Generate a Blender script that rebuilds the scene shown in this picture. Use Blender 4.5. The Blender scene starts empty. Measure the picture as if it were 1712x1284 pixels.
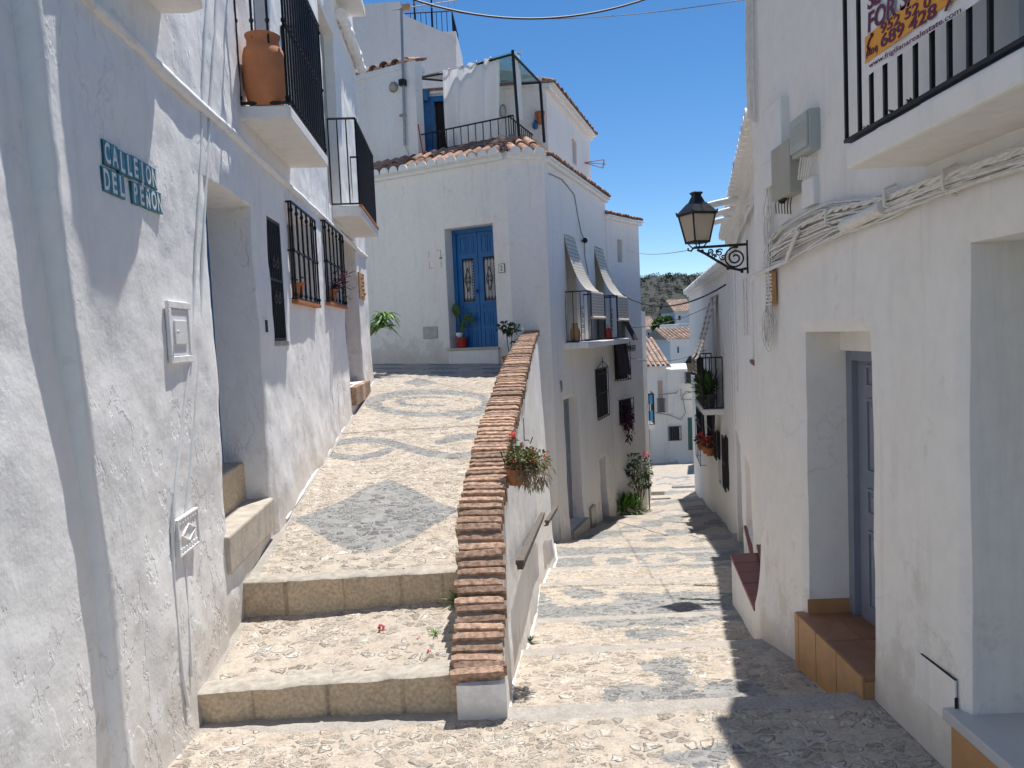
import bpy, bmesh, math, random
import numpy as np
from mathutils import Vector, Matrix, noise
R_ = math.radians
random.seed(7); rng = np.random.RandomState(11)
scene = bpy.context.scene
col = scene.collection

# ------------------------------------------------------------------ camera
W_PX, H_PX, FPX = 1712.0, 1284.0, 1290.0
CAMZ = 1.6
pitch, roll = R_(3.68), 0.0435
fwd = Vector((0, math.cos(pitch), -math.sin(pitch)))
up0 = Vector((0, math.sin(pitch), math.cos(pitch)))
rt = Vector((1, 0, 0)) * math.cos(roll) - up0 * math.sin(roll)
up = up0 * math.cos(roll) + Vector((1, 0, 0)) * math.sin(roll)
CAM = Vector((0, 0, CAMZ))
cam = bpy.data.cameras.new('camera'); cam_o = bpy.data.objects.new('camera', cam); col.objects.link(cam_o)
cam.sensor_width = 36; cam.lens = FPX / W_PX * 36; cam.clip_end = 6000; cam.clip_start = 0.05
mt = Matrix((( rt.x, up.x, -fwd.x, 0), (rt.y, up.y, -fwd.y, 0), (rt.z, up.z, -fwd.z, CAMZ), (0, 0, 0, 1)))
cam_o.matrix_world = mt
scene.camera = cam_o

def ray(px, py):
    return fwd * FPX + rt * (px - 856) - up * (py - 642)
def proj(X, Y, Z):
    dx, dy, dz = X, Y, Z - CAMZ
    f = dy * fwd.y + dz * fwd.z
    r = dx * rt.x + dy * rt.y + dz * rt.z
    u = dx * up.x + dy * up.y + dz * up.z
    return 856 + FPX * r / f, 642 - FPX * u / f
def at_y(px, py, Y):
    d = ray(px, py); return CAM + d * (Y / d.y)

# ------------------------------------------------------------------ frames
class Fr:
    def __init__(s, o=(0, 0, 0), ex=(1, 0, 0), ey=(0, 1, 0), ez=(0, 0, 1)):
        s.o, s.ex, s.ey, s.ez = Vector(o), Vector(ex), Vector(ey), Vector(ez)
    def p(s, x, y, z): return s.o + s.ex * x + s.ey * y + s.ez * z
def rot_fr(o, a):
    c, s_ = math.cos(a), math.sin(a)
    return Fr(o, (c, s_, 0), (-s_, c, 0), (0, 0, 1))
WF = Fr()
class Wall(Fr):
    """A is the left end as seen from the street, B the right end; ey points outward to the street"""
    def __init__(s, A, B):
        A = Vector((A[0], A[1], 0)); B = Vector((B[0], B[1], 0))
        ex = (B - A).normalized(); n = Vector((ex.y, -ex.x, 0))
        s.len = (B - A).length; s.A = A; s.B = B
        Fr.__init__(s, A, ex, n, (0, 0, 1))
    def uv(s, px, py, out=0.0):
        d = ray(px, py); o = s.o + s.ey * out
        t = (o - CAM).dot(s.ey) / d.dot(s.ey)
        q = CAM + d * t - s.o
        return q.dot(s.ex), q.z
    def sub(s, u, out, z=0.0):
        return Fr(s.p(u, out, z), s.ex, s.ey, s.ez)

# ------------------------------------------------------------------ mesh builder
class MB:
    def __init__(s): s.v, s.f, s.r, s.cur = [], [], [], 0.5
    def add(s, vs, fs):
        b = len(s.v); s.v += [tuple(v) for v in vs]
        for f in fs: s.f.append(tuple(b + i for i in f)); s.r.append(s.cur)
    def box(s, F, x0, x1, y0, y1, z0, z1, j=0.0):
        vs = [F.p(x, y, z) for x in (x0, x1) for y in (y0, y1) for z in (z0, z1)]
        if j: vs = [v + Vector((random.uniform(-j, j), random.uniform(-j, j), random.uniform(-j, j))) for v in vs]
        s.add(vs, [(0, 1, 3, 2), (4, 6, 7, 5), (0, 4, 5, 1), (2, 3, 7, 6), (0, 2, 6, 4), (1, 5, 7, 3)])
    def tube(s, pts, r, n=8, cap=True):
        pts = [Vector(p) for p in pts]; m = len(pts)
        rs = r if isinstance(r, (list, tuple)) else [r] * m
        b = len(s.v); prev = None; vs = []; fs = []
        for i, p in enumerate(pts):
            t = (pts[min(i + 1, m - 1)] - pts[max(i - 1, 0)])
            if t.length < 1e-9: t = Vector((0, 0, 1))
            t.normalize()
            if prev is None:
                a = Vector((0, 0, 1)) if abs(t.z) < .9 else Vector((1, 0, 0))
                x = t.cross(a).normalized()
            else:
                x = (prev - t * prev.dot(t))
                x = x.normalized() if x.length > 1e-6 else t.orthogonal().normalized()
            prev = x; y = t.cross(x)
            for k in range(n):
                an = 2 * math.pi * k / n
                vs.append(p + (x * math.cos(an) + y * math.sin(an)) * rs[i])
        for i in range(m - 1):
            for k in range(n):
                k2 = (k + 1) % n
                fs.append((i * n + k, i * n + k2, (i + 1) * n + k2, (i + 1) * n + k))
        if cap:
            fs.append(tuple(range(n - 1, -1, -1))); fs.append(tuple((m - 1) * n + k for k in range(n)))
        s.add(vs, fs)
    def lathe(s, F, prof, n=20):
        vs = []; fs = []
        for (r, z) in prof:
            for k in range(n):
                an = 2 * math.pi * k / n; vs.append(F.p(r * math.cos(an), r * math.sin(an), z))
        for i in range(len(prof) - 1):
            for k in range(n):
                k2 = (k + 1) % n; fs.append((i * n + k, i * n + k2, (i + 1) * n + k2, (i + 1) * n + k))
        fs.append(tuple(range(n - 1, -1, -1)))
        s.add(vs, fs)
    def prism(s, F, poly, y0, y1):
        """poly in (x,z) of frame, extruded along y"""
        n = len(poly)
        vs = [F.p(x, y0, z) for x, z in poly] + [F.p(x, y1, z) for x, z in poly]
        fs = [tuple(range(n)), tuple(range(2 * n - 1, n - 1, -1))]
        fs += [(i, n + i, n + (i + 1) % n, (i + 1) % n) for i in range(n)]
        s.add(vs, fs)
    def slab(s, poly, z0, z1):
        """poly plan points (x,y)"""
        n = len(poly)
        vs = [(x, y, z0) for x, y in poly] + [(x, y, z1) for x, y in poly]
        fs = [tuple(range(n - 1, -1, -1)), tuple(range(n, 2 * n))]
        fs += [(i, (i + 1) % n, n + (i + 1) % n, n + i) for i in range(n)]
        s.add(vs, fs)
    def blob(s, c, rx, ry, rz, n=8, m=5):
        vs = []; fs = []
        for i in range(m + 1):
            th = math.pi * i / m
            for k in range(n):
                an = 2 * math.pi * k / n
                vs.append((c[0] + rx * math.sin(th) * math.cos(an), c[1] + ry * math.sin(th) * math.sin(an), c[2] + rz * math.cos(th)))
        for i in range(m):
            for k in range(n):
                k2 = (k + 1) % n; fs.append((i * n + k, i * n + k2, (i + 1) * n + k2, (i + 1) * n + k))
        s.add(vs, fs)
    def leaf(s, p, d, L, w, bend=.3, nrm=None, seg=3):
        p = Vector(p); d = Vector(d).normalized()
        side = d.cross(nrm or Vector((0, 0, 1)))
        side = side.normalized() if side.length > 1e-4 else Vector((1, 0, 0))
        vs = []; fs = []
        for i in range(seg + 1):
            t = i / seg; ww = w * math.sin(math.pi * (0.12 + 0.86 * t)) * .5
            c = p + d * (L * t) - Vector((0, 0, 1)) * (bend * L * t * t)
            up_ = Vector((0, 0, 1)) * ww * .35
            vs += [c - side * ww + up_, c, c + side * ww + up_]
        for i in range(seg):
            a = i * 3; fs += [(a, a + 1, a + 4, a + 3), (a + 1, a + 2, a + 5, a + 4)]
        s.add(vs, fs)
    def build(s, name, mat, parent=None, smooth=None, bevel=0.0, kind=None):
        me = bpy.data.meshes.new(name)
        off = Vector((0, 0, 0))
        if parent is not None: off = wloc(parent)
        me.from_pydata([(v[0] - off.x, v[1] - off.y, v[2] - off.z) for v in s.v], [], s.f)
        a = me.attributes.new('rnd', 'FLOAT', 'FACE'); a.data.foreach_set('value', s.r)
        me.materials.append(mat)
        if smooth is not None:
            me.polygons.foreach_set('use_smooth', [True] * len(me.polygons))
            if smooth < 180: me.set_sharp_from_angle(angle=R_(smooth))
        me.update()
        o = bpy.data.objects.new(name, me); col.objects.link(o)
        if parent is not None: o.parent = parent
        if bevel:
            m = o.modifiers.new('bevel', 'BEVEL'); m.width = bevel; m.segments = 2; m.limit_method = 'ANGLE'
        if kind: o['kind'] = kind
        return o
def wloc(o):
    v = Vector(o.location)
    while o.parent is not None: o = o.parent; v += Vector(o.location)
    return v
def tag(o, label, cat, group=None, kind=None):
    o['label'] = label; o['category'] = cat
    if group: o['group'] = group
    if kind: o['kind'] = kind
    return o
def thing(name, label, cat, loc=(0, 0, 0), group=None):
    o = bpy.data.objects.new(name, None); col.objects.link(o); o.location = loc; o.empty_display_size = .1
    return tag(o, label, cat, group)

# ------------------------------------------------------------------ materials
def newmat(name):
    m = bpy.data.materials.new(name); m.use_nodes = True
    nt = m.node_tree; b = nt.nodes['Principled BSDF']
    return m, nt, b
def nd(nt, t, **kw):
    n = nt.nodes.new(t)
    for k, v in kw.items():
        if k.startswith('i_'):
            key = k[2:].replace('_', ' ')
            n.inputs[key].default_value = v
        else: setattr(n, k, v)
    return n
def ramp(nt, src, pts):
    r = nt.nodes.new('ShaderNodeValToRGB'); e = r.color_ramp.elements
    while len(e) < len(pts): e.new(0.5)
    for el, (p, c) in zip(e, pts):
        el.position = p; el.color = c if len(c) == 4 else (*c, 1)
    nt.links.new(src, r.inputs[0]); return r
def g(v): return (v, v, v, 1)
def mixc(nt, fac, a, b, mode='MIX'):
    m = nt.nodes.new('ShaderNodeMix'); m.data_type = 'RGBA'; m.blend_type = mode
    for i, s_ in ((0, fac), (6, a), (7, b)):
        if hasattr(s_, 'default_value') or hasattr(s_, 'links'): nt.links.new(s_, m.inputs[i])
        else: m.inputs[i].default_value = s_ if i == 0 else (*s_, 1) if len(s_) == 3 else s_
    return m.outputs[2]
def simple(name, c, rough=.6, metal=0.0, var=.12, scale=12, bump=.15, bscale=60, spec=.4, trans=0, rndvar=0.0):
    m, nt, b = newmat(name)
    geo = nt.nodes.new('ShaderNodeNewGeometry')
    n = nd(nt, 'ShaderNodeTexNoise', i_Scale=scale, i_Detail=6.0); nt.links.new(geo.outputs['Position'], n.inputs['Vector'])
    lo = tuple(x * (1 - var) for x in c); hi = tuple(min(1, x * (1 + var)) for x in c)
    r = ramp(nt, n.outputs['Fac'], [(.3, lo), (.7, hi)])
    out = r.outputs[0]
    if rndvar:
        at = nd(nt, 'ShaderNodeAttribute', attribute_name='rnd')
        rr = ramp(nt, at.outputs['Fac'], [(0, g(1 - rndvar)), (1, g(1 + rndvar))])
        out = mixc(nt, 1.0, out, rr.outputs[0], 'MULTIPLY')
    nt.links.new(out, b.inputs['Base Color'])
    b.inputs['Roughness'].default_value = rough; b.inputs['Metallic'].default_value = metal
    b.inputs['Specular IOR Level'].default_value = spec
    if trans:
        b.inputs['Transmission Weight'].default_value = 0
        ts = nd(nt, 'ShaderNodeBsdfTranslucent'); nt.links.new(out, ts.inputs['Color'])
        mx = nt.nodes.new('ShaderNodeMixShader'); mx.inputs[0].default_value = trans
        nt.links.new(b.outputs[0], mx.inputs[1]); nt.links.new(ts.outputs[0], mx.inputs[2])
        nt.links.new(mx.outputs[0], nt.nodes['Material Output'].inputs[0])
    if bump:
        n2 = nd(nt, 'ShaderNodeTexNoise', i_Scale=bscale, i_Detail=5.0); nt.links.new(geo.outputs['Position'], n2.inputs['Vector'])
        bp = nd(nt, 'ShaderNodeBump', i_Strength=bump, i_Distance=.004)
        nt.links.new(n2.outputs['Fac'], bp.inputs['Height']); nt.links.new(bp.outputs[0], b.inputs['Normal'])
    return m
def plaster(name, c, flake=0.0, fine=.3, stain=(.55, .42, .30), stain_amt=.25, crack=0.2, wave=.6):
    m, nt, b = newmat(name); L = nt.links
    geo = nt.nodes.new('ShaderNodeNewGeometry'); P = geo.outputs['Position']
    mp = nd(nt, 'ShaderNodeMapping'); mp.inputs['Scale'].default_value = (1, 1, .35); L.new(P, mp.inputs[0])
    n1 = nd(nt, 'ShaderNodeTexNoise', i_Scale=1.7, i_Detail=7.0, i_Roughness=.62); L.new(mp.outputs[0], n1.inputs['Vector'])
    n2 = nd(nt, 'ShaderNodeTexNoise', i_Scale=14.0, i_Detail=6.0, i_Roughness=.6); L.new(P, n2.inputs['Vector'])
    n3 = nd(nt, 'ShaderNodeTexNoise', i_Scale=.9, i_Detail=4.0); L.new(P, n3.inputs['Vector'])
    cr = ramp(nt, n2.outputs['Fac'], [(.3, tuple(x * .94 for x in c)), (.6, c)])
    f = ramp(nt, n1.outputs['Fac'], [(.52, g(0)), (.78, g(stain_amt))])
    c2 = mixc(nt, f.outputs[0], cr.outputs[0], tuple(stain))
    # grey weathering runs
    mp2 = nd(nt, 'ShaderNodeMapping'); mp2.inputs['Scale'].default_value = (3.2, 3.2, .3); L.new(P, mp2.inputs[0])
    n4 = nd(nt, 'ShaderNodeTexNoise', i_Scale=2.2, i_Detail=8.0, i_Roughness=.7); L.new(mp2.outputs[0], n4.inputs['Vector'])
    f2 = ramp(nt, n4.outputs['Fac'], [(.54, g(0)), (.8, g(.45))])
    c3 = mixc(nt, f2.outputs[0], c2, (.50, .49, .48))
    v = nd(nt, 'ShaderNodeTexVoronoi', feature='DISTANCE_TO_EDGE', i_Scale=1.5)
    wn = nd(nt, 'ShaderNodeTexNoise', i_Scale=3.0, i_Detail=5.0); L.new(P, wn.inputs['Vector'])
    wm = nd(nt, 'ShaderNodeVectorMath', operation='MULTIPLY_ADD'); L.new(wn.outputs['Color'], wm.inputs[0])
    wm.inputs[1].default_value = (.5, .5, .5); L.new(P, wm.inputs[2]); L.new(wm.outputs[0], v.inputs['Vector'])
    cm = ramp(nt, v.outputs['Distance'], [(0, g(crack)), (.006, g(0))])
    gate = ramp(nt, n3.outputs['Fac'], [(.5, g(0)), (.6, g(1))])
    cg = mixc(nt, 1.0, cm.outputs[0], gate.outputs[0], 'MULTIPLY')
    c4 = mixc(nt, cg, c3, (.30, .28, .26))
    lo = nd(nt, 'ShaderNodeAttribute', attribute_name='low')
    nl = nd(nt, 'ShaderNodeTexNoise', i_Scale=4.5, i_Detail=8.0, i_Roughness=.7); L.new(P, nl.inputs['Vector'])
    ad = nd(nt, 'ShaderNodeMath', operation='MULTIPLY_ADD'); L.new(lo.outputs['Fac'], ad.inputs[0]); ad.inputs[1].default_value = .42; L.new(nl.outputs['Fac'], ad.inputs[2])
    lr = ramp(nt, ad.outputs[0], [(.62, g(0)), (.72, g(.35)), (.95, g(.6))])
    c4 = mixc(nt, lr.outputs[0], c4, (.50, .43, .35))
    L.new(c4, b.inputs['Base Color']); b.inputs['Roughness'].default_value = .85; b.inputs['Specular IOR Level'].default_value = .25
    # bumps
    nb = nd(nt, 'ShaderNodeTexNoise', i_Scale=70.0, i_Detail=4.0, i_Roughness=.55); L.new(P, nb.inputs['Vector'])
    b1 = nd(nt, 'ShaderNodeBump', i_Strength=fine, i_Distance=.003); L.new(nb.outputs['Fac'], b1.inputs['Height'])
    nb2 = nd(nt, 'ShaderNodeTexNoise', i_Scale=5.5, i_Detail=4.0, i_Roughness=.5); L.new(P, nb2.inputs['Vector'])
    b2 = nd(nt, 'ShaderNodeBump', i_Strength=wave, i_Distance=.012); L.new(nb2.outputs['Fac'], b2.inputs['Height']); L.new(b1.outputs[0], b2.inputs['Normal'])
    last = b2
    if flake:
        mp3 = nd(nt, 'ShaderNodeMapping'); mp3.inputs['Scale'].default_value = (1, 1, .6); L.new(P, mp3.inputs[0])
        nf = nd(nt, 'ShaderNodeTexNoise', i_Scale=3.6, i_Detail=7.0, i_Roughness=.6, i_Distortion=.15); L.new(mp3.outputs[0], nf.inputs['Vector'])
        rf = ramp(nt, nf.outputs['Fac'], [(.44, g(0)), (.462, g(.65)), (.575, g(.65)), (.59, g(1.0))])
        n5 = nd(nt, 'ShaderNodeTexNoise', i_Scale=.8, i_Detail=3.0); L.new(P, n5.inputs['Vector'])
        gt = ramp(nt, n5.outputs['Fac'], [(.44, g(.0)), (.58, g(1))])
        hh = mixc(nt, 1.0, rf.outputs[0], gt.outputs[0], 'MULTIPLY')
        b3 = nd(nt, 'ShaderNodeBump', i_Strength=flake, i_Distance=.008); L.new(hh, b3.inputs['Height']); L.new(b2.outputs[0], b3.inputs['Normal'])
        last = b3
    L.new(last.outputs[0], b.inputs['Normal'])
    return m
WHT = (.83, .81, .775)
M = {}
M['plaster_l'] = plaster('peeling_whitewash', (.87, .86, .84), flake=.8, fine=.3, stain=(.68, .58, .48), stain_amt=.30, crack=.10, wave=.8)
M['plaster'] = plaster('whitewash', WHT, flake=.0, fine=.25, stain_amt=.12, wave=.5)
M['plaster_c'] = plaster('whitewash_warm', (.84, .82, .775), fine=.25, stain=(.66, .56, .42), stain_amt=.3, wave=.4)
M['plaster_old'] = plaster('weathered_whitewash', (.70, .67, .67), flake=.25, fine=.4, stain=(.48, .40, .36), stain_amt=.6, wave=.9)
M['white'] = simple('white_paint', (.78, .78, .76), .75, var=.05, bump=.2, bscale=40)
M['iron'] = simple('black_iron', (.016, .016, .018), .45, .3, var=.3, bump=.1)
M['iron_l'] = simple('weathered_iron', (.10, .10, .11), .6, .4, var=.3)
M['blue'] = simple('blue_paint', (.014, .125, .34), .45, var=.12, scale=5, bump=.08, bscale=80)
M['slate'] = simple('slate_paint', (.21, .235, .295), .5, var=.06, bump=.08)
M['terra'] = simple('terracotta', (.42, .155, .065), .8, var=.15, bump=.2, bscale=30)
M['terra2'] = simple('fresh_terracotta', (.52, .20, .085), .8, var=.12, bump=.2, bscale=30)
M['redpot'] = simple('red_glazed_pot', (.40, .035, .02), .35, var=.1, bump=.1)
M['bluepot'] = simple('blue_glaze', (.03, .13, .35), .35, var=.1, bump=.05)
M['brick'] = simple('coping_brick', (.40, .262, .185), .92, var=.5, scale=42, bump=1.0, bscale=75, rndvar=.40)
M['mortar'] = simple('mortar', (.33, .26, .20), .95, var=.2, scale=30, bump=.8, bscale=70)
M['rstone'] = simple('riser_stone', (.60, .475, .33), .92, var=.24, scale=60, bump=1.0, bscale=95, rndvar=.30)
M['nosing'] = simple('worn_nosing', (.40, .365, .31), .92, var=.22, scale=26, bump=.9, bscale=90)
M['geran'] = simple('dusty_geranium_leaf', (.13, .15, .05), .6, var=.4, scale=40, bump=0, trans=.3)
M['conc'] = simple('nosing_concrete', (.43, .39, .34), .9, var=.18, scale=14, bump=.6, bscale=60)
M['redtile'] = simple('red_floor_tile', (.22, .07, .05), .55, var=.12, bump=.1, rndvar=.1)
M['ochre'] = simple('ochre_tile', (.46, .255, .115), .55, var=.1, bump=.1, rndvar=.1)
M['brown_tile'] = simple('terracotta_floor_tile', (.33, .16, .09), .55, var=.15, bump=.1, rndvar=.1)
M['marble'] = simple('marble', (.50, .51, .52), .4, var=.1, scale=4, bump=.03)
M['sill'] = simple('stone_sill', (.5, .46, .38), .7, var=.1)
M['greybox'] = simple('grey_plastic', (.42, .46, .44), .5, var=.04, bump=.03)
M['beigebox'] = simple('beige_plastic', (.40, .39, .33), .55, var=.05, bump=.03)
M['cable_w'] = simple('painted_cable', (.72, .70, .66), .7, var=.12, scale=30, bump=.2)
M['cable_b'] = simple('black_cable', (.02, .02, .022), .6, var=.1, bump=0)
M['cable_g'] = simple('grey_cable', (.25, .25, .26), .6, var=.1, bump=0)
M['wood'] = simple('grey_handrail_wood', (.12, .10, .085), .75, var=.25, scale=30, bump=.5, bscale=50)
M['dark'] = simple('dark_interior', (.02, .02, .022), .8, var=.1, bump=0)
M['curt'] = simple('white_curtain', (.88, .88, .87), .85, var=.02, bump=.1, trans=.45)
M['leaf'] = simple('green_leaf', (.055, .12, .025), .5, var=.35, scale=20, bump=0, trans=.3)
M['leaf2'] = simple('bright_leaf', (.13, .27, .045), .45, var=.3, scale=20, bump=0, trans=.35)
M['leafd'] = simple('dark_leaf', (.03, .065, .025), .5, var=.35, scale=20, bump=0, trans=.2)
M['purple'] = simple('purple_leaf', (.075, .022, .045), .5, var=.3, scale=20, bump=0, trans=.2)
M['dry'] = simple('dry_stem', (.30, .24, .15), .8, var=.25, scale=30, bump=0)
M['flower'] = simple('red_flower', (.75, .06, .05), .6, var=.2, bump=0, trans=.3)
M['pink'] = simple('pink_flower', (.70, .03, .14), .6, var=.2, bump=0, trans=.3)
M['tile'] = simple('roof_tile', (.34, .20, .135), .9, var=.45, scale=16, bump=.6, bscale=60, rndvar=.35)
M['tile_far'] = simple('weathered_roof_tile', (.42, .30, .23), .9, var=.35, scale=3, bump=.3, rndvar=.35)
M['stem'] = simple('stem', (.16, .13, .07), .8, var=.2, bump=0)
M['metal'] = simple('grey_metal', (.33, .33, .33), .4, .8, var=.15, bump=.05)
M['purplew'] = simple('banner_purple', (.12, .02, .06), .6, var=.03, bump=0)
M['orange'] = simple('banner_orange', (.78, .34, .04), .6, var=.03, bump=0)
M['bannerw'] = simple('banner_white', (.80, .79, .80), .6, var=.02, bump=0)
M['tealtile'] = simple('teal_glazed_tile', (.015, .13, .17), .25, var=.25, scale=25, bump=.05)
M['letter'] = simple('white_glaze', (.72, .72, .66), .3, var=.05, bump=.05)
M['blacktxt'] = simple('black_paint', (.02, .02, .02), .5, var=.05, bump=0)
M['lampglass'] = simple('frosted_lamp_glass', (.74, .66, .54), .35, var=.03, bump=0, trans=.5)
M['green_door'] = simple('green_door', (.06, .16, .13), .6, var=.1, bump=.05)
M['brown_door'] = simple('brown_door', (.16, .04, .03), .6, var=.1, bump=.05)
M['beige_blind'] = simple('beige_roller_blind', (.48, .39, .32), .7, var=.05, bump=.1)
M['blue_tile'] = simple('bright_blue_tile', (.10, .38, .72), .35, var=.1, bump=0)
M['dkcloth'] = simple('dark_awning_cloth', (.045, .03, .035), .9, var=.2, bump=.2)
M['broom'] = simple('red_broom_handle', (.35, .04, .03), .4, var=.05, bump=0)
M['pipe_w'] = simple('white_gutter_pipe', (.80, .80, .80), .4, var=.03, bump=0)
M['wallface'] = simple('ceramic_relief', (.48, .28, .15), .6, var=.3, scale=60, bump=.5)
def glassmat(name, c, rough=.15, alpha=.5):
    m, nt, b = newmat(name)
    n = nd(nt, 'ShaderNodeTexNoise', i_Scale=6.0); r = ramp(nt, n.outputs['Fac'], [(.3, tuple(x * .85 for x in c)), (.7, c)])
    nt.links.new(r.outputs[0], b.inputs['Base Color']); b.inputs['Roughness'].default_value = rough
    b.inputs['Alpha'].default_value = alpha
    return m
M['perg'] = glassmat('tinted_sheet', (.30, .52, .55), .25, .55)
def blindmat():
    m, nt, b = newmat('slatted_blind'); L = nt.links
    at = nd(nt, 'ShaderNodeAttribute', attribute_name='rnd')
    r = ramp(nt, at.outputs['Fac'], [(0, (.22, .19, .15, 1)), (1, (.60, .55, .47, 1))])
    L.new(r.outputs[0], b.inputs['Base Color']); b.inputs['Roughness'].default_value = .7
    return m
M['blind'] = blindmat()
def groundmat():
    m, nt, b = newmat('pebble_paving'); L = nt.links
    A = lambda n_: nd(nt, 'ShaderNodeAttribute', attribute_name=n_).outputs['Fac']
    geo = nt.nodes.new('ShaderNodeNewGeometry'); P = geo.outputs['Position']
    gr0, cc0 = A('grey'), A('conc')
    gr = ramp(nt, gr0, [(.40, g(0)), (.60, g(1))]).outputs[0]; cc = ramp(nt, cc0, [(.35, g(0)), (.65, g(1))]).outputs[0]
    n1 = nd(nt, 'ShaderNodeTexNoise', i_Scale=1.9, i_Detail=6.0, i_Roughness=.6); L.new(P, n1.inputs['Vector'])
    nm = nd(nt, 'ShaderNodeTexNoise', i_Scale=11.0, i_Detail=6.0, i_Roughness=.65); L.new(P, nm.inputs['Vector'])
    n2 = nd(nt, 'ShaderNodeTexNoise', i_Scale=85.0, i_Detail=6.0, i_Roughness=.7); L.new(P, n2.inputs['Vector'])
    # warped, flattened coordinates
    flat = nd(nt, 'ShaderNodeMapping'); flat.inputs['Scale'].default_value = (.86, 1.12, .0); L.new(P, flat.inputs[0])
    nw = nd(nt, 'ShaderNodeTexNoise', i_Scale=26.0, i_Detail=3.0); L.new(P, nw.inputs['Vector'])
    wm = nd(nt, 'ShaderNodeVectorMath', operation='MULTIPLY_ADD'); L.new(nw.outputs['Color'], wm.inputs[0]); wm.inputs[1].default_value = (.030, .030, 0); L.new(flat.outputs[0], wm.inputs[2])
    def layer(scale, present, edge0, edge1):
        ve = nd(nt, 'ShaderNodeTexVoronoi', feature='DISTANCE_TO_EDGE', i_Scale=scale); vc = nd(nt, 'ShaderNodeTexVoronoi', feature='F1', i_Scale=scale)
        for v_ in (ve, vc): L.new(wm.outputs[0], v_.inputs['Vector'])
        sep = nt.nodes.new('ShaderNodeSeparateColor'); L.new(vc.outputs['Color'], sep.inputs[0])
        e = ramp(nt, ve.outputs['Distance'], [(edge0, g(0)), (edge1, g(1))]).outputs[0]
        pr = ramp(nt, sep.outputs[0], [(present, g(0)), (present + .04, g(1))]).outputs[0]
        return mixc(nt, 1.0, e, pr, 'MULTIPLY'), sep.outputs[1], sep.outputs[2]
    s1, r1, h1 = layer(15.5, .26, .09, .15)
    s2, r2, h2 = layer(30.0, .16, .08, .15)
    big = ramp(nt, n1.outputs['Fac'], [(.42, g(0)), (.50, g(1))]).outputs[0]
    bury = ramp(nt, nm.outputs['Fac'], [(.36, g(.12)), (.55, g(1))]).outputs[0]
    st = mixc(nt, big, s2, s1); st = mixc(nt, 1.0, st, bury, 'MULTIPLY')
    rn = mixc(nt, big, r2, r1); hh = mixc(nt, big, h2, h1)
    inv = nd(nt, 'ShaderNodeMath', operation='SUBTRACT'); inv.inputs[0].default_value = 1.0; L.new(cc, inv.inputs[1])
    st = mixc(nt, 1.0, st, inv.outputs[0], 'MULTIPLY')
    k = 1.0
    q = lambda *c: tuple(x * k for x in c)
    sb = ramp(nt, rn, [(0, q(.46, .405, .335)), (.3, q(.57, .52, .445)), (.6, q(.66, .62, .55)), (.88, q(.56, .46, .37)), (1, q(.80, .78, .73))])
    mb_ = ramp(nt, nm.outputs['Fac'], [(.30, q(.42, .35, .275)), (.65, q(.56, .495, .41))])
    sg = ramp(nt, rn, [(0, (.20, .21, .215)), (.5, (.27, .28, .285)), (.85, (.33, .335, .33)), (1, (.46, .44, .41))])
    mg = ramp(nt, nm.outputs['Fac'], [(.3, (.27, .268, .26)), (.7, (.35, .34, .32))])
    cb = mixc(nt, st, mb_.outputs[0], sb.outputs[0]); cg = mixc(nt, st, mg.outputs[0], sg.outputs[0])
    c = mixc(nt, gr, cb, cg)
    wr = ramp(nt, n1.outputs['Fac'], [(.5, g(0)), (.74, g(.45))])
    c = mixc(nt, wr.outputs[0], c, (.40, .37, .325))
    cn = ramp(nt, nm.outputs['Fac'], [(.3, (.34, .31, .275)), (.7, (.46, .425, .38))])
    c = mixc(nt, cc, c, cn.outputs[0])
    v = ramp(nt, n2.outputs['Fac'], [(.28, g(.68)), (.55, g(1.05))])
    c = mixc(nt, 1.0, c, v.outputs[0], 'MULTIPLY')
    L.new(c, b.inputs['Base Color']); b.inputs['Roughness'].default_value = .88; b.inputs['Specular IOR Level'].default_value = .25
    hgt = mixc(nt, 1.0, st, ramp(nt, hh, [(0, g(.35)), (1, g(1))]).outputs[0], 'MULTIPLY')
    b0 = nd(nt, 'ShaderNodeBump', i_Strength=1.0, i_Distance=.022); L.new(hgt, b0.inputs['Height'])
    b1 = nd(nt, 'ShaderNodeBump', i_Strength=.7, i_Distance=.006); L.new(n2.outputs['Fac'], b1.inputs['Height']); L.new(b0.outputs[0], b1.inputs['Normal'])
    b2 = nd(nt, 'ShaderNodeBump', i_Strength=.6, i_Distance=.02); L.new(nm.outputs['Fac'], b2.inputs['Height']); L.new(b1.outputs[0], b2.inputs['Normal'])
    L.new(b2.outputs[0], b.inputs['Normal'])
    return m
M['ground'] = groundmat()
def hillmat():
    m, nt, b = newmat('scrub_hillside'); L = nt.links
    geo = nt.nodes.new('ShaderNodeNewGeometry'); P = geo.outputs['Position']
    n1 = nd(nt, 'ShaderNodeTexNoise', i_Scale=.05, i_Detail=8.0, i_Roughness=.7); L.new(P, n1.inputs['Vector'])
    n2 = nd(nt, 'ShaderNodeTexNoise', i_Scale=.45, i_Detail=6.0, i_Roughness=.7); L.new(P, n2.inputs['Vector'])
    r1 = ramp(nt, n1.outputs['Fac'], [(.3, (.034, .036, .029)), (.6, (.048, .045, .037)), (.8, (.066, .058, .048))])
    r2 = ramp(nt, n2.outputs['Fac'], [(.40, g(0)), (.56, g(.8))])
    c = mixc(nt, r2.outputs[0], (.024, .03, .02), r1.outputs[0])
    L.new(c, b.inputs['Base Color']); b.inputs['Roughness'].default_value = .95
    return m
M['hill'] = hillmat()
M['stepc'] = simple('worn_step_stone', (.47, .42, .35), .9, var=.2, scale=12, bump=.5, bscale=60)
M['pine'] = simple('pine_foliage', (.020, .032, .018), .8, var=.4, scale=.6, bump=0)

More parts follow.
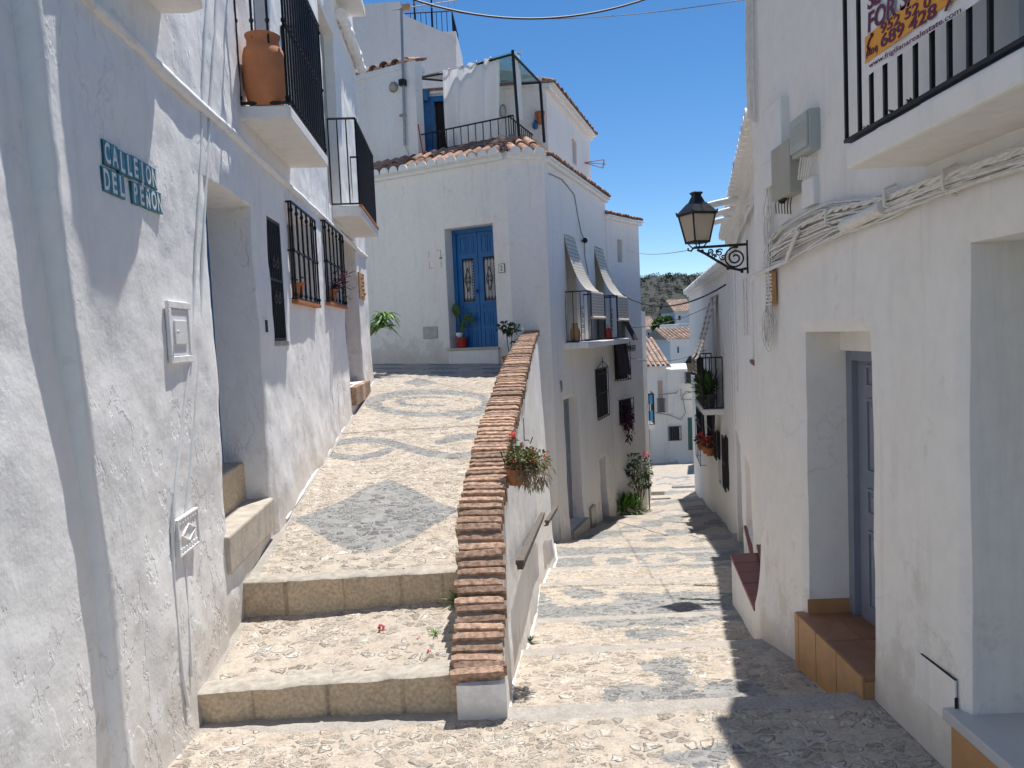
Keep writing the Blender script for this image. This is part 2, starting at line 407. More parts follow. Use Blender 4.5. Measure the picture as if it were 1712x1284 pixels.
# ------------------------------------------------------------------ generic builders
def smooth_noise(p, s, o=3):
    return noise.fractal(Vector(p) * s, 1.0, 2.0, o)
def wall_mesh(W, u0, u1, z0, z1, ops, mat, parent, name='wall', cell=.06, amp=.008, freq=1.6, skirt=.4, r=.015, fn=None, seed=0, zcell=None, us_fn=None, gnd=None):
    def lines(a, b, edges, c):
        fixed = {round(a, 5), round(b, 5)}
        for e, sgn in edges:
            for q in (e - sgn * r, e, e + sgn * .004):
                if a < q < b: fixed.add(round(q, 5))
        fx = sorted(fixed); out = [fx[0]]
        for p, q in zip(fx, fx[1:]):
            n = max(1, int(math.ceil((q - p) / c)))
            for i in range(1, n + 1): out.append(p + (q - p) * i / n)
        return out
    us = lines(u0, u1, [(o[0], 1) for o in ops] + [(o[1], -1) for o in ops], cell)
    zs = lines(z0, z1, [(o[2], 1) for o in ops] + [(o[3], -1) for o in ops], zcell or cell)
    vs = []; sx = Vector((seed * 3.1, 0, 0))
    for u in us:
        for z in zs:
            dep = 0.0
            for o in ops:
                if o[0] + .003 < u < o[1] - .003 and o[2] + .003 < z < o[3] - .003: dep = -o[4]
                elif o[0] - 1e-4 <= u <= o[1] + 1e-4 and o[2] - 1e-4 <= z <= o[3] + 1e-4: dep = min(dep, -r * .5)
            p = W.p(u + (us_fn(u, z) if us_fn else 0), 0, z)
            e = min(1.0, min(u - u0, u1 - u) / .12); e = max(e, 0)
            d = amp * (noise.fractal((p + sx) * freq, 1.0, 2.0, 4)) * e
            if fn and dep > -.02: d += fn(u, z)
            vs.append(p + W.ey * (dep + d))
    nz = len(zs); fs = []
    for i in range(len(us) - 1):
        for k in range(nz - 1):
            a = i * nz + k; fs.append((a, a + nz, a + nz + 1, a + 1))
    if skirt:
        def add_skirt(idx):
            nonlocal vs, fs
            b = len(vs)
            for i in idx: vs.append(vs[i] - W.ey * skirt)
            for j in range(len(idx) - 1): fs.append((idx[j], idx[j + 1], b + j + 1, b + j))
        add_skirt([k for k in range(nz)]); add_skirt([(len(us) - 1) * nz + k for k in range(nz)])
        add_skirt([i * nz + nz - 1 for i in range(len(us))])
    mb = MB(); mb.v = [tuple(v) for v in vs]; mb.f = fs; mb.r = [.5] * len(fs)
    o = mb.build(name, mat, parent, smooth=38)
    if gnd:
        a = o.data.attributes.new('low', 'FLOAT', 'POINT'); vals = []
        for v in mb.v: h = max(0.0, v[2] - gnd(v[0], v[1])); vals.append(math.exp(-h / .28))
        a.data.foreach_set('value', vals)
    return o
def op_px(W, x0, y0, x1, y1, D, zb=None, zt=None):
    """opening from two pixel corners (left/top edge, right/bottom edge)"""
    ua, za = W.uv(x0, y0); ub, zb2 = W.uv(x1, y1)
    return [min(ua, ub), max(ua, ub), (zb if zb is not None else min(za, zb2)), (zt if zt is not None else max(za, zb2)), D]
def railing(mb, pts, z0, z1, sp=.1, r=.007, knob=False, mid=None, flat=True, rr=.012, bot=.0):
    """pts: plan polyline (3D vectors, z ignored)"""
    for a, b in zip(pts, pts[1:]):
        a = Vector(a); b = Vector(b); L = (Vector((b.x, b.y, 0)) - Vector((a.x, a.y, 0))).length
        zz = lambda v, z: (v[0], v[1], z)
        mb.tube([zz(a, z1), zz(b, z1)], rr, 6); mb.tube([zz(a, z0 + bot), zz(b, z0 + bot)], rr * .8, 6)
        if mid: mb.tube([zz(a, mid), zz(b, mid)], rr * .7, 6)
        n = max(1, round(L / sp))
        for i in range(n + 1):
            p = a + (b - a) * (i / n)
            mb.tube([zz(p, z0), zz(p, z1)], r, 6)
            if knob:
                for kz in (z0 + .03, (z0 + z1) / 2, z1 - .05):
                    mb.blob((p.x, p.y, kz), r * 2, r * 2, r * 2.2, 6, 4)
def tile_eave(root, P0, P1, z, inw, run=.45, rise=.14, rad=.085, pitch=.19, name='roof_tiles', over=.12, mortar=True, seed=1, courses=2, band=True):
    """barrel tiles along P0->P1 (plan), inw = unit plan vector pointing up-slope"""
    rd = random.Random(seed)
    P0 = Vector((P0[0], P0[1], 0)); P1 = Vector((P1[0], P1[1], 0)); L = (P1 - P0).length
    ex = (P1 - P0).normalized(); inw = Vector((inw[0], inw[1], 0)).normalized()
    t = MB(); w = MB(); n = max(1, round(L / pitch)); sl = rise / run
    for i in range(n):
        c = P0 + ex * ((i + .5) * L / n)
        for k in range(courses):
            t.cur = rd.random(); r0 = rad * rd.uniform(.93, 1.05); jz = rd.uniform(-.008, .008); jo = rd.uniform(-.015, .015)
            s0 = -over + k * (run + over) / courses + jo; s1 = s0 + (run + over) / courses + .09
            vs = []; fs = []; N = 7
            for q, (ss, rr_) in enumerate(((s0, r0), (s1, r0 * .82))):
                for h in (0, -.014):
                    for a in range(N + 1):
                        an = math.pi * a / N; rad_ = rr_ + h
                        vs.append(c + ex * (math.cos(an) * rad_) + inw * ss + Vector((0, 0, z + jz + k * .012 + (ss + over) * sl + math.sin(an) * rad_ * .85 - q * .0)))
            m_ = N + 1
            for a in range(N):
                fs += [(a, a + 1, 2 * m_ + a + 1, 2 * m_ + a), (m_ + a, 3 * m_ + a, 3 * m_ + a + 1, m_ + a + 1), (a, m_ + a, m_ + a + 1, a + 1)]
            t.add(vs, fs)
            # channel tile between covers
            t.cur = rd.random() * .6
            cc = c + ex * (L / n * .5); vs = []; fs = []
            for ss in (s0 + .03, s1):
                for a in range(5):
                    an = math.pi + math.pi * a / 4
                    vs.append(cc + ex * (math.cos(an) * rad * .7) + inw * ss + Vector((0, 0, z + .02 + k * .012 + (ss + over) * sl + math.sin(an) * rad * .45)))
            for a in range(4): fs.append((a, a + 1, 5 + a + 1, 5 + a))
            t.add(vs, fs)
        if mortar:
            vs = []; N = 8; rr_ = rad * 1.0
            for q, ss in enumerate((-over + .012 - .025, -over + .1)):
                vs.append(c + inw * ss + Vector((0, 0, z - .03)) + ex * rr_); 
                for a in range(N + 1):
                    an = math.pi * a / N
                    vs.append(c + ex * (math.cos(an) * rr_ * .97) + inw * ss + Vector((0, 0, z + math.sin(an) * rr_ * .83)))
                vs.append(c + inw * ss + Vector((0, 0, z - .03)) - ex * rr_)
            m_ = N + 3
            fs = [tuple(range(m_)), tuple(range(2 * m_ - 1, m_ - 1, -1))] + [(a, m_ + a, m_ + (a + 1) % m_, (a + 1) % m_) for a in range(m_)]
            w.add(vs, fs)
    o = t.build(name, M['tile'], root, smooth=50)
    if band:
        F = Fr(P0, ex, -inw, (0, 0, 1))
        w.box(F, -.02, L + .02, -run, over - .02, z - .045, z - .012)
        w.box(F, -.02, L + .02, -run, over * .45, z - .10, z - .045)
        w.box(F, -.0, L, -run - .1, -.05, z - .012, z + rise * .45)
    if mortar or band:
        w.build('eave_mortar', M['white'], root, smooth=35)
    return o
def text(root, s, F, x, z, h, y, mat, name='lettering', wscale=1.0, extr=.001, bold=0.0, align='LEFT', rot=0.0):
    cu = bpy.data.curves.new(name, 'FONT'); cu.body = s; cu.size = 1; cu.extrude = .004; cu.offset = bold; cu.align_x = align
    cu.resolution_u = 3
    tmp = bpy.data.objects.new('tmp', cu); col.objects.link(tmp)
    dg = bpy.context.evaluated_depsgraph_get(); me = bpy.data.meshes.new_from_object(tmp.evaluated_get(dg))
    bpy.data.objects.remove(tmp); mb = MB(); k = h / .70
    vs = []
    for v in me.vertices:
        a, b_ = v.co.x * k * wscale, v.co.y * k
        if rot: a, b_ = a * math.cos(rot) - b_ * math.sin(rot), a * math.sin(rot) + b_ * math.cos(rot)
        vs.append(F.p(x + a, y + (extr if v.co.z > 0 else 0), z + b_))
    mb.add(vs, [tuple(p.vertices) for p in me.polygons])
    return mb.build(name, mat, root)
def leaves(mb, c, R, n, size, seed=0, up=.3, w=.5, bend=.3):
    rd = random.Random(seed); c = Vector(c)
    for i in range(n):
        while True:
            q = Vector((rd.uniform(-1, 1), rd.uniform(-1, 1), rd.uniform(-1, 1)))
            if q.length < 1 and q.length > .25: break
        p = c + Vector((q.x * R[0], q.y * R[1], q.z * R[2]))
        d = Vector((q.x + rd.uniform(-.6, .6), q.y + rd.uniform(-.6, .6), q.z + up + rd.uniform(-.6, .6)))
        if d.length < .1: d = Vector((0, 0, 1))
        L = size * rd.uniform(.6, 1.3); mb.cur = rd.random()
        mb.leaf(p, d, L, L * w, bend, Vector((rd.uniform(-1, 1), rd.uniform(-1, 1), 1)), 2)
def pot(root, c, r, h, mat, name='pot', plain=False):
    mb = MB(); F = Fr(c)
    mb.lathe(F, [(r * .66, 0), (r * .8, h * .4), (r * .95, h * .82), (r * 1.06, h * .84), (r * 1.06, h), (r * .92, h), (r * .88, h * .85), (0.001, h * .84)], 18)
    return mb.build(name, mat, root, smooth=40)
def panel_leaf(mb, F, x0, x1, z0, z1, y, panels, t=.03):
    """door leaf: slab + raised panel mouldings. panels in fractions of leaf (fx0,fx1,fz0,fz1)"""
    mb.box(F, x0, x1, y - t, y, z0, z1)
    for a, b, c_, d in panels:
        X0, X1 = x0 + (x1 - x0) * a, x0 + (x1 - x0) * b; Z0, Z1 = z0 + (z1 - z0) * c_, z0 + (z1 - z0) * d
        m = .014
        for bx in ((X0, X1, Z0, Z0 + m), (X0, X1, Z1 - m, Z1), (X0, X0 + m, Z0 + m, Z1 - m), (X1 - m, X1, Z0 + m, Z1 - m)):
            mb.box(F, bx[0], bx[1], y, y + .010, bx[2], bx[3])
        q = .035
        if X1 - X0 > 2.5 * q: mb.box(F, X0 + q, X1 - q, y, y + .007, Z0 + q, Z1 - q)
def spiral(F, cx, cz, r0, r1, turns, a0, n=26, y=0):
    return [F.p(cx + (r0 + (r1 - r0) * i / n) * math.cos(a0 + turns * 2 * math.pi * i / n), y, cz + (r0 + (r1 - r0) * i / n) * math.sin(a0 + turns * 2 * math.pi * i / n)) for i in range(n + 1)]
def catenary(a, b, sag, n=14):
    a = Vector(a); b = Vector(b)
    return [a + (b - a) * (i / n) - Vector((0, 0, sag * 4 * (i / n) * (1 - i / n))) for i in range(n + 1)]
# ------------------------------------------------------------------ ground profiles
EDG = [3.22, 4.5, 7.15, 8.6, 11.7, 15.3, 19.0, 23.0, 28.0]
def street_z(d):
    s = 0.0
    if d > 3.22:
        s += .142 * (min(d, 12) - 3.22)
        if d > 12: s += .118 * (min(d, 41) - 12)
    s += .1 * sum(1 for e in EDG if d > e)
    return -s
def ramp_z(d):
    if d < 4.02: return .15 + .05 * (d - 3.2)
    return .36 + .104 * (min(d, 11.6) - 4.0) + .03 * max(0, d - 11.6)
Lx = lambda d: -1.196 - .068 * d
PAR = [(-.19, 3.13, .17), (-.19, 3.5, .42), (-.185, 3.8, .755), (-.108, 4.7, 1.02), (-.01, 5.8, 1.245), (.09, 7.7, 1.40), (.205, 9.8, 1.52), (.34, 11.9, 1.63)]
pd_ = [p[1] for p in PAR]
def par(d): return float(np.interp(d, pd_, [p[0] for p in PAR])), float(np.interp(d, pd_, [p[2] for p in PAR]))
def xl(d):
    if d <= 11.9: return par(d)[0] + (0 if d < 7.5 else .0)
    if d < 16: return .64 + .354 * (d - 12)
    if d < 17.25: return 2.06 + .7 * (d - 16)
    if d < 19.2: return 2.93 + .22 * (d - 17.25)
    return 3.0
def xr(d):
    if d < 4.6: return 1.47
    if d < 11.9: return .46 + .245 * d
    if d < 21.9: return 1.377 + .17 * d
    return 6 + .25 * (d - 21.9)

# pattern masks given as picture outlines of the inlaid figures, resolved on the paving itself
def in_poly(x, y, poly):
    inside = np.zeros(x.shape, bool); n = len(poly)
    for i in range(n):
        x0, y0 = poly[i]; x1, y1 = poly[(i + 1) % n]
        c = ((y0 > y) != (y1 > y)) & (x < (x1 - x0) * (y - y0) / ((y1 - y0) + 1e-9) + x0)
        inside ^= c
    return inside
def ell(x, y, cx, cy, rx, ry, rot=0):
    c, s = math.cos(rot), math.sin(rot); dx, dy = x - cx, y - cy
    return ((dx * c + dy * s) / rx) ** 2 + ((-dx * s + dy * c) / ry) ** 2 < 1
def band(x, y, pts, w):
    m = np.zeros(x.shape, bool)
    for (x0, y0, w0), (x1, y1, w1) in zip(pts, pts[1:]):
        dx, dy = x1 - x0, (y1 - y0) * 2.6
        t = np.clip(((x - x0) * dx + (y - y0) * 2.6 * dy) / (dx * dx + dy * dy + 1e-9), 0, 1)
        dd = np.hypot(x - x0 - t * dx, (y - y0) * 2.6 - t * dy)
        m |= dd < (w0 + (w1 - w0) * t) * w
    return m
def mask_ramp(x, y):
    m = in_poly(x, y, [(485, 868), (520, 858), (570, 838), (612, 815), (650, 801), (685, 815), (725, 836), (768, 853), (735, 872), (700, 895), (655, 915), (610, 924), (572, 916), (540, 897), (512, 880)])
    m |= band(x, y, [(650, 752, 9), (630, 760, 11), (590, 766, 12), (550, 760, 13), (538, 750, 13), (560, 741, 12), (600, 735, 12), (640, 737, 13), (680, 748, 13), (720, 759, 14), (760, 763, 13), (795, 757, 12)], 1.0)
    m |= band(x, y, [(735, 740, 10), (765, 731, 12), (800, 728, 10)], 1.0)
    m |= ell(x, y, 718, 674, 108, 23) & ~ell(x, y, 722, 674, 84, 15)
    m |= (ell(x, y, 715, 671, 56, 9) & ~ell(x, y, 719, 671, 42, 5.5)) & (x < 745)
    m |= in_poly(x, y, [(672, 640), (700, 632), (735, 640), (700, 646)])
    m |= band(x, y, [(770, 700, 8), (800, 690, 10), (820, 680, 10)], 1.0)
    m |= (y < 634) & (np.sin(x * .07) + np.sin(y * .9) > .7)
    return m
def mask_street(x, y):
    g_ = ell(x, y, 1085, 1160, 78, 15) | ell(x, y, 1222, 1156, 62, 15) | ell(x, y, 1112, 1112, 42, 11)
    g_ |= in_poly(x, y, [(1095, 1105), (1150, 1112), (1165, 1150), (1195, 1180), (1190, 1192), (1120, 1190), (1110, 1150)])
    w = 1050 + 12 * np.sin((x - 1000) * .021)
    f = (y > 990) & (y < w - 14 * np.exp(-((x - 1080) / 60) ** 2)) & (x > 880)
    f &= ~(ell(x, y, 972, 994, 62, 20))
    f |= ell(x, y, 975, 992, 32, 9)
    f |= ell(x, y, 1095, 1060, 55, 8)
    g_ |= f
    h = (y > 915) & (y < 955) & ~ell(x, y, 1030, 938, 42, 11) & ~ell(x, y, 1120, 935, 40, 10) & ~(y > 948)
    h |= ell(x, y, 1036, 938, 22, 6) | ell(x, y, 1122, 936, 18, 5)
    g_ |= h
    g_ |= (y > 858) & (y < 905) & (np.sin(x * .06 + y * .25) + .6 * np.sin(x * .11 - y * .3) > .15)
    g_ |= (y > 820) & (y <= 858) & (np.sin(x * .055 + y * .4) > .2)
    g_ |= ell(x, y, 1125, 860, 22, 3.2)
    # S-figures far down the street
    g_ |= band(x, y, [(1098, 803, 4), (1112, 797, 5), (1130, 800, 5), (1148, 797, 4), (1150, 803, 4), (1135, 806, 5)], .6)
    g_ |= band(x, y, [(1095, 812, 4), (1112, 808, 4), (1130, 812, 4), (1155, 808, 4)], .5)
    return g_
def mask_land(x, y):
    return ell(x, y, 1180, 1262, 90, 14) | ell(x, y, 700, 1300, 60, 12)

def ground_mesh(name, d0, d1, fl, fr, fz, mask, k=.0042, dx=.011, edges=(), kerb=(0, 0), size=.048, relief=.013, label=None, pad=.0, seed=3, maxrel=99, tilt=None, crisp=False):
    ds = [d0]
    while ds[-1] < d1: ds.append(ds[-1] + max(.006, ds[-1] * k * (1 if ds[-1] < 8 else 1.6)))
    ds = [d for d in ds if d < d1] + [d1]
    for e in edges:
        if d0 < e < d1: ds = [d for d in ds if not (e - .004 < d < e + .03)] + [e - .004, e + .0005, e + .026]
    ds = np.array(sorted(set(ds)))
    wid = max(fr(d) - fl(d) for d in ds) + 2 * pad
    nx = int(min(400, max(40, wid / dx)))
    t = np.linspace(0, 1, nx)
    l = np.array([fl(d) - pad for d in ds]); r_ = np.array([fr(d) + pad for d in ds])
    X = l[:, None] + (r_ - l)[:, None] * t[None, :]
    D = np.repeat(ds[:, None], nx, 1)
    Z0 = np.array([fz(d) for d in ds])
    Z = np.repeat(Z0[:, None], nx, 1)
    # stones: jittered grid worley
    G = 512; rr = np.random.RandomState(seed)
    jx, jy, hr, cr_ = rr.rand(G, G), rr.rand(G, G), rr.rand(G, G), rr.rand(G, G)
    # warp
    wx = .35 * np.sin(D * 9 + 3 * np.sin(X * 7)) * .03; wy = .03 * np.sin(X * 11 + 2 * np.sin(D * 5))
    sx, sy = size * 1.15, size * .82
    gx, gy = (X + wx + 20) / sx, (D + wy) / sy
    ix, iy = np.floor(gx).astype(int), np.floor(gy).astype(int)
    f1 = np.full(X.shape, 9.0); f2 = np.full(X.shape, 9.0)
    cid = np.zeros(X.shape); chh = np.zeros(X.shape); cxx = np.zeros(X.shape); cyy = np.zeros(X.shape)
    for a in (-1, 0, 1):
        for b in (-1, 0, 1):
            jxx, jyy = (ix + a) % G, (iy + b) % G
            px_ = ix + a + .12 + .76 * jx[jxx, jyy]; py_ = iy + b + .12 + .76 * jy[jxx, jyy]
            ang = cr_[jxx, jyy] * 6.28; st_ = .45 * hr[jxx, jyy]
            ddx, ddy = gx - px_, gy - py_
            al = ddx * np.cos(ang) + ddy * np.sin(ang)
            dist = np.sqrt(np.maximum(ddx ** 2 + ddy ** 2 - st_ * al ** 2 * 1.2, 0)) + .25 * (1 - hr[jxx, jyy]) ** 2
            c = dist < f1
            f2 = np.where(c, f1, np.minimum(f2, dist)); f1 = np.where(c, dist, f1)
            cid = np.where(c, cr_[jxx, jyy], cid); chh = np.where(c, hr[jxx, jyy], chh)
            cxx = np.where(c, px_ * sx - 20, cxx); cyy = np.where(c, py_ * sy, cyy)
    edge = f2 - f1
    edge = edge + .05 * np.sin(X * 170 + 4 * np.sin(D * 90)) * np.sin(D * 190); stone = np.clip((edge - .05) / .07, 0, 1)
    vis = np.clip((chh - .30) * 6, 0, 1)
    big = np.array([[noise.noise(Vector((x * 2.2, d * 2.2, seed))) for x in X[i, ::6]] for i, d in enumerate(ds)])
    big = np.repeat(big, 6, axis=1)[:, :nx] if big.shape[1] * 6 >= nx else np.pad(np.repeat(big, 6, axis=1), ((0, 0), (0, nx - big.shape[1] * 6)), 'edge')
    stone = stone * vis * np.clip(1.15 + big * 1.3, .25, 1)
    conc = np.zeros(X.shape)
    wob = .02 * np.sin(X * 6) + .012 * np.sin(X * 17)
    for e in list(edges) + ([5.7, 10.1, 13.5, 17.0] if len(edges) > 2 else []):
        if e < 20: conc = np.maximum(conc, ((D + wob > e - .10 - .006 * e) & (D < e + .0006)).astype(float))
    if kerb[0]: conc = np.maximum(conc, (X - l[:, None] - pad < kerb[0] + wob).astype(float))
    if kerb[1]: conc = np.maximum(conc, ((r_[:, None] - pad - X) < kerb[1] + wob).astype(float))
    stone = stone * (1 - conc)
    amp = np.clip((maxrel - D) / 3, 0, 1)
    domed = stone * (.8 + .2 * np.clip(1 - f1 * 1.2, 0, 1)) * (.25 + 1.1 * chh)
    if tilt: Z = Z + tilt(X, D)
    Z = Z + relief * amp * (domed * .35 - .12 * (1 - conc)) + .010 * big * (1 - .6 * conc) * np.clip((D - d0) / .25, 0, 1) + .004 * conc
    PX, PY = proj(cxx, cyy, Z - 0.0)
    PX2, PY2 = proj(X, D, Z)
    grey = (mask(PX2, PY2) if crisp else mask(PX, PY)).astype(float)
    V = np.stack([X.ravel(), D.ravel(), Z.ravel()], 1)
    nr = len(ds); idx = np.arange(nr * nx).reshape(nr, nx)
    Fq = np.stack([idx[:-1, :-1].ravel(), idx[:-1, 1:].ravel(), idx[1:, 1:].ravel(), idx[1:, :-1].ravel()], 1)
    me = bpy.data.meshes.new(name)
    me.vertices.add(len(V)); me.vertices.foreach_set('co', V.ravel())
    me.loops.add(Fq.size); me.loops.foreach_set('vertex_index', Fq.ravel())
    me.polygons.add(len(Fq)); me.polygons.foreach_set('loop_start', np.arange(0, Fq.size, 4)); me.polygons.foreach_set('loop_total', np.full(len(Fq), 4))
    me.polygons.foreach_set('use_smooth', np.ones(len(Fq), bool))
    for nm, arr in (('stone', stone), ('rnd', cid), ('grey', grey), ('conc', conc)):
        a = me.attributes.new(nm, 'FLOAT', 'POINT'); a.data.foreach_set('value', arr.ravel().astype(np.float32))
    me.materials.append(M['ground']); me.update(); me.validate()
    o = bpy.data.objects.new(name, me); col.objects.link(o); o['kind'] = 'structure'
    return o
ground_mesh('pavement', 1.3, 3.2195, lambda d: -1.75, lambda d: 1.62, lambda d: .0, mask_land, size=.055, relief=.014, kerb=(.2, .15), edges=(3.22,))
ground_mesh('street', 3.22, 21.9, lambda d: xl(d) - .12, lambda d: xr(d) + .06, street_z, mask_street, edges=EDG, kerb=(.0, .11), dx=.0115, maxrel=16)
ground_mesh('lower_street', 21.9, 46, lambda d: 1.5, lambda d: 13, lambda d: street_z(d), mask_street, k=.006, dx=.05, relief=.0, size=.12)
ground_mesh('ramp', 4.11, 13.9, lambda d: (Lx(d) - .06 if d < 10.6 else Lx(10.6) - (d - 10.6) * 1.2), lambda d: par(min(d, 11.8))[0] + .02, ramp_z, mask_ramp, kerb=(.12, 0), dx=.011, maxrel=13, size=.044, relief=.010, crisp=True, tilt=lambda X, D: np.where(D < 6, (.02 * (X - Lx(D)) / 1.2 - .024) * np.clip((6 - D) / 1.5, 0, 1), 0))
ground_mesh('landing', 3.315, 4.03, lambda d: Lx(d) - .06, lambda d: par(d)[0] + .02, lambda d: .119 + .06 * (d - 3.3), lambda x, y: np.zeros(x.shape, bool), kerb=(.10, 0), size=.045, dx=.008, seed=9, relief=.013, tilt=lambda X, D: .048 * (X - Lx(D)) / 1.13)

def joints_id(x, js): return float(sum(1 for j in js if x > j))
def stone_step(d, x0, x1, zb, ztl, ztr, label, seed):
    mb = MB(); n = 110; rd = random.Random(seed)
    joints = []; x = x0
    while x < x1: joints.append(x); x += rd.uniform(.2, .36)
    prof = [(0, 0), (0, .12), (0, .3), (0, .5), (0, .7), (.0, .90), (.002, .968), (.012, 1.0), (.07, 1.0), (.11, 1.0), (.15, .97), (.22, .88)]
    vs = []
    for i in range(n + 1):
        X = x0 + (x1 - x0) * i / n; t = i / n; zt = ztl + (ztr - ztl) * t
        jd = min(abs(X - j) for j in joints)
        crack = -.009 * max(0, 1 - jd / .006)
        for k, (y, f) in enumerate(prof):
            z = zb + (zt - zb) * f
            nz = noise.fractal(Vector((X * 9, z * 9, seed)), 1, 2, 4)
            oy = .014 * nz + .016 * noise.noise(Vector((X * 1.7, seed, 0))) - crack
            oz = .005 * noise.noise(Vector((X * 5, y * 8, seed + 4))) + .007 * noise.noise(Vector((X * 2.1, 0, seed)))
            if k > 6: oy *= .6
            vs.append((X, d + y + oy, z + (oz + crack * .7 if f > .5 else 0)))
    m_ = len(prof); fs = []; fs2 = []; cs = []
    for i in range(n):
        for k in range(m_ - 1):
            q = (i * m_ + k, (i + 1) * m_ + k, (i + 1) * m_ + k + 1, i * m_ + k + 1)
            (fs if k < 6 else fs2).append(q)
            if k < 6: cs.append(0.0 if min(abs(x0 + (x1 - x0) * (i + .5) / n - j) for j in joints) < .0065 else .25 + .75 * noise.noise(Vector((joints_id(x0 + (x1 - x0) * (i + .5) / n, joints) * 7.7, seed, 0))) ** 2 * 3)
    root = bpy.data.objects.new('stone_step', None); col.objects.link(root); root.location = ((x0 + x1) / 2, d, zb); root['kind'] = 'structure'
    a = MB(); a.add(vs, fs); a.r = [min(1, c_) for c_ in cs]; a.build('riser', M['rstone'], root, smooth=60)
    b = MB(); b.add(vs, fs2); b.build('nosing', M['nosing'], root, smooth=60)
    return root
stone_step(3.2, Lx(3.2) - .05, -.27, -.02, .125, .175, '', 5)
stone_step(4.0, Lx(4.0) - .05, -.20, .14, .352, .372, '', 12)

# terrain far out
def terrain():
    vs = []; fs = []
    xs = [-900 + 30 * i for i in range(61)] ; ys = [-60, -20, 0, 15, 30, 46, 60, 80, 110, 150, 190, 230, 260, 290, 320, 350, 380, 420, 480, 560, 700, 1000, 2500]
    hp = [(-900, 6), (-200, 14), (20, 16), (58, 21.5), (70, 24.0), (84, 24), (100, 22.2), (118, 19), (200, 10), (900, 2)]
    for y in ys:
        for x in xs:
            h = np.interp(x * 350 / max(y, 300), [p[0] for p in hp], [p[1] for p in hp])
            t = np.clip((y - 150) / 200, 0, 1); t = t * t * (3 - 2 * t)
            z = (-8 if y > 20 else -6) + (h + 8 + 1.6) * t * (1 if y < 430 else max(0, 1 - (y - 430) / 600))
            if 110 < y < 900: z += 1.6 * noise.fractal(Vector((x * .02, y * .02, 1)), 1, 2, 4) * t
            if y > 46 and y < 150: z = -8 - (y - 46) * .05
            vs.append((x, y, z))
    n = len(xs)
    for i in range(len(ys) - 1):
        for k in range(n - 1): a = i * n + k; fs.append((a, a + 1, a + n + 1, a + n))
    mb = MB(); mb.add(vs, fs); o = mb.build('hillside', M['hill'], None, smooth=180, kind='structure')
    return o
terrain()

# ------------------------------------------------------------------ parapet wall
pw = thing('parapet_wall', 'whitewashed parapet wall with a long stepped red brick coping between ramp and street', 'wall', (-.19, 3.15, 0))
def par_body():
    mb = MB(); ds = [3.13 + .045 * i for i in range(int((11.95 - 3.13) / .045) + 1)]
    vs = []; K = 26
    for i, d in enumerate(ds):
        x, zt = par(d); zt -= .045
        zb = min(0, street_z(d)) - .25
        bt = float(np.interp(d, [7.2, 9.8, 11.9], [0.0, .16, .1]))
        for k in range(K):
            f = k / (K - 1); z = zt + (zb - zt) * f
            o = .008 * noise.fractal(Vector((d * 2.5, z * 2.5, 7)), 1, 2, 4) + .012 * noise.noise(Vector((d * .8, z, 2)))
            low = max(0, 1 - (z - zb - .25) / .25) * .02
            vs.append((x + .098 + bt * f + o + low, d, z))
        vs.append((x - .09, d, zt)); vs.append((x - .09, d, zt - 1.2 if d > 4 else -.3))
    m_ = K + 2; fs = []
    for i in range(len(ds) - 1):
        a = i * m_
        for k in range(K - 1): fs.append((a + k, a + m_ + k, a + m_ + k + 1, a + k + 1))
        fs.append((a, a + K, a + m_ + K, a + m_)); fs.append((a + K, a + K + 1, a + m_ + K + 1, a + m_ + K))
    mb.add(vs, fs); 
    b = len(mb.v)
    # near end face (grid)
    for i in range(9):
        for k in range(7):
            x = -.287 + .208 * i / 8; z = -.1 + (.25) * k / 6
            mb.v.append((x, 3.128 - .006 * math.sin(math.pi * i / 8) + .004 * noise.noise(Vector((x * 20, z * 20, 0))), z))
    for i in range(8):
        for k in range(6): a = b + i * 7 + k; mb.f.append((a, a + 7, a + 8, a + 1)); mb.r.append(.5)
    o = mb.build('plaster_body', M['plaster_l'], pw, smooth=50)
    a = o.data.attributes.new('low', 'FLOAT', 'POINT'); a.data.foreach_set('value', [math.exp(-max(0, v[2] - street_z(v[1])) / .16) for v in mb.v])
par_body()
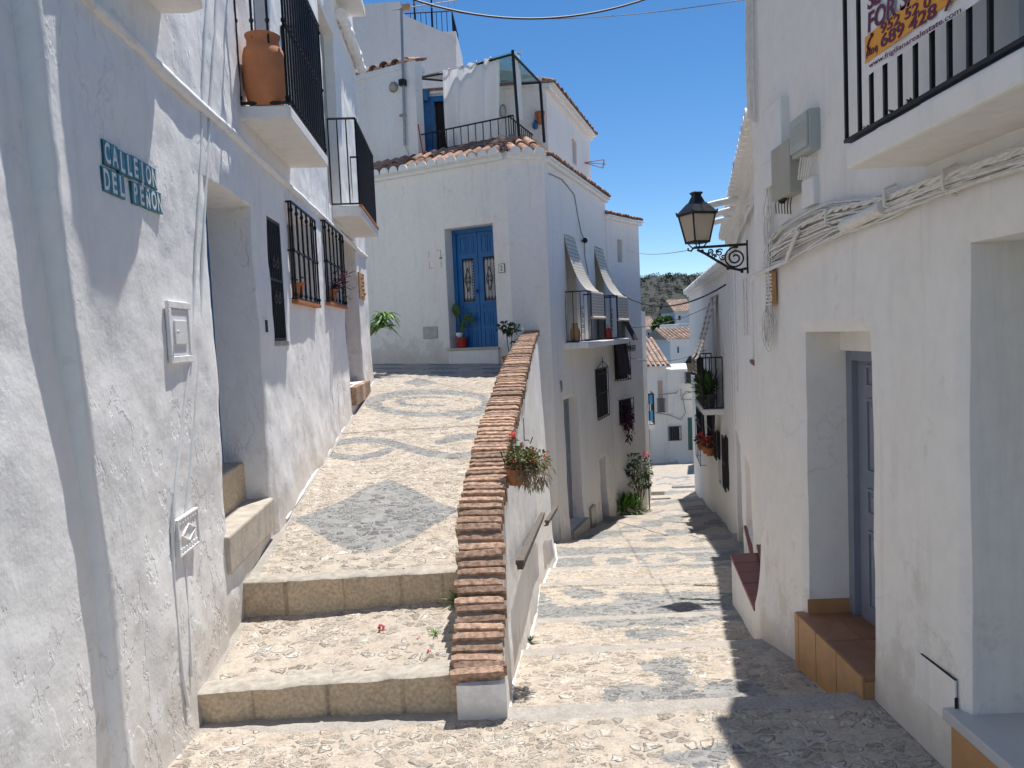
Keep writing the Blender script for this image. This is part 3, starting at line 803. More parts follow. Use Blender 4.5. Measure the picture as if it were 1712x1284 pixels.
def coping():
    rd = random.Random(5); br = MB(); mo = MB()
    P = [Vector(p) for p in PAR]; s = 0; path = []
    for a, b in zip(P, P[1:]):
        n = int((b - a).length / .01)
        for i in range(n): path.append(a + (b - a) * (i / n))
    # smooth the path
    for _ in range(12): path = [path[0]] + [(path[max(0, i - 4)] + path[i] + path[min(len(path) - 1, i + 4)]) / 3 for i in range(1, len(path) - 1)] + [path[-1]]
    acc = 0; pitch_ = .047; nxt = 0.0; prevp = path[0]; st = []
    for i in range(1, len(path)):
        acc += (path[i] - path[i - 1]).length
        if acc >= nxt:
            T = (path[min(len(path) - 1, i + 6)] - path[max(0, i - 6)]).normalized(); st.append((path[i], T)); nxt += pitch_ * rd.uniform(.93, 1.07)
    for k, (c, T) in enumerate(st):
        S = T.cross(Vector((0, 0, 1))).normalized(); N = S.cross(T).normalized()
        br.cur = rd.random() ** 1.2
        ang = rd.uniform(-.05, .05); S = (S + T * ang).normalized()
        th = rd.uniform(.029, .037); up_ = rd.uniform(.008, .026); off = rd.uniform(-.01, .01)
        n = 9; vs = []; rr = [noise.noise(Vector((k * 1.7, q * .9, 3))) for q in range(n + 1)]
        for q in range(n + 1):
            x = -.112 + .224 * q / n + off; e = 1 if 0 < q < n else .75
            w1 = th * .5 * (e + .14 * rr[q]); w2 = th * .5 * (e + .14 * noise.noise(Vector((k, q, 9)))); 
            h = up_ + .005 * noise.noise(Vector((k * 3.3, q * .8, 1))) - (.006 if q in (0, n) else 0)
            base = c + S * x
            vs += [base - T * w1 - N * .06, base - T * w1 + N * (h - .003), base - T * (w1 * .78) + N * h, base + T * (w2 * .78) + N * h, base + T * w2 + N * (h - .003), base + T * w2 - N * .06]
        fs = []
        for q in range(n):
            for j in range(5): fs.append((q * 6 + j, q * 6 + j + 1, q * 6 + 7 + j, q * 6 + 6 + j))
        fs.append((0, 1, 2, 3, 4, 5)); e = n * 6; fs.append((e + 5, e + 4, e + 3, e + 2, e + 1, e))
        br.add(vs, fs)
    br.build('brick_coping', M['brick'], pw, smooth=28)
    vs = []; fs = []
    for i, (c, T) in enumerate(st):
        S = T.cross(Vector((0, 0, 1))).normalized(); N = S.cross(T).normalized()
        for x in (-.1, 0, .1): vs.append(c + S * x + N * (-.004 + .008 * rd.random()))
        vs.append(c + S * .1 - N * .07); vs.append(c - S * .1 - N * .07)
    for i in range(len(st) - 1):
        a = i * 5
        for k in (0, 1): fs.append((a + k, a + k + 1, a + 6 + k, a + 5 + k))
        fs.append((a + 2, a + 3, a + 8, a + 7)); fs.append((a, a + 4, a + 9, a + 5))
    mo.add(vs, fs); mo.build('mortar_bed', M['mortar'], pw, smooth=60)
coping()

def fillet(parent, fx, d0, d1, fz, mat, r=.02, nm='base_fillet'):
    n = int((d1 - d0) / .06); mb = MB()
    mb.tube([(fx(d0 + (d1 - d0) * i / n) + .006 * noise.noise(Vector((i * .4, 0, r))), d0 + (d1 - d0) * i / n, fz(d0 + (d1 - d0) * i / n) + .004) for i in range(n + 1)], [r * (1 + .35 * noise.noise(Vector((i * .5, 3, 0)))) for i in range(n + 1)], 8)
    mb.build(nm, mat, parent, smooth=70)
fillet(pw, lambda d: par(d)[0] + .115 + float(np.interp(d, [7.2, 9.8, 11.9], [0.0, .16, .1])), 3.3, 11.5, lambda d: street_z(d) - .004, M['plaster_l'], .012)
# ------------------------------------------------------------------ left row
LW = Wall((Lx(2.42), 2.42), (Lx(10.6), 10.6))
lh = thing('house', 'long white house with peeling plaster and iron balconies lining the left of the ramp', 'house', (-1.8, 6, 0))
dr = op_px(LW, 347, 301, 447, 838, .24, zb=.62); u1_, z1_ = LW.uv(347, 301)
dr = [LW.uv(347, 400)[0], LW.uv(430, 500)[0], .62, LW.uv(419, 344)[1], .31]
g1 = [LW.uv(445, 360)[0], LW.uv(470, 375)[0], LW.uv(458, 570)[1], LW.uv(445, 358)[1], .10]
w1 = [LW.uv(486, 345, .035)[0] + .03, LW.uv(529, 420, .035)[0] - .03, LW.uv(500, 500, .035)[1], LW.uv(486, 337, .035)[1] - .03, .17]
w2 = [LW.uv(543, 380, .035)[0] + .03, LW.uv(575, 440, .035)[0] - .03, LW.uv(550, 503, .035)[1], LW.uv(543, 369, .035)[1] - .03, .17]
d2 = [LW.uv(573, 450)[0], LW.uv(597, 450)[0], LW.uv(600, 640)[1], LW.uv(592, 404)[1], .20]
# balcony doors up on the wall
b1d = [LW.uv(425, 150, 0)[0], LW.uv(478, 150)[0], 3.0, 4.9, .15]
b2d = [LW.uv(548, 290)[0], LW.uv(570, 290)[0], 2.98, 4.95, .18]
b1d[0] = 2.62; b1d[1] = 3.15
print('L ops', dr, g1, w1, w2, d2, b1d, b2d, LW.len)
def bat(z): return float(np.interp(z, [-.3, 0, .9, 2.1, 2.8, 6], [.13, .12, .09, -.05, -.09, -.10]))
def lshift(u, z): return bat(z) * max(0, 1 - u / .7)
def lflare(u, z):
    d = 2.42 + u; g0 = ramp_z(d) if d > 4 else 0
    if dr[0] - .12 < u < dr[1] + .06: return 0.0
    return .03 * math.exp(-max(0, z - g0) / .25) * min(1, max(0, u - .25) / .4) + .012 * noise.noise(Vector((u * 1.1, z * .7, 5)))
wall_mesh(LW, 0, LW.len, -.25, 6.6, [dr, g1, w1, w2, d2, b1d, b2d], M['plaster_l'], lh, cell=.04, amp=.014, freq=2.2, fn=lflare, skirt=.5, seed=1, us_fn=lshift, gnd=lambda x, y: ramp_z(y) if y > 3.2 else 0)
sh = MB(); sh.slab([(Lx(2.42) - .30, 2.6), (Lx(10.6) - .30, 10.5), (-6, 10.5), (-6, 2.6)], -.3, 6.55); sh.build('body', M['plaster'], lh)
# near set-back section
NW = Wall((Lx(.4) - .058, .4), (Lx(2.60) - .058, 2.60))
nh = thing('house', 'rough white house wall in the bottom left foreground, set back from the pier', 'house', (-1.6, 1, 0))
wall_mesh(NW, 0, NW.len, -.3, 6.5, [], M['plaster_l'], nh, cell=.04, amp=.010, freq=2.2, skirt=.3, seed=4, fn=lambda u, z: float(np.interp(z, [0, 1.0, 2.2, 3], [.022, .015, .0, -.01])), gnd=lambda x, y: 0)
sh = MB(); sh.slab([(Lx(.4) - .3, .4), (Lx(2.4) - .3, 2.40), (-5, 2.40), (-5, .4)], -.3, 6.4); sh.build('body', M['plaster'], nh)
# return face of the pier, softly rounded, part of long house
def pier():
    mb = MB(); n = 120; vs = []; A = LW.p(0, 0, 0)
    prof = [(0.0, -.16), (-.008, -.11), (-.014, -.05), (-.010, -.012), (.004, .004), (.03, .006)]
    for i in range(n + 1):
        z = -.3 + 6.9 * i / n
        for (u, y) in prof:
            q = .006 * noise.fractal(Vector((u * 8, z * 3, 3)), 1, 2, 3)
            wv = .012 * noise.noise(Vector((0, z * 1.3, 8)))
            fl_ = 0
            vs.append(LW.p(u + bat(z) + q + (wv if y < 0.01 else 0), y + (q if y > 0 else 0) + (fl_ if y > 0 else 0) * (1 if u > .01 else .8), z))
    m_ = len(prof); fs = []
    for i in range(n):
        for k in range(m_ - 1): a = i * m_ + k; fs.append((a, a + 1, a + m_ + 1, a + m_))
    mb.add(vs, fs); mb.build('pier', M['plaster_l'], lh, smooth=70)
pier()
# string course
mb = MB(); pts = []
for i in range(160):
    u = .0 + (LW.len) * i / 159; pts.append(LW.p(u, .005 + .006 * noise.noise(Vector((u * 3, 0, 0))), 2.78 - .006 * u + .012 * noise.noise(Vector((u * 1.3, 1, 0)))))
mb.tube(pts, [.026 + .006 * noise.noise(Vector((i * .3, 4, 0))) for i in range(160)], 8); mb.build('string_course', M['plaster_l'], lh, smooth=60)
# upper cornice at far end
mb = MB(); rd = random.Random(3)
ua = LW.uv(561, 25)[0]; ub = LW.uv(596, 105)[0]
pts = [LW.p(ua + (ub - ua) * i / 40, .05 + .02 * rd.random(), 5.27 + .03 * rd.random()) for i in range(41)]
mb.tube(pts, [.05 + .03 * rd.random() for _ in pts], 8); mb.build('cornice', M['plaster_l'], lh, smooth=60)
fillet(lh, lambda d: Lx(d) + .022, 4.95, 10.5, ramp_z, M['white'], .012)
# door
mb = MB(); panel_leaf(mb, LW, dr[0] - .02, dr[1] + .01, .90, dr[3] + .01, -.262, [(.15, .85, .05, .3), (.15, .85, .35, .62), (.15, .85, .67, .95)]); mb.build('door', M['blue'], lh)
mb = MB(); mb.box(LW, dr[0] - .02, dr[1] + .003, -.31, -.14, .6, .895); mb.build('threshold', M['rstone'], lh, bevel=.012)
# entrance slab
mb = MB(); mb.box(LW, dr[0] - .06, dr[1] + .01, -.30, .022, .47, .665); mb.build('door_step', M['stepc'], lh, bevel=.012)
# grille 1 flush
def flat_grille(root, W, o, y, n, mat, label=None, sill=True, mid=True, name='window_grille'):
    mb = MB(); u0, u1, z0, z1 = o[:4]
    for i in range(n):
        u = u0 + (u1 - u0) * (i + .5) / n; mb.tube([W.p(u, y, z0), W.p(u, y, z1)], .007, 6)
    for z in (z0 + .01, z1 - .01): mb.box(W, u0, u1, y - .008, y + .008, z - .01, z + .01)
    for u in (u0 + .008, u1 - .008): mb.box(W, u - .009, u + .009, y - .009, y + .009, z0, z1)
    if mid: mb.box(W, u0, u1, y - .006, y + .01, (z0 + z1) / 2 - .008, (z0 + z1) / 2 + .008)
    return mb.build(name, mat, root)
def pane(root, W, o, mat=None, y=None, name='window'):
    mb = MB(); u0, u1, z0, z1, D = o; y = -D + .012 if y is None else y; t = .028
    fr = mb
    for a in ((u0, u1, z0, z0 + t), (u0, u1, z1 - t, z1), (u0, u0 + t, z0 + t, z1 - t), (u1 - t, u1, z0 + t, z1 - t), ((u0 + u1) / 2 - t / 2, (u0 + u1) / 2 + t / 2, z0 + t, z1 - t)):
        fr.box(W, a[0], a[1], y, y + .03, a[2], a[3])
    f = fr.build(name, mat or M['white'], root)
    p = MB(); p.box(W, u0 + t * .5, u1 - t * .5, y + .006, y + .012, z0 + t * .5, z1 - t * .5); p.build('pane', M['glassd'], f)
    return f
gm, gnt, gb = newmat('window_glass'); gb.inputs['Base Color'].default_value = (.02, .025, .03, 1); gb.inputs['Roughness'].default_value = .08; gb.inputs['Specular IOR Level'].default_value = .8
M['glassd'] = gm
pane(lh, LW, g1, M['iron_l']); flat_grille(lh, LW, g1, -.02, 8, M['iron'])
mb = MB(); o = g1; mb.box(LW, o[0] - .005, o[1] + .005, -.10, .008, o[2] - .035, o[2]); mb.build('window_sill', M['conc'], lh, bevel=.004)
# scroll on grille 1
mb = MB(); cu = (g1[0] + g1[1]) / 2
for cz in (.12, -.12):
    for s_ in (1, -1):
        mb = MB(); mb.tube(spiral(LW, cu + s_ * .05, (g1[2] + g1[3]) / 2 + cz, .012, .045, 1.2, 0, 18, y=-.008), .005, 5); mb.build('grille_scroll', M['iron_l'], lh)
def box_grille(root, W, o, p, n, knobs=True, name='window_grille'):
    mb = MB(); u0, u1, z0, z1 = o[:4]; e = .03; u0 -= e; u1 += e; z0 -= .0; z1 += .03
    xs = [u0 + (u1 - u0) * i / (n - 1) for i in range(n)]
    for i, u in enumerate(xs):
        mb.tube([W.p(u, p, z0), W.p(u, p, z1)], .0085, 6)
        if knobs:
            zm = (z0 + z1) / 2
            for z in (zm, z0 + .03, z1 - .06): mb.blob(tuple(W.p(u, p, z)), .015, .015, .02, 6, 4)
    for u in (u0, u1):
        mb.tube([W.p(u, p * .5, z0), W.p(u, p * .5, z1)], .007, 6)
        for z in (z0, z1, (z0 + z1) / 2): mb.tube([W.p(u, -.02, z), W.p(u, p, z)], .008, 6)
    for z in (z0, z1, (z0 + z1) / 2): mb.box(W, u0, u1, p - .008, p + .008, z - .006, z + .006)
    return mb.build(name, M['iron'], root)
for o in (w1, w2):
    pane(lh, LW, o, M['white']); box_grille(lh, LW, o, .035, 6)
    mb = MB(); mb.box(LW, o[0] - .03, o[1] + .03, -.15, .05, o[2] - .035, o[2] - .008); mb.build('window_sill', M['terra'], lh, bevel=.003)
# doorway 2
mb = MB(); panel_leaf(mb, LW, d2[0], d2[1], d2[2], d2[3], -.175, [(.15, .85, .08, .45), (.15, .85, .52, .92)]); mb.build('door', M['brown_door'], lh)
u_, zz_ = LW.uv(600, 640)
mb = MB()
for i in range(5):
    w_ = (d2[1] - d2[0] + .12) / 5; mb.cur = random.random()
    mb.box(LW, d2[0] - .02 + w_ * i, d2[0] - .02 + w_ * (i + 1) - .006, -.16, .075, d2[2] - .2, d2[2] - .002, j=.003)
mb.build('brick_step', M['brick'], lh, bevel=.004)
# balcony interiors
pane(lh, LW, b1d, M['slate']); 
mb = MB(); z = 3.0
nsl = 60
for i in range(nsl): mb.box(LW, b2d[0] + .01, b2d[1] - .01, -.12, -.105, 3.0 + i * .032, 3.0 + i * .032 + .024)
mb.build('slatted_shutter', M['beigebox'], lh)
# balconies: slab + railing
def balcony_slab(root, W, u0, u1, p, z0, z1, mat, tile=False, name='balcony'):
    mb = MB(); n = 14; 
    mb.prism(Fr(W.p(0, 0, 0), W.ex, W.ey, W.ez), [(u0, z0), (u0, z1), (u1, z1), (u1, z0)], -.05, p)
    o = mb.build(name, mat, root, bevel=.012)
    return o
ua, zt = LW.uv(402, 178); _, _ = LW.uv(482, 172, .28)
B1 = (LW.uv(402, 178)[0], LW.uv(547, 260, .28)[0], .28)
b1 = balcony_slab(lh, LW, B1[0], B1[1], .285, 2.915, 2.995, M['plaster'])
mb = MB(); P = [LW.p(B1[0] + .01, 0, 0), LW.p(B1[0] + .01, .27, 0), LW.p(B1[1] - .02, .27, 0), LW.p(B1[1] - .02, 0, 0)]
railing(mb, P[:2], 3.01, 3.95, .1, .0075, True, rr=.012); railing(mb, P[1:3], 3.01, 3.95, .082, .0075, True); railing(mb, P[2:], 3.01, 3.95, .1, .0075, True)
mb.build('railing', M['iron'], b1)
mb = MB(); ins = LW.uv(525, 73, .27)
B2 = (LW.uv(553, 305)[0], LW.uv(629, 345, .28)[0], .28)
b2 = balcony_slab(lh, LW, B2[0], B2[1], .285, 2.86, 2.965, M['plaster'])
mb = MB(); mb.box(LW, B2[0] - .01, B2[1] + .01, .27, .30, 2.95, 2.975); mb.build('edge_tiles', M['terra'], b2)
mb = MB(); P = [LW.p(B2[0] + .01, 0, 0), LW.p(B2[0] + .01, .27, 0), LW.p(B2[1] - .02, .27, 0), LW.p(B2[1] - .02, 0, 0)]
railing(mb, P[:2], 2.985, 3.83, .1, .007); railing(mb, P[1:3], 2.985, 3.83, .085, .007); railing(mb, P[2:], 2.985, 3.83, .1, .007)
mb.build('railing', M['iron'], b2)
# upper small slab far end, near top slab
balcony_slab(lh, LW, LW.uv(548, 19)[0] - .1, LW.uv(610, 19, .28)[0], .285, 5.45, 5.55, M['plaster'])
mb = MB(); F0 = 3.02
pl = [(LW.p(-.02, -.02, 0)), LW.p(.01, .0, 0), LW.p(.12, .055, 0), LW.p(.41, .19, 0), LW.p(.58, .222, 0), LW.p(.78, .226, 0), LW.p(.92, .19, 0), LW.p(.96, .12, 0), LW.p(.96, -.05, 0)]
mb.slab([(p.x, p.y) for p in pl], F0, F0 + .09); b3 = mb.build('balcony', M['plaster'], lh, bevel=.01)
# ------------------------------------------------------------------ corner house (C)
ch = thing('house', 'white corner house with double blue door, scalloped tile eave and pergola terrace', 'house', (.05, 11.8, 1.15))
dirF = Vector((2.24, -1.3, 0)).normalized()
FB = Vector((.05, 11.8, 0)); FA = FB - dirF * 4.4
CF = Wall(FA, FB); CC = Wall((.05, 11.8), (.64, 12.0)); CR = Wall((.64, 12.0), (2.06, 16.0))
EZ = 4.33
# blue door opening
bd = [CF.uv(745, 480)[0], CF.uv(827, 480)[0], CF.uv(800, 581)[1], CF.uv(760, 381)[1], .28]
bd[0] = CF.uv(748, 500)[0]; bd[1] = CF.uv(829, 500)[0]
print('bd', bd)
wall_mesh(CF, 0, CF.len, .9, EZ + .02, [bd], M['plaster_c'], ch, cell=.08, amp=.012, seed=2, gnd=lambda x, y: 1.25)
wall_mesh(CC, 0, CC.len, -2.6, EZ + .02, [], M['plaster_c'], ch, cell=.08, amp=.01, seed=3)
def cop(W, x0, y0, x1, y1, D, ym=None):
    """door/window of a side wall: x0,x1 columns measured at row ym"""
    ym = ym or (y0 + y1) / 2
    return [W.uv(x0, ym)[0], W.uv(x1, ym)[0], W.uv(x0, y1)[1], W.uv(x0, y0)[1], D]
o_b1 = cop(CR, 947, 392, 964, 568, .22, 480); o_b2 = cop(CR, 996, 412, 1010, 555, .22, 480)
o_d1 = cop(CR, 947, 667, 972, 893, .22, 780); o_d2 = cop(CR, 1004, 768, 1015, 880, .2, 820)
o_b2[2] = o_b1[2] = 1.42
print('CR ops', o_b1, o_b2, o_d1, o_d2, CR.len)
wall_mesh(CR, 0, CR.len, -3.2, EZ + .02, [o_b1, o_b2, o_d1, o_d2], M['plaster'], ch, cell=.08, amp=.012, seed=5, gnd=lambda x, y: street_z(y),
          fn=lambda u, z: .05 * math.exp(-max(0, z + 1.75 + u * .15) / .5))
sh = MB(); back = [(2.9, 17.5), (-3.2, 17.5), (-3.9, 14.2)]
ins = .34
pl = [CF.p(.3, -ins, 0), CF.p(CF.len - .1, -ins, 0), CC.p(CC.len / 2, -ins, 0), CR.p(.25, -ins, 0), CR.p(CR.len - .1, -ins, 0)]
sh.slab([(p.x, p.y) for p in pl] + [(1.4, 17.3), (-3.0, 17.3)], -3.2, EZ - .02); sh.build('body', M['plaster'], ch)
tr = MB(); pl = [CF.p(.0, -.06, 0), CF.p(CF.len, -.06, 0), CC.p(CC.len, -.06, 0), CR.p(CR.len, -.06, 0)]
tr.slab([(p.x, p.y) for p in pl] + [(1.4, 17.3), (-3.0, 17.3)], EZ - .02, EZ + .06); tr.build('terrace_floor', M['terra'], ch)
# eaves
inF = -CF.ey; inC = -CC.ey; inR = -CR.ey
tile_eave(ch, CF.p(0, 0, 0), CF.p(CF.len - .05, 0, 0), EZ, inF, run=.42, rise=.22, seed=1)
tile_eave(ch, CC.p(.02, 0, 0), CC.p(CC.len - .02, 0, 0), EZ, inC, run=.42, rise=.22, seed=2)
tile_eave(ch, CR.p(.05, 0, 0), CR.p(CR.len + .05, 0, 0), EZ - .02, inR, run=.62, rise=.24, seed=3, pitch=.15, rad=.068, mortar=False)
# terrace kerb
mb = MB()
k0 = CF.p(2.0, -.50, 0); k1 = CF.p(CF.len - .12, -.50, 0); k2 = CR.p(.18, -.55, 0); k3 = CR.p(2.0, -.60, 0)
def kerbstrip(mb, a, b, w, z0, z1):
    e = (b - a).normalized(); F = Fr(a, e, Vector((e.y, -e.x, 0)), (0, 0, 1)); mb.box(F, -.02, (b - a).length + .02, -w, 0, z0, z1)
for a, b in ((k0, k1), (k1, k2), (k2, k3)): kerbstrip(mb, a, b, .12, EZ - .05, EZ + .36)
mb.build('terrace_kerb', M['plaster_old'], ch)
# upper storey
Y1 = Vector((-1.75, 13.75, 0)); Y2 = Vector((.80, 13.55, 0)); Y3 = Vector((1.93, 17.2, 0))
UB = Wall(Y1, Y2); UR = Wall(Y2, Y3)
tdo = [UB.uv(708, 200)[0], UB.uv(746, 200)[0], 4.5, UB.uv(720, 166)[1], .12]
urw = [UR.uv(957, 250)[0], UR.uv(964, 250)[0], UR.uv(960, 273)[1], UR.uv(957, 231)[1], .12]
UZ = UR.uv(934, 157)[1]; print('UZ', UZ, tdo, urw)
UZ = 5.86
wall_mesh(UB, 0, UB.len, EZ, UZ, [tdo], M['plaster_c'], ch, cell=.1, amp=.012, seed=6, skirt=.3)
wall_mesh(UR, 0, UR.len, EZ, UZ, [urw], M['plaster'], ch, cell=.1, amp=.012, seed=7, skirt=.3)
sh = MB(); pl = [UB.p(.1, -.25, 0), UB.p(UB.len - .15, -.25, 0), UR.p(.15, -.25, 0), UR.p(UR.len, -.25, 0), Vector((-1.7, 17.6, 0))]
sh.slab([(p.x, p.y) for p in pl], EZ, UZ - .01); 
sh.build('upper_body', M['plaster'], ch)
tile_eave(ch, UR.p(-.05, 0, 0), UR.p(UR.len, 0, 0), UZ, -UR.ey, run=.9, rise=.28, seed=5, pitch=.15, rad=.068, courses=3, over=.18, mortar=False)
mb = MB()
for i in range(9):
    mb.cur = random.random(); w_ = (UB.len + .1) / 9; mb.box(UB, w_ * i + .003, w_ * (i + 1) - .003, -.6, .10, UZ, UZ + .035)
mb.box(UB, 0, UB.len + .1, -3.0, -.1, UZ + .03, UZ + .06)
mb.build('roof_edge', M['tile'], ch, bevel=.004)
mb = MB(); mb.box(UB, 0, UB.len + .06, -.3, .06, UZ - .05, UZ - .002); mb.build('eave', M['white'], ch)
# small window of upper side, dark
mb = MB(); o = urw; mb.box(UR, o[0], o[1], -.11, -.10, o[2], o[3]); mb.build('window', M['glassd'], ch)
# upper left block flush behind the eave
UF = Wall(CF.p(.2, -.45, 0), CF.p(CF.uv(697, 200, -.45)[0], -.45, 0))
UFZ = 6.22
wall_mesh(UF, 0, UF.len, EZ, UFZ, [], M['plaster_c'], ch, cell=.1, amp=.012, seed=8, skirt=.2)
sh = MB(); pl = [UF.p(0.1, -.15, 0), UF.p(UF.len - .0, -.15, 0), UF.p(UF.len, -.02, 0), Vector((-1.66, 14.2, 0)), Vector((-1.6, 17.2, 0)), Vector((-3.4, 17.2, 0))]
sh.slab([(p.x, p.y) for p in pl], EZ, UFZ - .02); sh.build('side_body', M['plaster_c'], ch)
tile_eave(ch, UF.p(.55, 0, 0), UF.p(UF.len - .22, 0, 0), UFZ, -UF.ey, run=.5, rise=.16, seed=9, pitch=.24, rad=.1, over=.06, mortar=False)
# terrace door (blue) with open leaf
mb = MB(); panel_leaf(mb, UB, tdo[0], (tdo[0] + tdo[1]) / 2, tdo[2], tdo[3] - .04, .02, [(.15, .85, .05, .2), (.15, .85, .24, .4), (.15, .85, .44, .6), (.15, .85, .64, .8), (.15, .85, .84, .96)], t=.04)
mb.box(UB, tdo[0] - .04, tdo[1] + .06, -.02, .035, tdo[3] - .05, tdo[3] + .04); mb.box(UB, tdo[1] - .0, tdo[1] + .06, -.02, .035, tdo[2], tdo[3] - .05)
mb.build('door', M['blue'], ch)
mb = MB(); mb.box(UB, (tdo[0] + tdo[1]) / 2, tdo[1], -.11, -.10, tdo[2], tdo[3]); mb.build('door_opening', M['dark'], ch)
# main blue double door
root = ch; F = CF; x0, x1, z0, z1 = bd[0] + .0, bd[1], bd[2], bd[3]
mb = MB(); fw = .07
mb.box(F, x0, x0 + fw, -.27, -.20, z0, z1); mb.box(F, x1 - fw * .4, x1, -.27, -.20, z0, z1); mb.box(F, x0 + fw, x1 - fw * .4, -.27, -.20, z1 - fw, z1)
df = mb.build('door_frame', M['blue'], ch, bevel=.004)
xm = (x0 + x1) / 2 + .01
def door_leaf(a, b):
    mb = MB(); h = z1 - fw - z0
    zf = lambda f: z0 + h * f
    panel_leaf(mb, F, a, b, z0, zf(.40), -.235, [(.14, .46, .03, .40), (.54, .86, .03, .40), (.14, .46, .46, .78), (.54, .86, .46, .78), (.14, .86, .84, .96)], t=.025)
    panel_leaf(mb, F, a, b, zf(.78), z0 + h, -.235, [(.16, .46, .2, .85), (.54, .84, .2, .85)], t=.025)
    w_ = b - a; st_ = .22 * w_
    mb.box(F, a, a + st_, -.26, -.235, zf(.40), zf(.78)); mb.box(F, b - st_, b, -.26, -.235, zf(.40), zf(.78))
    l = mb.build('door', M['blue'], ch, bevel=.002)
    gl = MB(); gl.box(F, a + st_, b - st_, -.256, -.252, zf(.40), zf(.78)); gl.build('pane', M['glassd'], l)
    lc = MB(); n = 14; A, B = a + st_ + .012, b - st_ - .012
    for i in range(n):
        zz0 = zf(.42) + (zf(.765) - zf(.42)) * i / n; zz1 = zf(.42) + (zf(.765) - zf(.42)) * (i + 1) / n; zm = (zz0 + zz1) / 2
        lc.add([F.p(A + .01, -.249, zz0), F.p(B - .025, -.249, zz0), F.p(B, -.249, zm), F.p(B - .025, -.249, zz1), F.p(A + .01, -.249, zz1), F.p(A, -.249, zm)], [(0, 1, 2, 3, 4, 5)])
    lc.build('lace_curtain', M['curt'], l)
    gr = MB(); A, B = a + st_, b - st_; zb_, zt_ = zf(.41), zf(.775); c = (A + B) / 2; zc = (zb_ + zt_) / 2
    for k in range(4):
        u = A + (B - A) * (k + .5) / 4; gr.tube([F.p(u, -.228, zb_), F.p(u, -.228, zt_)], .0045, 5)
        for zz in (zb_ + .03, zt_ - .03): gr.blob(tuple(F.p(u, -.228, zz)), .013, .013, .02, 6, 4)
    for s_ in (1, -1):
        gr.tube([F.p(c, -.222, zc + .19), F.p(c + s_ * .06, -.222, zc), F.p(c, -.222, zc - .19)], .0055, 5)
        gr.tube(spiral(F, c + s_ * .03, zc + .035, .006, .024, 1.2, 0, 14, y=-.220), .004, 5)
        gr.tube(spiral(F, c + s_ * .03, zc - .035, .006, .024, 1.2, 3, 14, y=-.220), .004, 5)
    gr.box(F, A, B, -.233, -.225, zb_ - .004, zb_ + .006); gr.box(F, A, B, -.233, -.225, zt_ - .006, zt_ + .004)
    gr.build('door_grille', M['iron'], l)
    return l
la = door_leaf(x0 + fw, xm - .004); lb = door_leaf(xm + .004, x1 - fw * .4)
mb = MB(); mb.blob(tuple(F.p(xm - .03, -.215, (z0 + z1) / 2 - .05)), .014, .014, .03); mb.build('handle', M['iron'], la)
mb = MB(); mb.box(F, x0 - .03, x1 + .03, -.27, .05, z0 - .035, z0); mb.build('door_sill', M['sill'], ch, bevel=.005)
mb = MB(); mb.box(F, x0 - .01, x1 + .02, -.2, .035, z0 - .4, z0 - .035); mb.build('door_plinth', M['plaster_c'], ch, bevel=.01)
# street doors of the side wall
def blank_door(root, W, o, mat, t=.03, name='door', panels=((.14, .86, .06, .46), (.14, .86, .54, .94))):
    mb = MB(); panel_leaf(mb, W, o[0], o[1], o[2], o[3], -o[4] + .035, panels, t=t); return mb.build(name, mat, root)
blank_door(ch, CR, o_d1, M['slate']); blank_door(ch, CR, o_d2, M['slate'])
mb = MB(); mb.box(CR, o_d1[0] - .02, o_d1[1] + .05, -.2, .10, o_d1[2] - .35, o_d1[2]); mb.build('door_step', M['conc'], ch, bevel=.01)
for o in (o_b1, o_b2):
    blank_door(ch, CR, o, M['beigebox'])
# balcony slab and two railings
bs = balcony_slab(ch, CR, CR.uv(944, 575)[0], CR.uv(1052, 556, .40)[0], .40, 1.32, 1.42, M['plaster'])
def rail3(root, W, u0, u1, p, z0, z1, sp, extra=None):
    mb = MB(); P = [W.p(u0, 0, 0), W.p(u0, p, 0), W.p(u1, p, 0), W.p(u1, 0, 0)]
    railing(mb, P[:2], z0, z1, sp * 1.3, .007); railing(mb, P[1:3], z0, z1, sp, .007); railing(mb, P[2:], z0, z1, sp * 1.3, .007)
    F2 = Fr(W.p(u0, 0, 0), W.ey, W.ex, (0, 0, 1))
    for k in (.25, .45, .62):
        for s_ in (1, -1):
            mb.tube(spiral(F2, p * .72, z0 + (z1 - z0) * k + s_ * .035, .008, .032, 1.1, s_, 14), .005, 5)
    return mb.build('railing', M['iron'], root)
u_a = CR.uv(945, 500)[0]; u_b = CR.uv(1010, 500, .38)[0]; u_c = CR.uv(998, 500)[0]; u_d = CR.uv(1042, 500, .38)[0]
print('rails', u_a, u_b, u_c, u_d)
zr = 2.26
rail3(bs, CR, u_a, u_b, .38, 1.44, zr, .085); rail3(bs, CR, max(u_c, u_b + .08), u_d, .38, 1.44, zr, .085)
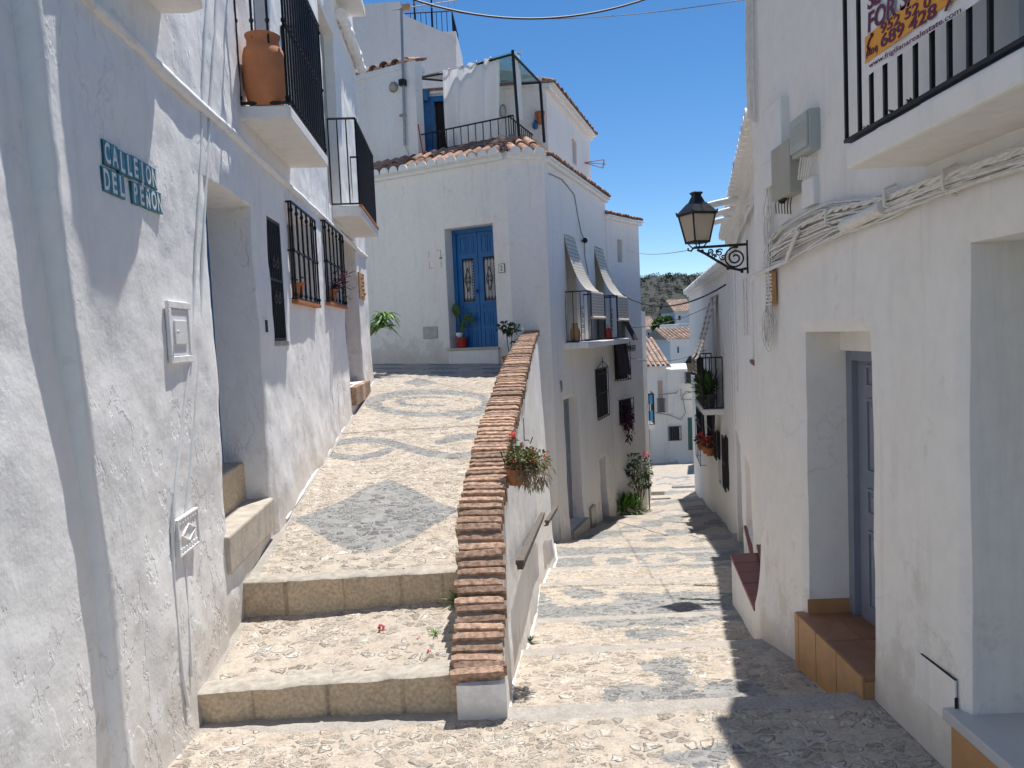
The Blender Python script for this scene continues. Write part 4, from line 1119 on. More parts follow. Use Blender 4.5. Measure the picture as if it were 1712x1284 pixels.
def persiana(root, W, o, p, drop):
    """slatted roll blind hanging from the head of the opening over the railing"""
    mb = MB(); u0, u1 = o[0] - .02, o[1] + .22; zt = o[3] - .02
    prof = []
    for i in range(46):
        t = i / 45; y = .0 + (p + .02) * (t ** 1.15); prof.append((y, zt - (zt - zr) * t - .22 * math.sin(math.pi * t) ** .8))
    for i in range(1, 18): prof.append((p + .035, zr - drop * i / 17))
    u1f = u1
    for i, ((y0, za), (y1, zb)) in enumerate(zip(prof, prof[1:])):
        u1 = o[1] + .0 + .22 * min(1, i / 40); mb.cur = .95 if i % 2 == 0 else .50
        mb.add([W.p(u0, y0, za), W.p(u1, y0, za), W.p(u1, y1, zb), W.p(u0, y1, zb), W.p(u0, y0 + .006, za), W.p(u1, y0 + .006, za), W.p(u1, y1 + .006, zb), W.p(u0, y1 + .006, zb)], [(0, 1, 2, 3), (7, 6, 5, 4), (0, 4, 5, 1), (2, 6, 7, 3), (0, 3, 7, 4), (1, 5, 6, 2)])
    mb.cur = .9; mb.tube([W.p(u0 - .01, p + .04, zr - drop - .02), W.p(u1 + .01, p + .04, zr - drop - .02)], .025, 8)
    return mb.build('rolled_blind', M['blind'], root)
pb1 = persiana(None, CR, o_b1, .39, .42); tag(pb1, 'slatted blind draped over the nearer balcony railing of the corner house', 'blind', 'slatted blinds over balcony railings')
pb2 = persiana(None, CR, o_b2, .39, .45); tag(pb2, 'slatted blind draped over the second balcony railing, beside the red jug', 'blind', 'slatted blinds over balcony railings')
# grilles of side wall
def cage(root, W, x0, y0, x1, y1, p=.06, n=7, crown=False, name='window_grille', mat=None, back=True):
    ym = (y0 + y1) / 2; a = W.uv(x0, ym, p)[0]; b = W.uv(x1, ym, p)[0]; zt = W.uv(x0, y0, p)[1]; zb = W.uv(x0, y1, p)[1]
    if back:
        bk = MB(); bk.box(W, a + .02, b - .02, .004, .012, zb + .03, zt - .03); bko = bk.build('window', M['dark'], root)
    mb = MB()
    for i in range(n):
        u = a + (b - a) * i / (n - 1); mb.tube([W.p(u, p, zb), W.p(u, p, zt)], .008, 5)
    for u in (a, b):
        for z in (zb + .02, zt - .02, (zb + zt) / 2): mb.tube([W.p(u, -.01, z), W.p(u, p, z)], .007, 5)
    for z in (zb + .01, (zb + zt) / 2, zt - .01, zt - .12): mb.box(W, a, b, p - .006, p + .006, z - .007, z + .007)
    if crown:
        c = (a + b) / 2; mb.tube([W.p(a, p, zt), W.p(a + (c - a) * .4, p, zt + .05), W.p(c, p, zt + .13), W.p(b - (b - c) * .4, p, zt + .05), W.p(b, p, zt)], .008, 5)
        mb.tube([W.p(c, p, zt), W.p(c, p, zt + .2)], .007, 5)
        mb.tube(spiral(W, c, (zt + zb) / 2, .01, .05, 1.3, 0, 16, y=p), .006, 5)
    return mb.build(name, mat or M['iron'], root), (a, b, zb, zt)
cage(ch, CR, 1000, 616, 1018, 704, .045, 7, True)
# house C2, C3
C2 = Wall((2.07, 16.02), (2.95, 17.28)); C3 = Wall((2.95, 17.28), (3.38, 19.2))
h2 = thing('house', 'bluish white narrow house with dark grilles beyond the balconies of the corner house', 'house', (2.2, 16.2, -2.4))
o2 = cop(C2, 1033, 400, 1041, 438, .15, 419)
wall_mesh(C2, 0, C2.len, -3.6, C2.uv(1030, 362)[1], [o2], M['plaster'], h2, cell=.1, amp=.012, seed=9)
C2Z = C2.uv(1030, 362)[1]; print('C2Z', C2Z)
sh = MB(); sh.slab([(2.2, 16.5), (2.75, 17.3), (2.75, 19.2), (1.2, 19.2), (1.2, 16.9)], -3.6, C2Z - .02); sh.build('body', M['plaster'], h2)
tile_eave(h2, C2.p(-.05, 0, 0), C2.p(C2.len + .05, 0, 0), C2Z, -C2.ey, run=.6, rise=.18, seed=11, pitch=.14, rad=.062, over=.12, mortar=False)
mb = MB(); mb.box(C2, o2[0], o2[1], -.14, -.13, o2[2], o2[3]); mb.build('window', M['metal'], h2)
cage(h2, C2, 1032, 572, 1054, 638, .08, 6); 
_, cg2 = cage(h2, C2, 1040, 668, 1060, 712, .08, 5)
cage(h2, C2, 1047, 578, 1062, 586, .14, 5, back=False)
h3 = thing('house', 'low whitewashed annex with plants at its foot on the street below the corner house', 'house', (3.1, 18, -2.6))
wall_mesh(C3, 0, C3.len, -3.9, 2.0, [], M['plaster'], h3, cell=.12, amp=.012, seed=10)
sh = MB(); sh.slab([(2.8, 17.5), (3.2, 19.15), (1.5, 19.15), (1.5, 17.5)], -3.9, 1.98); sh.build('body', M['plaster'], h3)
# tall house behind
uh = thing('house', 'tall weathered mauve-white house wall rising behind the tiled terrace house', 'house', (-2, 17.8, 1.5))
UW = Wall((-6.5, 17.9), (-.93, 17.75))
def topz(px, py): return UW.uv(px, py)[1]
t1 = topz(668, 3); t2 = topz(675, 22); t3 = topz(764, 62); u1 = UW.uv(669, 10)[0]; u3 = UW.len
mb = MB(); n = 60; vs = []; fs = []; K = 30
for i in range(n + 1):
    u = UW.len * i / n
    zt = t1 if u < u1 else t2 + (t3 - t2) * (u - u1) / (u3 - u1)
    e = min(1, max(0, (u3 - u) / .12)); zt -= (1 - e) ** 2 * .12
    for k in range(K):
        z = 1 + (zt - 1) * k / (K - 1); d = .02 * noise.fractal(Vector((u, z, 3)), 1, 2, 4); vs.append(UW.p(u, d, z))
    vs.append(UW.p(u, -.25, zt + .01)); vs.append(UW.p(u, -.3, 1))
for i in range(n):
    a = i * (K + 2)
    for k in range(K + 1): fs.append((a + k, a + K + 2 + k, a + K + 3 + k, a + k + 1))
e0 = n * (K + 2); fs.append(tuple(e0 + k for k in range(K + 2)))
mb.add(vs, fs); mb.build('wall', M['plaster_old'], uh, smooth=50)
sh = MB(); sh.slab([(-6.4, 18.05), (-1.2, 18.0), (-1.2, 22), (-6.4, 22)], 1, t3 - .7); sh.build('body', M['plaster_old'], uh)
mb = MB(); A = UW.uv(668, 30, -.5); 
q = [UW.p(UW.uv(650, 0, -.4)[0], -.4, 0), UW.p(UW.uv(757, 55, -.4)[0], -.4, 0), UW.p(UW.uv(757, 55, -.4)[0], -1.9, 0)]
zb_ = UW.uv(757, 56, -.4)[1]; railing(mb, [q[0], q[1]], zb_ - .0, zb_ + .50, .12, .009, rr=.014); railing(mb, [q[1], q[2]], zb_, zb_ + .50, .12, .009, rr=.014)
for px in (693, 722):
    u = UW.uv(px, 20, -.4)[0]; mb.tube([UW.p(u, -.4, zb_ - .3), UW.p(u, -.4, zb_ + 1.6)], .02, 8)
mb.build('railing', M['iron'], uh)
mb = MB(); mb.box(UW, UW.uv(640, 10)[0], u3 + .0, -2.0, -.26, t3 - .75, zb_ - .005); mb.build('roof_terrace', M['plaster_old'], uh)
# ------------------------------------------------------------------ right row
R1 = Wall((1.47, 4.6), (1.47, 1.2))
rh = thing('house', 'white house on the right with slate door, tiled step and balcony with a sale banner', 'house', (1.47, 3, -.2))
od1 = [R1.uv(1346, 800)[0], R1.uv(1454, 800)[0], .085, R1.uv(1346, 555)[1], .31]
od2 = [R1.uv(1614, 800)[0], 3.05, R1.uv(1613, 1195)[1], R1.uv(1613, 406)[1], .45]
ob = [R1.uv(1640, 60)[0] - .0, 3.1, 2.2, 4.0, .3]
ob = [2.35, 3.0, 2.22, 4.0, .25]
print('R1 ops', od1, od2, ob)
RZ = 4.15
wall_mesh(R1, 0, R1.len, -.8, RZ, [od1, od2, ob], M['plaster'], rh, cell=.04, amp=.008, freq=1.5, seed=12, r=.032, gnd=lambda x, y: street_z(y),
          fn=lambda u, z: .05 * math.exp(-max(0, z + .1) / .16) * math.exp(-((u) / .5) ** 2) + .006 * noise.noise(Vector((u * 2, z * 1.5, 9))))
sh = MB(); sh.slab([(1.85, 4.55), (6, 4.55), (6, 1.3), (1.95, 1.3)], -.8, RZ - .02); sh.build('body', M['plaster'], rh)
mb = MB(); mb.slab([(1.40, 4.62), (6, 4.62), (6, 1.2), (1.40, 1.2)], RZ - .01, RZ + .10); mb.build('roof', M['tile'], rh)
# door 1
mb = MB(); F = R1; a, b, z0, z1 = od1[:4]; z0 = .10
mb.box(F, a, a + .06, -.30, -.215, z0, z1 - .10); mb.box(F, b - .03, b, -.30, -.215, z0, z1 - .10); mb.box(F, a + .06, b - .03, -.30, -.215, z1 - .15, z1 - .10)
mb.build('door_frame', M['slate'], rh, bevel=.004)
mb = MB(); mb.box(F, a, b, -.305, -.19, z1 - .10, z1 + .01); mb.build('lintel', M['plaster'], rh)
mb = MB(); panel_leaf(mb, F, a + .06, b - .03, z0, z1 - .15, -.25, [(.16, .84, .06, .36), (.16, .84, .42, .52), (.16, .84, .58, .86), (.16, .84, .90, .985)]); 
dd = mb.build('door', M['slate'], rh)
mb = MB(); mb.blob(tuple(F.p(b - .10, -.225, (z0 + z1) / 2 - .05)), .012, .02, .03); mb.build('handle', M['metal'], dd)
mb = MB(); mb.box(F, a, a + .006, -.215, -.0, z0, z0 + .075); mb.build('skirting_tile', M['ochre'], rh)
# tiled step
st = MB(); n = 2
for i in range(2):
    for j in range(2):
        st.cur = random.random(); w_ = (b - a + .07) / 2
        st.box(F, a - .04 + w_ * i + .002, a - .04 + w_ * (i + 1) - .002, -.30 + .175 * j, -.30 + .175 * (j + 1) - .003, .08, .1)
st.box(F, a - .03, b + .025, -.16, .043, -.45, .079)
so_ = st.build('door_step', M['brown_tile'], rh, bevel=.002)
st = MB()
w_ = (b - a + .07)
for q0, q1 in ((0, .07), (.07, .36), (.36, .66), (.66, 1.0)):
    st.cur = random.random(); st.box(F, a - .04 + w_ * q0 + .003, a - .04 + w_ * q1 - .003, .045, .056, -.40, .098)
st.box(F, a - .042, b + .028, -.02, .0445, -.42, .0785)
st.build('step_facing', M['ochre'], so_, bevel=.002)
# sill of opening 2
mb = MB(); mb.box(F, od2[0] - .06, od2[1], -.44, .05, od2[2] - .035, od2[2] + .005); mb.build('marble_sill', M['marble'], rh, bevel=.004)
mb = MB(); mb.box(F, od2[0] - .03, od2[1], .0, .035, -.3, od2[2] - .036); mb.build('sill_plinth', M['ochre'], rh)
# access panel low on wall
mb = MB()
pa = R1.uv(1535, 1086); pb = R1.uv(1602, 1145)
mb.box(F, pa[0], pb[0], .004, .012, pa[1] - .17, pa[1]); ap = mb.build('access_panel', M['plaster'], rh, bevel=.003)
mb = MB(); mb.box(F, pb[0] - .0, pb[0] + .004, .004, .013, pa[1] - .17, pa[1] - .06); mb.box(F, pa[0] + .04, pb[0], .004, .0125, pa[1], pa[1] + .0025); mb.build('panel_gap', M['dark'], ap)
# balcony
pz0, pz1 = 2.12, 2.205; u0 = R1.uv(1538, 289)[0]; u0 = 4.6 - 2.73; u1b = 4.6 - 1.79
bal = MB(); bal.box(F, u0, u1b, -.05, .276, pz0, pz1); bal = bal.build('balcony', M['plaster'], rh, bevel=.012)
mb = MB(); pr = .262; zt = 3.15
P = [R1.p(u0 + .01, 0, 0), R1.p(u0 + .01, pr, 0), R1.p(u1b - .02, pr, 0), R1.p(u1b - .02, 0, 0)]
def flatrail(mb, F, a, b, y, z0, z1, xs, w=.006):
    mb.box(F, a, b, y - .012, y + .012, z0, z0 + .012); mb.box(F, a, b, y - .012, y + .012, z1, z1 + .012)
    for x in xs: mb.box(F, x - w, x + w, y - w, y + w, z0 + .012, z1)
xs = [R1.uv(px, 150, pr)[0] for px in (1414.5, 1437, 1457, 1480, 1505, 1531, 1559, 1588, 1621, 1656)]
print('bars', xs, u0, u1b)
flatrail(mb, F, u0 - .015, u1b, pr, 2.215, zt, xs, .0055)
F2 = Fr(R1.p(u1b - .01, 0, 0), R1.ey, -R1.ex, (0, 0, 1)); flatrail(mb, F2, 0, pr, 0, 2.215, zt, [.06, .12, .18, .24])
F2 = Fr(R1.p(u0 - .005, 0, 0), R1.ey, -R1.ex, (0, 0, 1)); flatrail(mb, F2, 0, pr - .01, 0, 2.215, zt, [])
mb.build('railing', M['iron'], bal)
pane(rh, R1, ob, M['slate'])
# banner
bn = thing('sale_banner', 'white and orange for sale banner with purple lettering tied to the balcony railing', 'banner', tuple(R1.p(2.2, .28, 2.4)))
BF = R1; y = pr + .016
c00 = R1.uv(1450, 128, y); 
ru, rz = R1.uv(1634, 2, y); print('banner', c00, ru, rz)
# the banner sags: its own slightly tilted frame
tl = math.atan2(rz - c00[1], ru - c00[0]); print('tilt', tl)
ca, sa = math.cos(tl), math.sin(tl)
BX = (R1.ex * ca + Vector((0, 0, 1)) * sa); BZ = (R1.ex * -sa + Vector((0, 0, 1)) * ca)
BFr = Fr(R1.p(c00[0], y, c00[1]), BX, R1.ey, BZ)
bw = math.hypot(ru - c00[0], rz - c00[1]) + .04
def bpt(px, py):
    u, z = R1.uv(px, py, y); du, dz = u - c00[0], z - c00[1]
    return du * ca + dz * sa, -du * sa + dz * ca
print('pts', [bpt(*p) for p in ((1450, 104), (1450, 60), (1452, 0), (1637, 0), (1548, 46), (1462, 116), (1611, 14))])
mb = MB(); H_ = .55; n = 14; vs = []
for i in range(n + 1):
    for k in range(9):
        vs.append(BFr.p(bw * i / n, .004 * math.sin(i * .9 + k * .4), H_ * k / 8))
mb.add(vs, [(i * 9 + k, i * 9 + 9 + k, i * 9 + 10 + k, i * 9 + k + 1) for i in range(n) for k in range(8)])
mb.build('cloth', M['bannerw'], bn, smooth=180)
b0 = bpt(1450, 106)[1]; b1_ = bpt(1450, 62)[1]
mb = MB(); mb.box(BFr, .0, bw, .005, .007, b0, b1_ - .0); mb.build('orange_band', M['orange'], bn)
hh = b1_ - b0
def fit(s_, x0_, y0_, x1_, y1_, h, yy, name):
    """text from picture point to picture point along the banner"""
    a_, b_ = bpt(x0_, y0_), bpt(x1_, y1_)
    w0 = fit_w(s_); ws = (b_[0] - a_[0]) / (w0 * h / .70); words = s_.split(' '); rt_ = math.atan2(b_[1] - a_[1], b_[0] - a_[0])
    for i, wd in enumerate(words):
        pre = fit_w(' '.join(words[:i + 1])) - fit_w(wd) if i else 0
        text(bn, wd, BFr, a_[0] + (b_[0] - a_[0]) * pre / w0, a_[1] + (b_[1] - a_[1]) * pre / w0, h, yy, M['purplew'], name=name, wscale=ws, bold=.022 if name != 'web_address' else .004, rot=rt_)
def fit_w(s_):
    cu = bpy.data.curves.new('t', 'FONT'); cu.body = s_; o_ = bpy.data.objects.new('t', cu); col.objects.link(o_); bpy.context.view_layer.update(); w_ = o_.dimensions.x; bpy.data.objects.remove(o_); return w_
hpx = lambda x, ya, yb: abs(bpt(x, ya)[1] - bpt(x, yb)[1])
fit('www.frigilianarealestate.com', 1456, 114, 1611, 20, hpx(1500, 93, 84), .006, 'web_address')
fit('689 428 7', 1476, 80, 1597, 12, hpx(1490, 73, 52), .008, 'phone_number')
fit('952 52 0', 1476, 57, 1560, 9, hpx(1490, 49, 32), .008, 'phone_number')
fit('(0034)', 1452, 96, 1471, 85, hpx(1460, 92, 82), .008, 'dial_code')
fit('FOR SALE', 1453, 55, 1570, -22, hpx(1460, 52, 20), .006, 'lettering')
fit('SE VENDE', 1453, 17, 1570, -60, hpx(1460, 17, -12), .006, 'lettering')
mb = MB(); mb.tube([BFr.p(.03, .008, b0 + hh * .42), BFr.p(.022, .008, b0 + hh * .55), BFr.p(.035, .008, b0 + hh * .75), BFr.p(.055, .008, b0 + hh * .86)], .0045, 6)
mb.blob(tuple(BFr.p(.034, .008, b0 + hh * .42)), .009, .004, .006); mb.blob(tuple(BFr.p(.056, .008, b0 + hh * .86)), .009, .004, .006)
mb.build('phone_symbol', M['purplew'], bn)
mb = MB(); mb.lathe(Fr(BFr.p(bw - .035, .004, .045), BX, BZ, R1.ey), [(.014, 0), (.014, .004), (.0, .005)], 16); mb.build('eyelet', M['purplew'], bn)

# R2 / R3
R2 = Wall((.46 + .245 * 11.0, 11.0), (.46 + .245 * 4.62, 4.62))
r2 = thing('house', 'low white house with tiled eave and gutter spouts behind the street lamp', 'house', (2.2, 8, -.9))
R2Z = 2.84
def rop(W, xf, xn, yt, yb, D, ym=None):
    """far column xf (left in view), near column xn"""
    ym = ym or (yt + yb) / 2
    a = W.uv(xf, ym)[0]; b = W.uv(xn, ym)[0]
    return [a, b, W.uv(xf, yb)[1], W.uv(xf, yt)[1], D]
q1 = rop(R2, 1271, 1287, 507, 895, .15, 700); q1[0] = R2.len - (q1[0] - 0) if False else q1[0]
q2 = rop(R2, 1245, 1255, 760, 872, .2, 810); q3 = rop(R2, 1230, 1240, 720, 900, .15, 780)
q4 = rop(R2, 1256, 1262, 470, 600, .1, 535); q5 = rop(R2, 1216, 1221, 735, 835, .12, 780)
ops = [o for o in (q1, q2, q3, q4, q5)]
for o in ops: print('R2 op', [round(x, 2) for x in o])
print(R2.len)
wall_mesh(R2, 0, R2.len, -2.8, R2Z + .02, ops, M['plaster'], r2, cell=.07, amp=.012, seed=13, gnd=lambda x, y: street_z(y),
          fn=lambda u, z: .02 * noise.noise(Vector((u * .9, z * .8, 4))))
sh = MB(); sh.slab([(3.6, 11.0), (8, 11.0), (8, 4.7), (2.0, 4.7)], -2.8, R2Z - .02); sh.build('body', M['plaster'], r2)
tile_eave(r2, R2.p(0, 0, 0), R2.p(R2.len - .05, 0, 0), R2Z, -R2.ey, run=.9, rise=.3, over=.13, seed=21, pitch=.2, rad=.085, courses=2)
for k, (o, m_) in enumerate(((q1, 'white'), (q2, 'plaster'), (q3, 'slate'), (q4, 'plaster'), (q5, 'iron'))):
    blank_door(r2, R2, o, M[m_], name='door' if k in (0, 2) else 'window')
for o in (q2, q4):
    mb = MB(); mb.box(R2, o[0] - .02, o[1] + .02, -.15, .02, o[2] - .03, o[2]); mb.build('window_sill', M['redtile'], r2)
mb = MB(); mb.box(R2, q1[0] - .02, q1[1] + .03, -.14, .05, q1[2] - .03, q1[2]); mb.build('door_sill', M['redtile'], r2)
# spouts
for (px, py, L) in ((1204, 318, .42), (1200, 352, .3), (1196, 368, .34)):
    u, z = R2.uv(px + 22, py, .1); mb = MB(); a = R2.p(u, .05, R2Z - .06); n = 20
    mb.tube([a, a + R2.ey * L * .5 + Vector((0, 0, -.03)), a + R2.ey * L + Vector((0, 0, -.07))], .032, 12)
    o = mb.build('gutter_spout', M['pipe_w'], r2, smooth=60)
# entrance block of red tiles
p0 = Vector((1.33, 4.80, 0)); 
bt = thing('entrance_steps', 'red tiled entrance steps with white sides beside the street at the slate door house', 'steps', (1.55, 5.3, -.5))
mb = MB(); P = [(1.475, 4.78), (1.66, 5.95), (2.05, 5.95), (1.75, 4.78)]
mb.slab(P, -.9, -.215); mb.build('base', M['plaster'], bt, bevel=.01)
mb = MB()
for i in range(5):
    t0, t1 = i / 5 + .004, (i + 1) / 5 - .004
    for j in range(2):
        mb.cur = random.random()
        def q(t, s): 
            x0 = 1.465 + (1.65 - 1.465) * t; x1 = 1.75 + .3 * t; return (x0 + (x1 - x0) * s, 4.775 + 1.175 * t)
        mb.slab([q(t0, j * .5 + .003), q(t0, j * .5 + .497), q(t1, j * .5 + .497), q(t1, j * .5 + .003)], -.213, -.19)
mb.build('tread_tiles', M['redtile'], bt)
mb = MB(); mb.slab([(1.68, 4.66), (1.76, 5.2), (2.1, 5.2), (2.0, 4.66)], -.19, .14); mb.build('upper_base', M['plaster'], bt, bevel=.008)
mb = MB(); mb.slab([(1.67, 4.65), (1.75, 5.21), (2.1, 5.21), (2.0, 4.65)], .142, .165); mb.build('upper_tread', M['redtile'], bt)
R3 = Wall((1.377 + .17 * 21.9, 21.9), (1.377 + .17 * 10.9, 10.9))
r3 = thing('house', 'white house with planted balcony and slatted blinds further down on the right', 'house', (3.8, 14, -2.2))
R3Z = R3.uv(1189, 455, .1)[1]; print('R3Z', R3Z)
ops = [rop(R3, 1190, 1196, 640, 736, .1), rop(R3, 1172, 1177, 660, 736, .1), rop(R3, 1200, 1205, 690, 800, .12), rop(R3, 1207, 1210, 575, 680, .1), rop(R3, 1196, 1199, 580, 680, .1), rop(R3, 1173, 1177, 550, 600, .08)]
ops = [o for o in ops if o[1] - o[0] > .05 and o[0] > .05 and o[1] < R3.len - .05]
for o in ops: print('R3 op', [round(x, 2) for x in o])
wall_mesh(R3, 0, R3.len, -4.5, R3Z, ops, M['plaster'], r3, cell=.1, amp=.012, seed=14, fn=lambda u, z: .03 * noise.noise(Vector((u * .9, z * .5, 4))))
sh = MB(); sh.slab([(5.5, 21.8), (9, 21.8), (9, 11), (3.7, 11)], -4.5, R3Z - .02); sh.build('body', M['plaster'], r3)
tile_eave(r3, R3.p(0, 0, 0), R3.p(R3.len, 0, 0), R3Z, -R3.ey, run=.9, rise=.3, over=.14, seed=22, pitch=.22, rad=.09)
for k, o in enumerate(ops): blank_door(r3, R3, o, M['iron'] if k in (0, 1) else M['slate'], name='window')
ub0 = R3.uv(1166, 640, .28)[0]; ub1 = R3.uv(1208, 640)[0]; print('R3 balc', ub0, ub1)
zb3 = R3.uv(1208, 692)[1]
bb = balcony_slab(r3, R3, ub0, ub1, .34, zb3, zb3 + .1, M['plaster'])
mb = MB(); P = [R3.p(ub0, 0, 0), R3.p(ub0, .32, 0), R3.p(ub1, .32, 0), R3.p(ub1, 0, 0)]
for a_, b_ in zip(P, P[1:]): railing(mb, [a_, b_], zb3 + .12, zb3 + 1.0, .11, .010, rr=.014)
mb.build('railing', M['iron'], bb)
cage(r3, R3, 1163, 694, 1170, 760, .12, 4, back=False)

for W_, rt_, px0, px1, y0, y1 in ((R3, r3, 1169, 1177, 691, 738), (R3, r3, 1188, 1195, 690, 750), (R3, r3, 1199, 1203, 724, 768), (R3, r3, 1214, 1219, 735, 820)):
    ym = (y0 + y1) / 2; a = W_.uv(px0, ym)[0]; b = W_.uv(px1, ym)[0]; z1 = W_.uv(px1, y0)[1]; z0 = W_.uv(px1, y1)[1]
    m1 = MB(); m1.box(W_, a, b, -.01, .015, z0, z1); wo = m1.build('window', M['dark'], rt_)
    m1 = MB(); n = 6
    for i in range(n + 1): u = a + (b - a) * i / n; m1.tube([W_.p(u, .06, z0), W_.p(u, .06, z1)], .011, 5)
    for z in (z0, (z0 + z1) / 2, z1): m1.box(W_, a, b, .05, .07, z - .012, z + .012)
    m1.build('grille', M['iron'], wo)
# ------------------------------------------------------------------ things on the left row
def jar(label, c, r, h, cat='jar'):
    t = thing('terracotta_jar', label, cat, c)
    mb = MB(); mb.lathe(Fr(c), [(r * .70, 0), (r * .86, h * .10), (r * .97, h * .28), (r, h * .5), (r * .98, h * .70), (r * .90, h * .80), (r * .76, h * .84), (r * .74, h * .93), (r * .82, h), (r * .70, h), (r * .66, h * .9), (.001, h * .88)], 28)
    mb.build('body', M['terra2'], t, smooth=50)
    return t
u_, _ = LW.uv(444, 150, .13); c = LW.p(u_, .13, 2.997); jar('big terracotta jar standing behind the bars of the nearest iron balcony', tuple(c), .125, .42)
# street name tiles
ua, za = LW.uv(166, 240); ub, zb = LW.uv(257, 290); _, zc = LW.uv(162, 312); _, zl = LW.uv(258, 350)
print('sign', ua, ub, za, zb, zc, zl)
def tile_sign():
    t = thing('street_name_sign', 'blue-green glazed letter tiles reading CALLEJON DEL PEÑON on the left wall', 'sign', tuple(LW.p(ua, .02, za - .25)))
    zt = (za + LW.uv(255, 274)[1]) / 2; tw = (ub - ua) / 8; th = .088
    rows = [('CALLEJON', ua, zt - th), ('DEL PEÑON', ua - .35 * tw, zt - 2 * th - .006)]
    rd = random.Random(2)
    for s, u0, z0 in rows:
        for i, ch_ in enumerate(s):
            if ch_ == ' ': continue
            u = u0 + i * tw; dz = rd.uniform(-.003, .003); mb = MB(); mb.box(LW, u + .0015, u + tw - .0015, .000, .0115, z0 + dz, z0 + th - .003 + dz); tl_ = mb.build('letter_tile', M['tealtile'], t, bevel=.0015)
            text(tl_, ch_, LW, u + tw * .5, z0 + .009 + dz, th * (.80 if ch_ != 'Ñ' else .66), .0118, M['letter'], name='letter', wscale=.66 if ch_ not in 'LEJ' else .78, bold=.02, align='CENTER')
tile_sign()
def wbox(W, x0, y0, x1, y1, p0, p1, ym=None):
    ym = ym or (y0 + y1) / 2
    a = W.uv(x0, ym)[0]; b = W.uv(x1, ym)[0]; xm = (x0 + x1) / 2
    return a, b, W.uv(xm, y1)[1], W.uv(xm, y0)[1]
# meter cupboard
a, b, z0, z1 = wbox(LW, 278, 505, 315, 607, 0, 0)
t = thing('meter_cupboard', 'white painted meter cupboard with a small framed door, left of the blue doorway', 'utility box', tuple(LW.p(a, 0, z0)))
mb = MB(); fw_ = .03
for q in ((a, b, z1 - fw_, z1), (a, b, z0, z0 + fw_), (a, a + fw_, z0 + fw_, z1 - fw_), (b - fw_, b, z0 + fw_, z1 - fw_)): mb.box(LW, q[0], q[1], -.0, .016, q[2], q[3])
mb.build('frame', M['plaster_l'], t, bevel=.003)
mb = MB(); mb.box(LW, a + fw_ + .003, b - fw_ - .003, 0, .010, z0 + fw_ + .003, z1 - fw_ - .003); mb.box(LW, a + fw_ + .03, b - fw_ - .03, .010, .017, z0 + fw_ + .05, z1 - fw_ - .05); dd_ = mb.build('door', M['white'], t, bevel=.002)
mb = MB(); mb.blob(tuple(LW.p(a + fw_ + .02, .03, (z0 + z1) / 2)), .007, .008, .009); mb.build('knob', M['white'], dd_, smooth=60)
# cast cover low on wall
a, b, z0, z1 = wbox(LW, 290, 858, 326, 922, 0, 0)
t = thing('meter_cover', 'whitewashed cast meter cover with a raised diamond, low on the left wall', 'cover', tuple(LW.p(a, 0, z0)))
mb = MB(); mb.box(LW, a, b, 0, .0155, z0, z1); pl_ = mb.build('plate', M['plaster_l'], t, bevel=.003)
mb = MB(); fw_ = .008
for q in ((a, b, z1 - fw_, z1), (a, b, z0, z0 + fw_), (a, a + fw_, z0 + fw_, z1 - fw_), (b - fw_, b, z0 + fw_, z1 - fw_)): mb.box(LW, q[0], q[1], .016, .022, q[2], q[3])
cx, cz = (a + b) / 2, (z0 + z1) / 2; w_ = (b - a) * .32; h_ = (z1 - z0) * .22
mb.tube([LW.p(cx - w_, .018, cz), LW.p(cx, .018, cz + h_), LW.p(cx + w_, .018, cz), LW.p(cx, .018, cz - h_), LW.p(cx - w_, .018, cz)], .004, 5)
for i in range(7):
    for zz in (z0 + .018, z1 - .024): mb.box(LW, a + .015 + i * (b - a - .03) / 7, a + .015 + (i + .55) * (b - a - .03) / 7, .016, .021, zz, zz + .012)
mb.build('relief', M['plaster_l'], pl_)
a, b, z0, z1 = wbox(LW, 437, 530, 444, 561, 0, 0)
t = thing('letter_slot', 'small white letter slot plate between the blue doorway and the flat grille', 'letter slot', tuple(LW.p(a, 0, z0)))
mb = MB(); mb.box(LW, a, b, .0, .018, z0, z1); mb.build('plate', M['white'], t, bevel=.002)
mb = MB(); mb.box(LW, a + .02, b - .02, .018, .0195, z0 + .02, z1 - .02); mb.build('slot', M['dark'], t)
a, b, z0, z1 = wbox(LW, 599, 458, 607, 500, 0, 0)
t = thing('ceramic_plaque', 'brown ceramic relief plaque beside the far doorway of the left row', 'plaque', tuple(LW.p(a, 0, z0)))
mb = MB(); mb.box(LW, a, b, 0, .02, z0, z1); pq = mb.build('tile', M['wallface'], t, bevel=.002)
mb = MB()
for i in range(7): mb.blob(tuple(LW.p(a + (b - a) * (.25 + .5 * random.random()), .02, z0 + (z1 - z0) * (i + .5) / 7)), .03, .012, .025, 7, 5)
mb.build('relief', M['ochre'], pq, smooth=60)
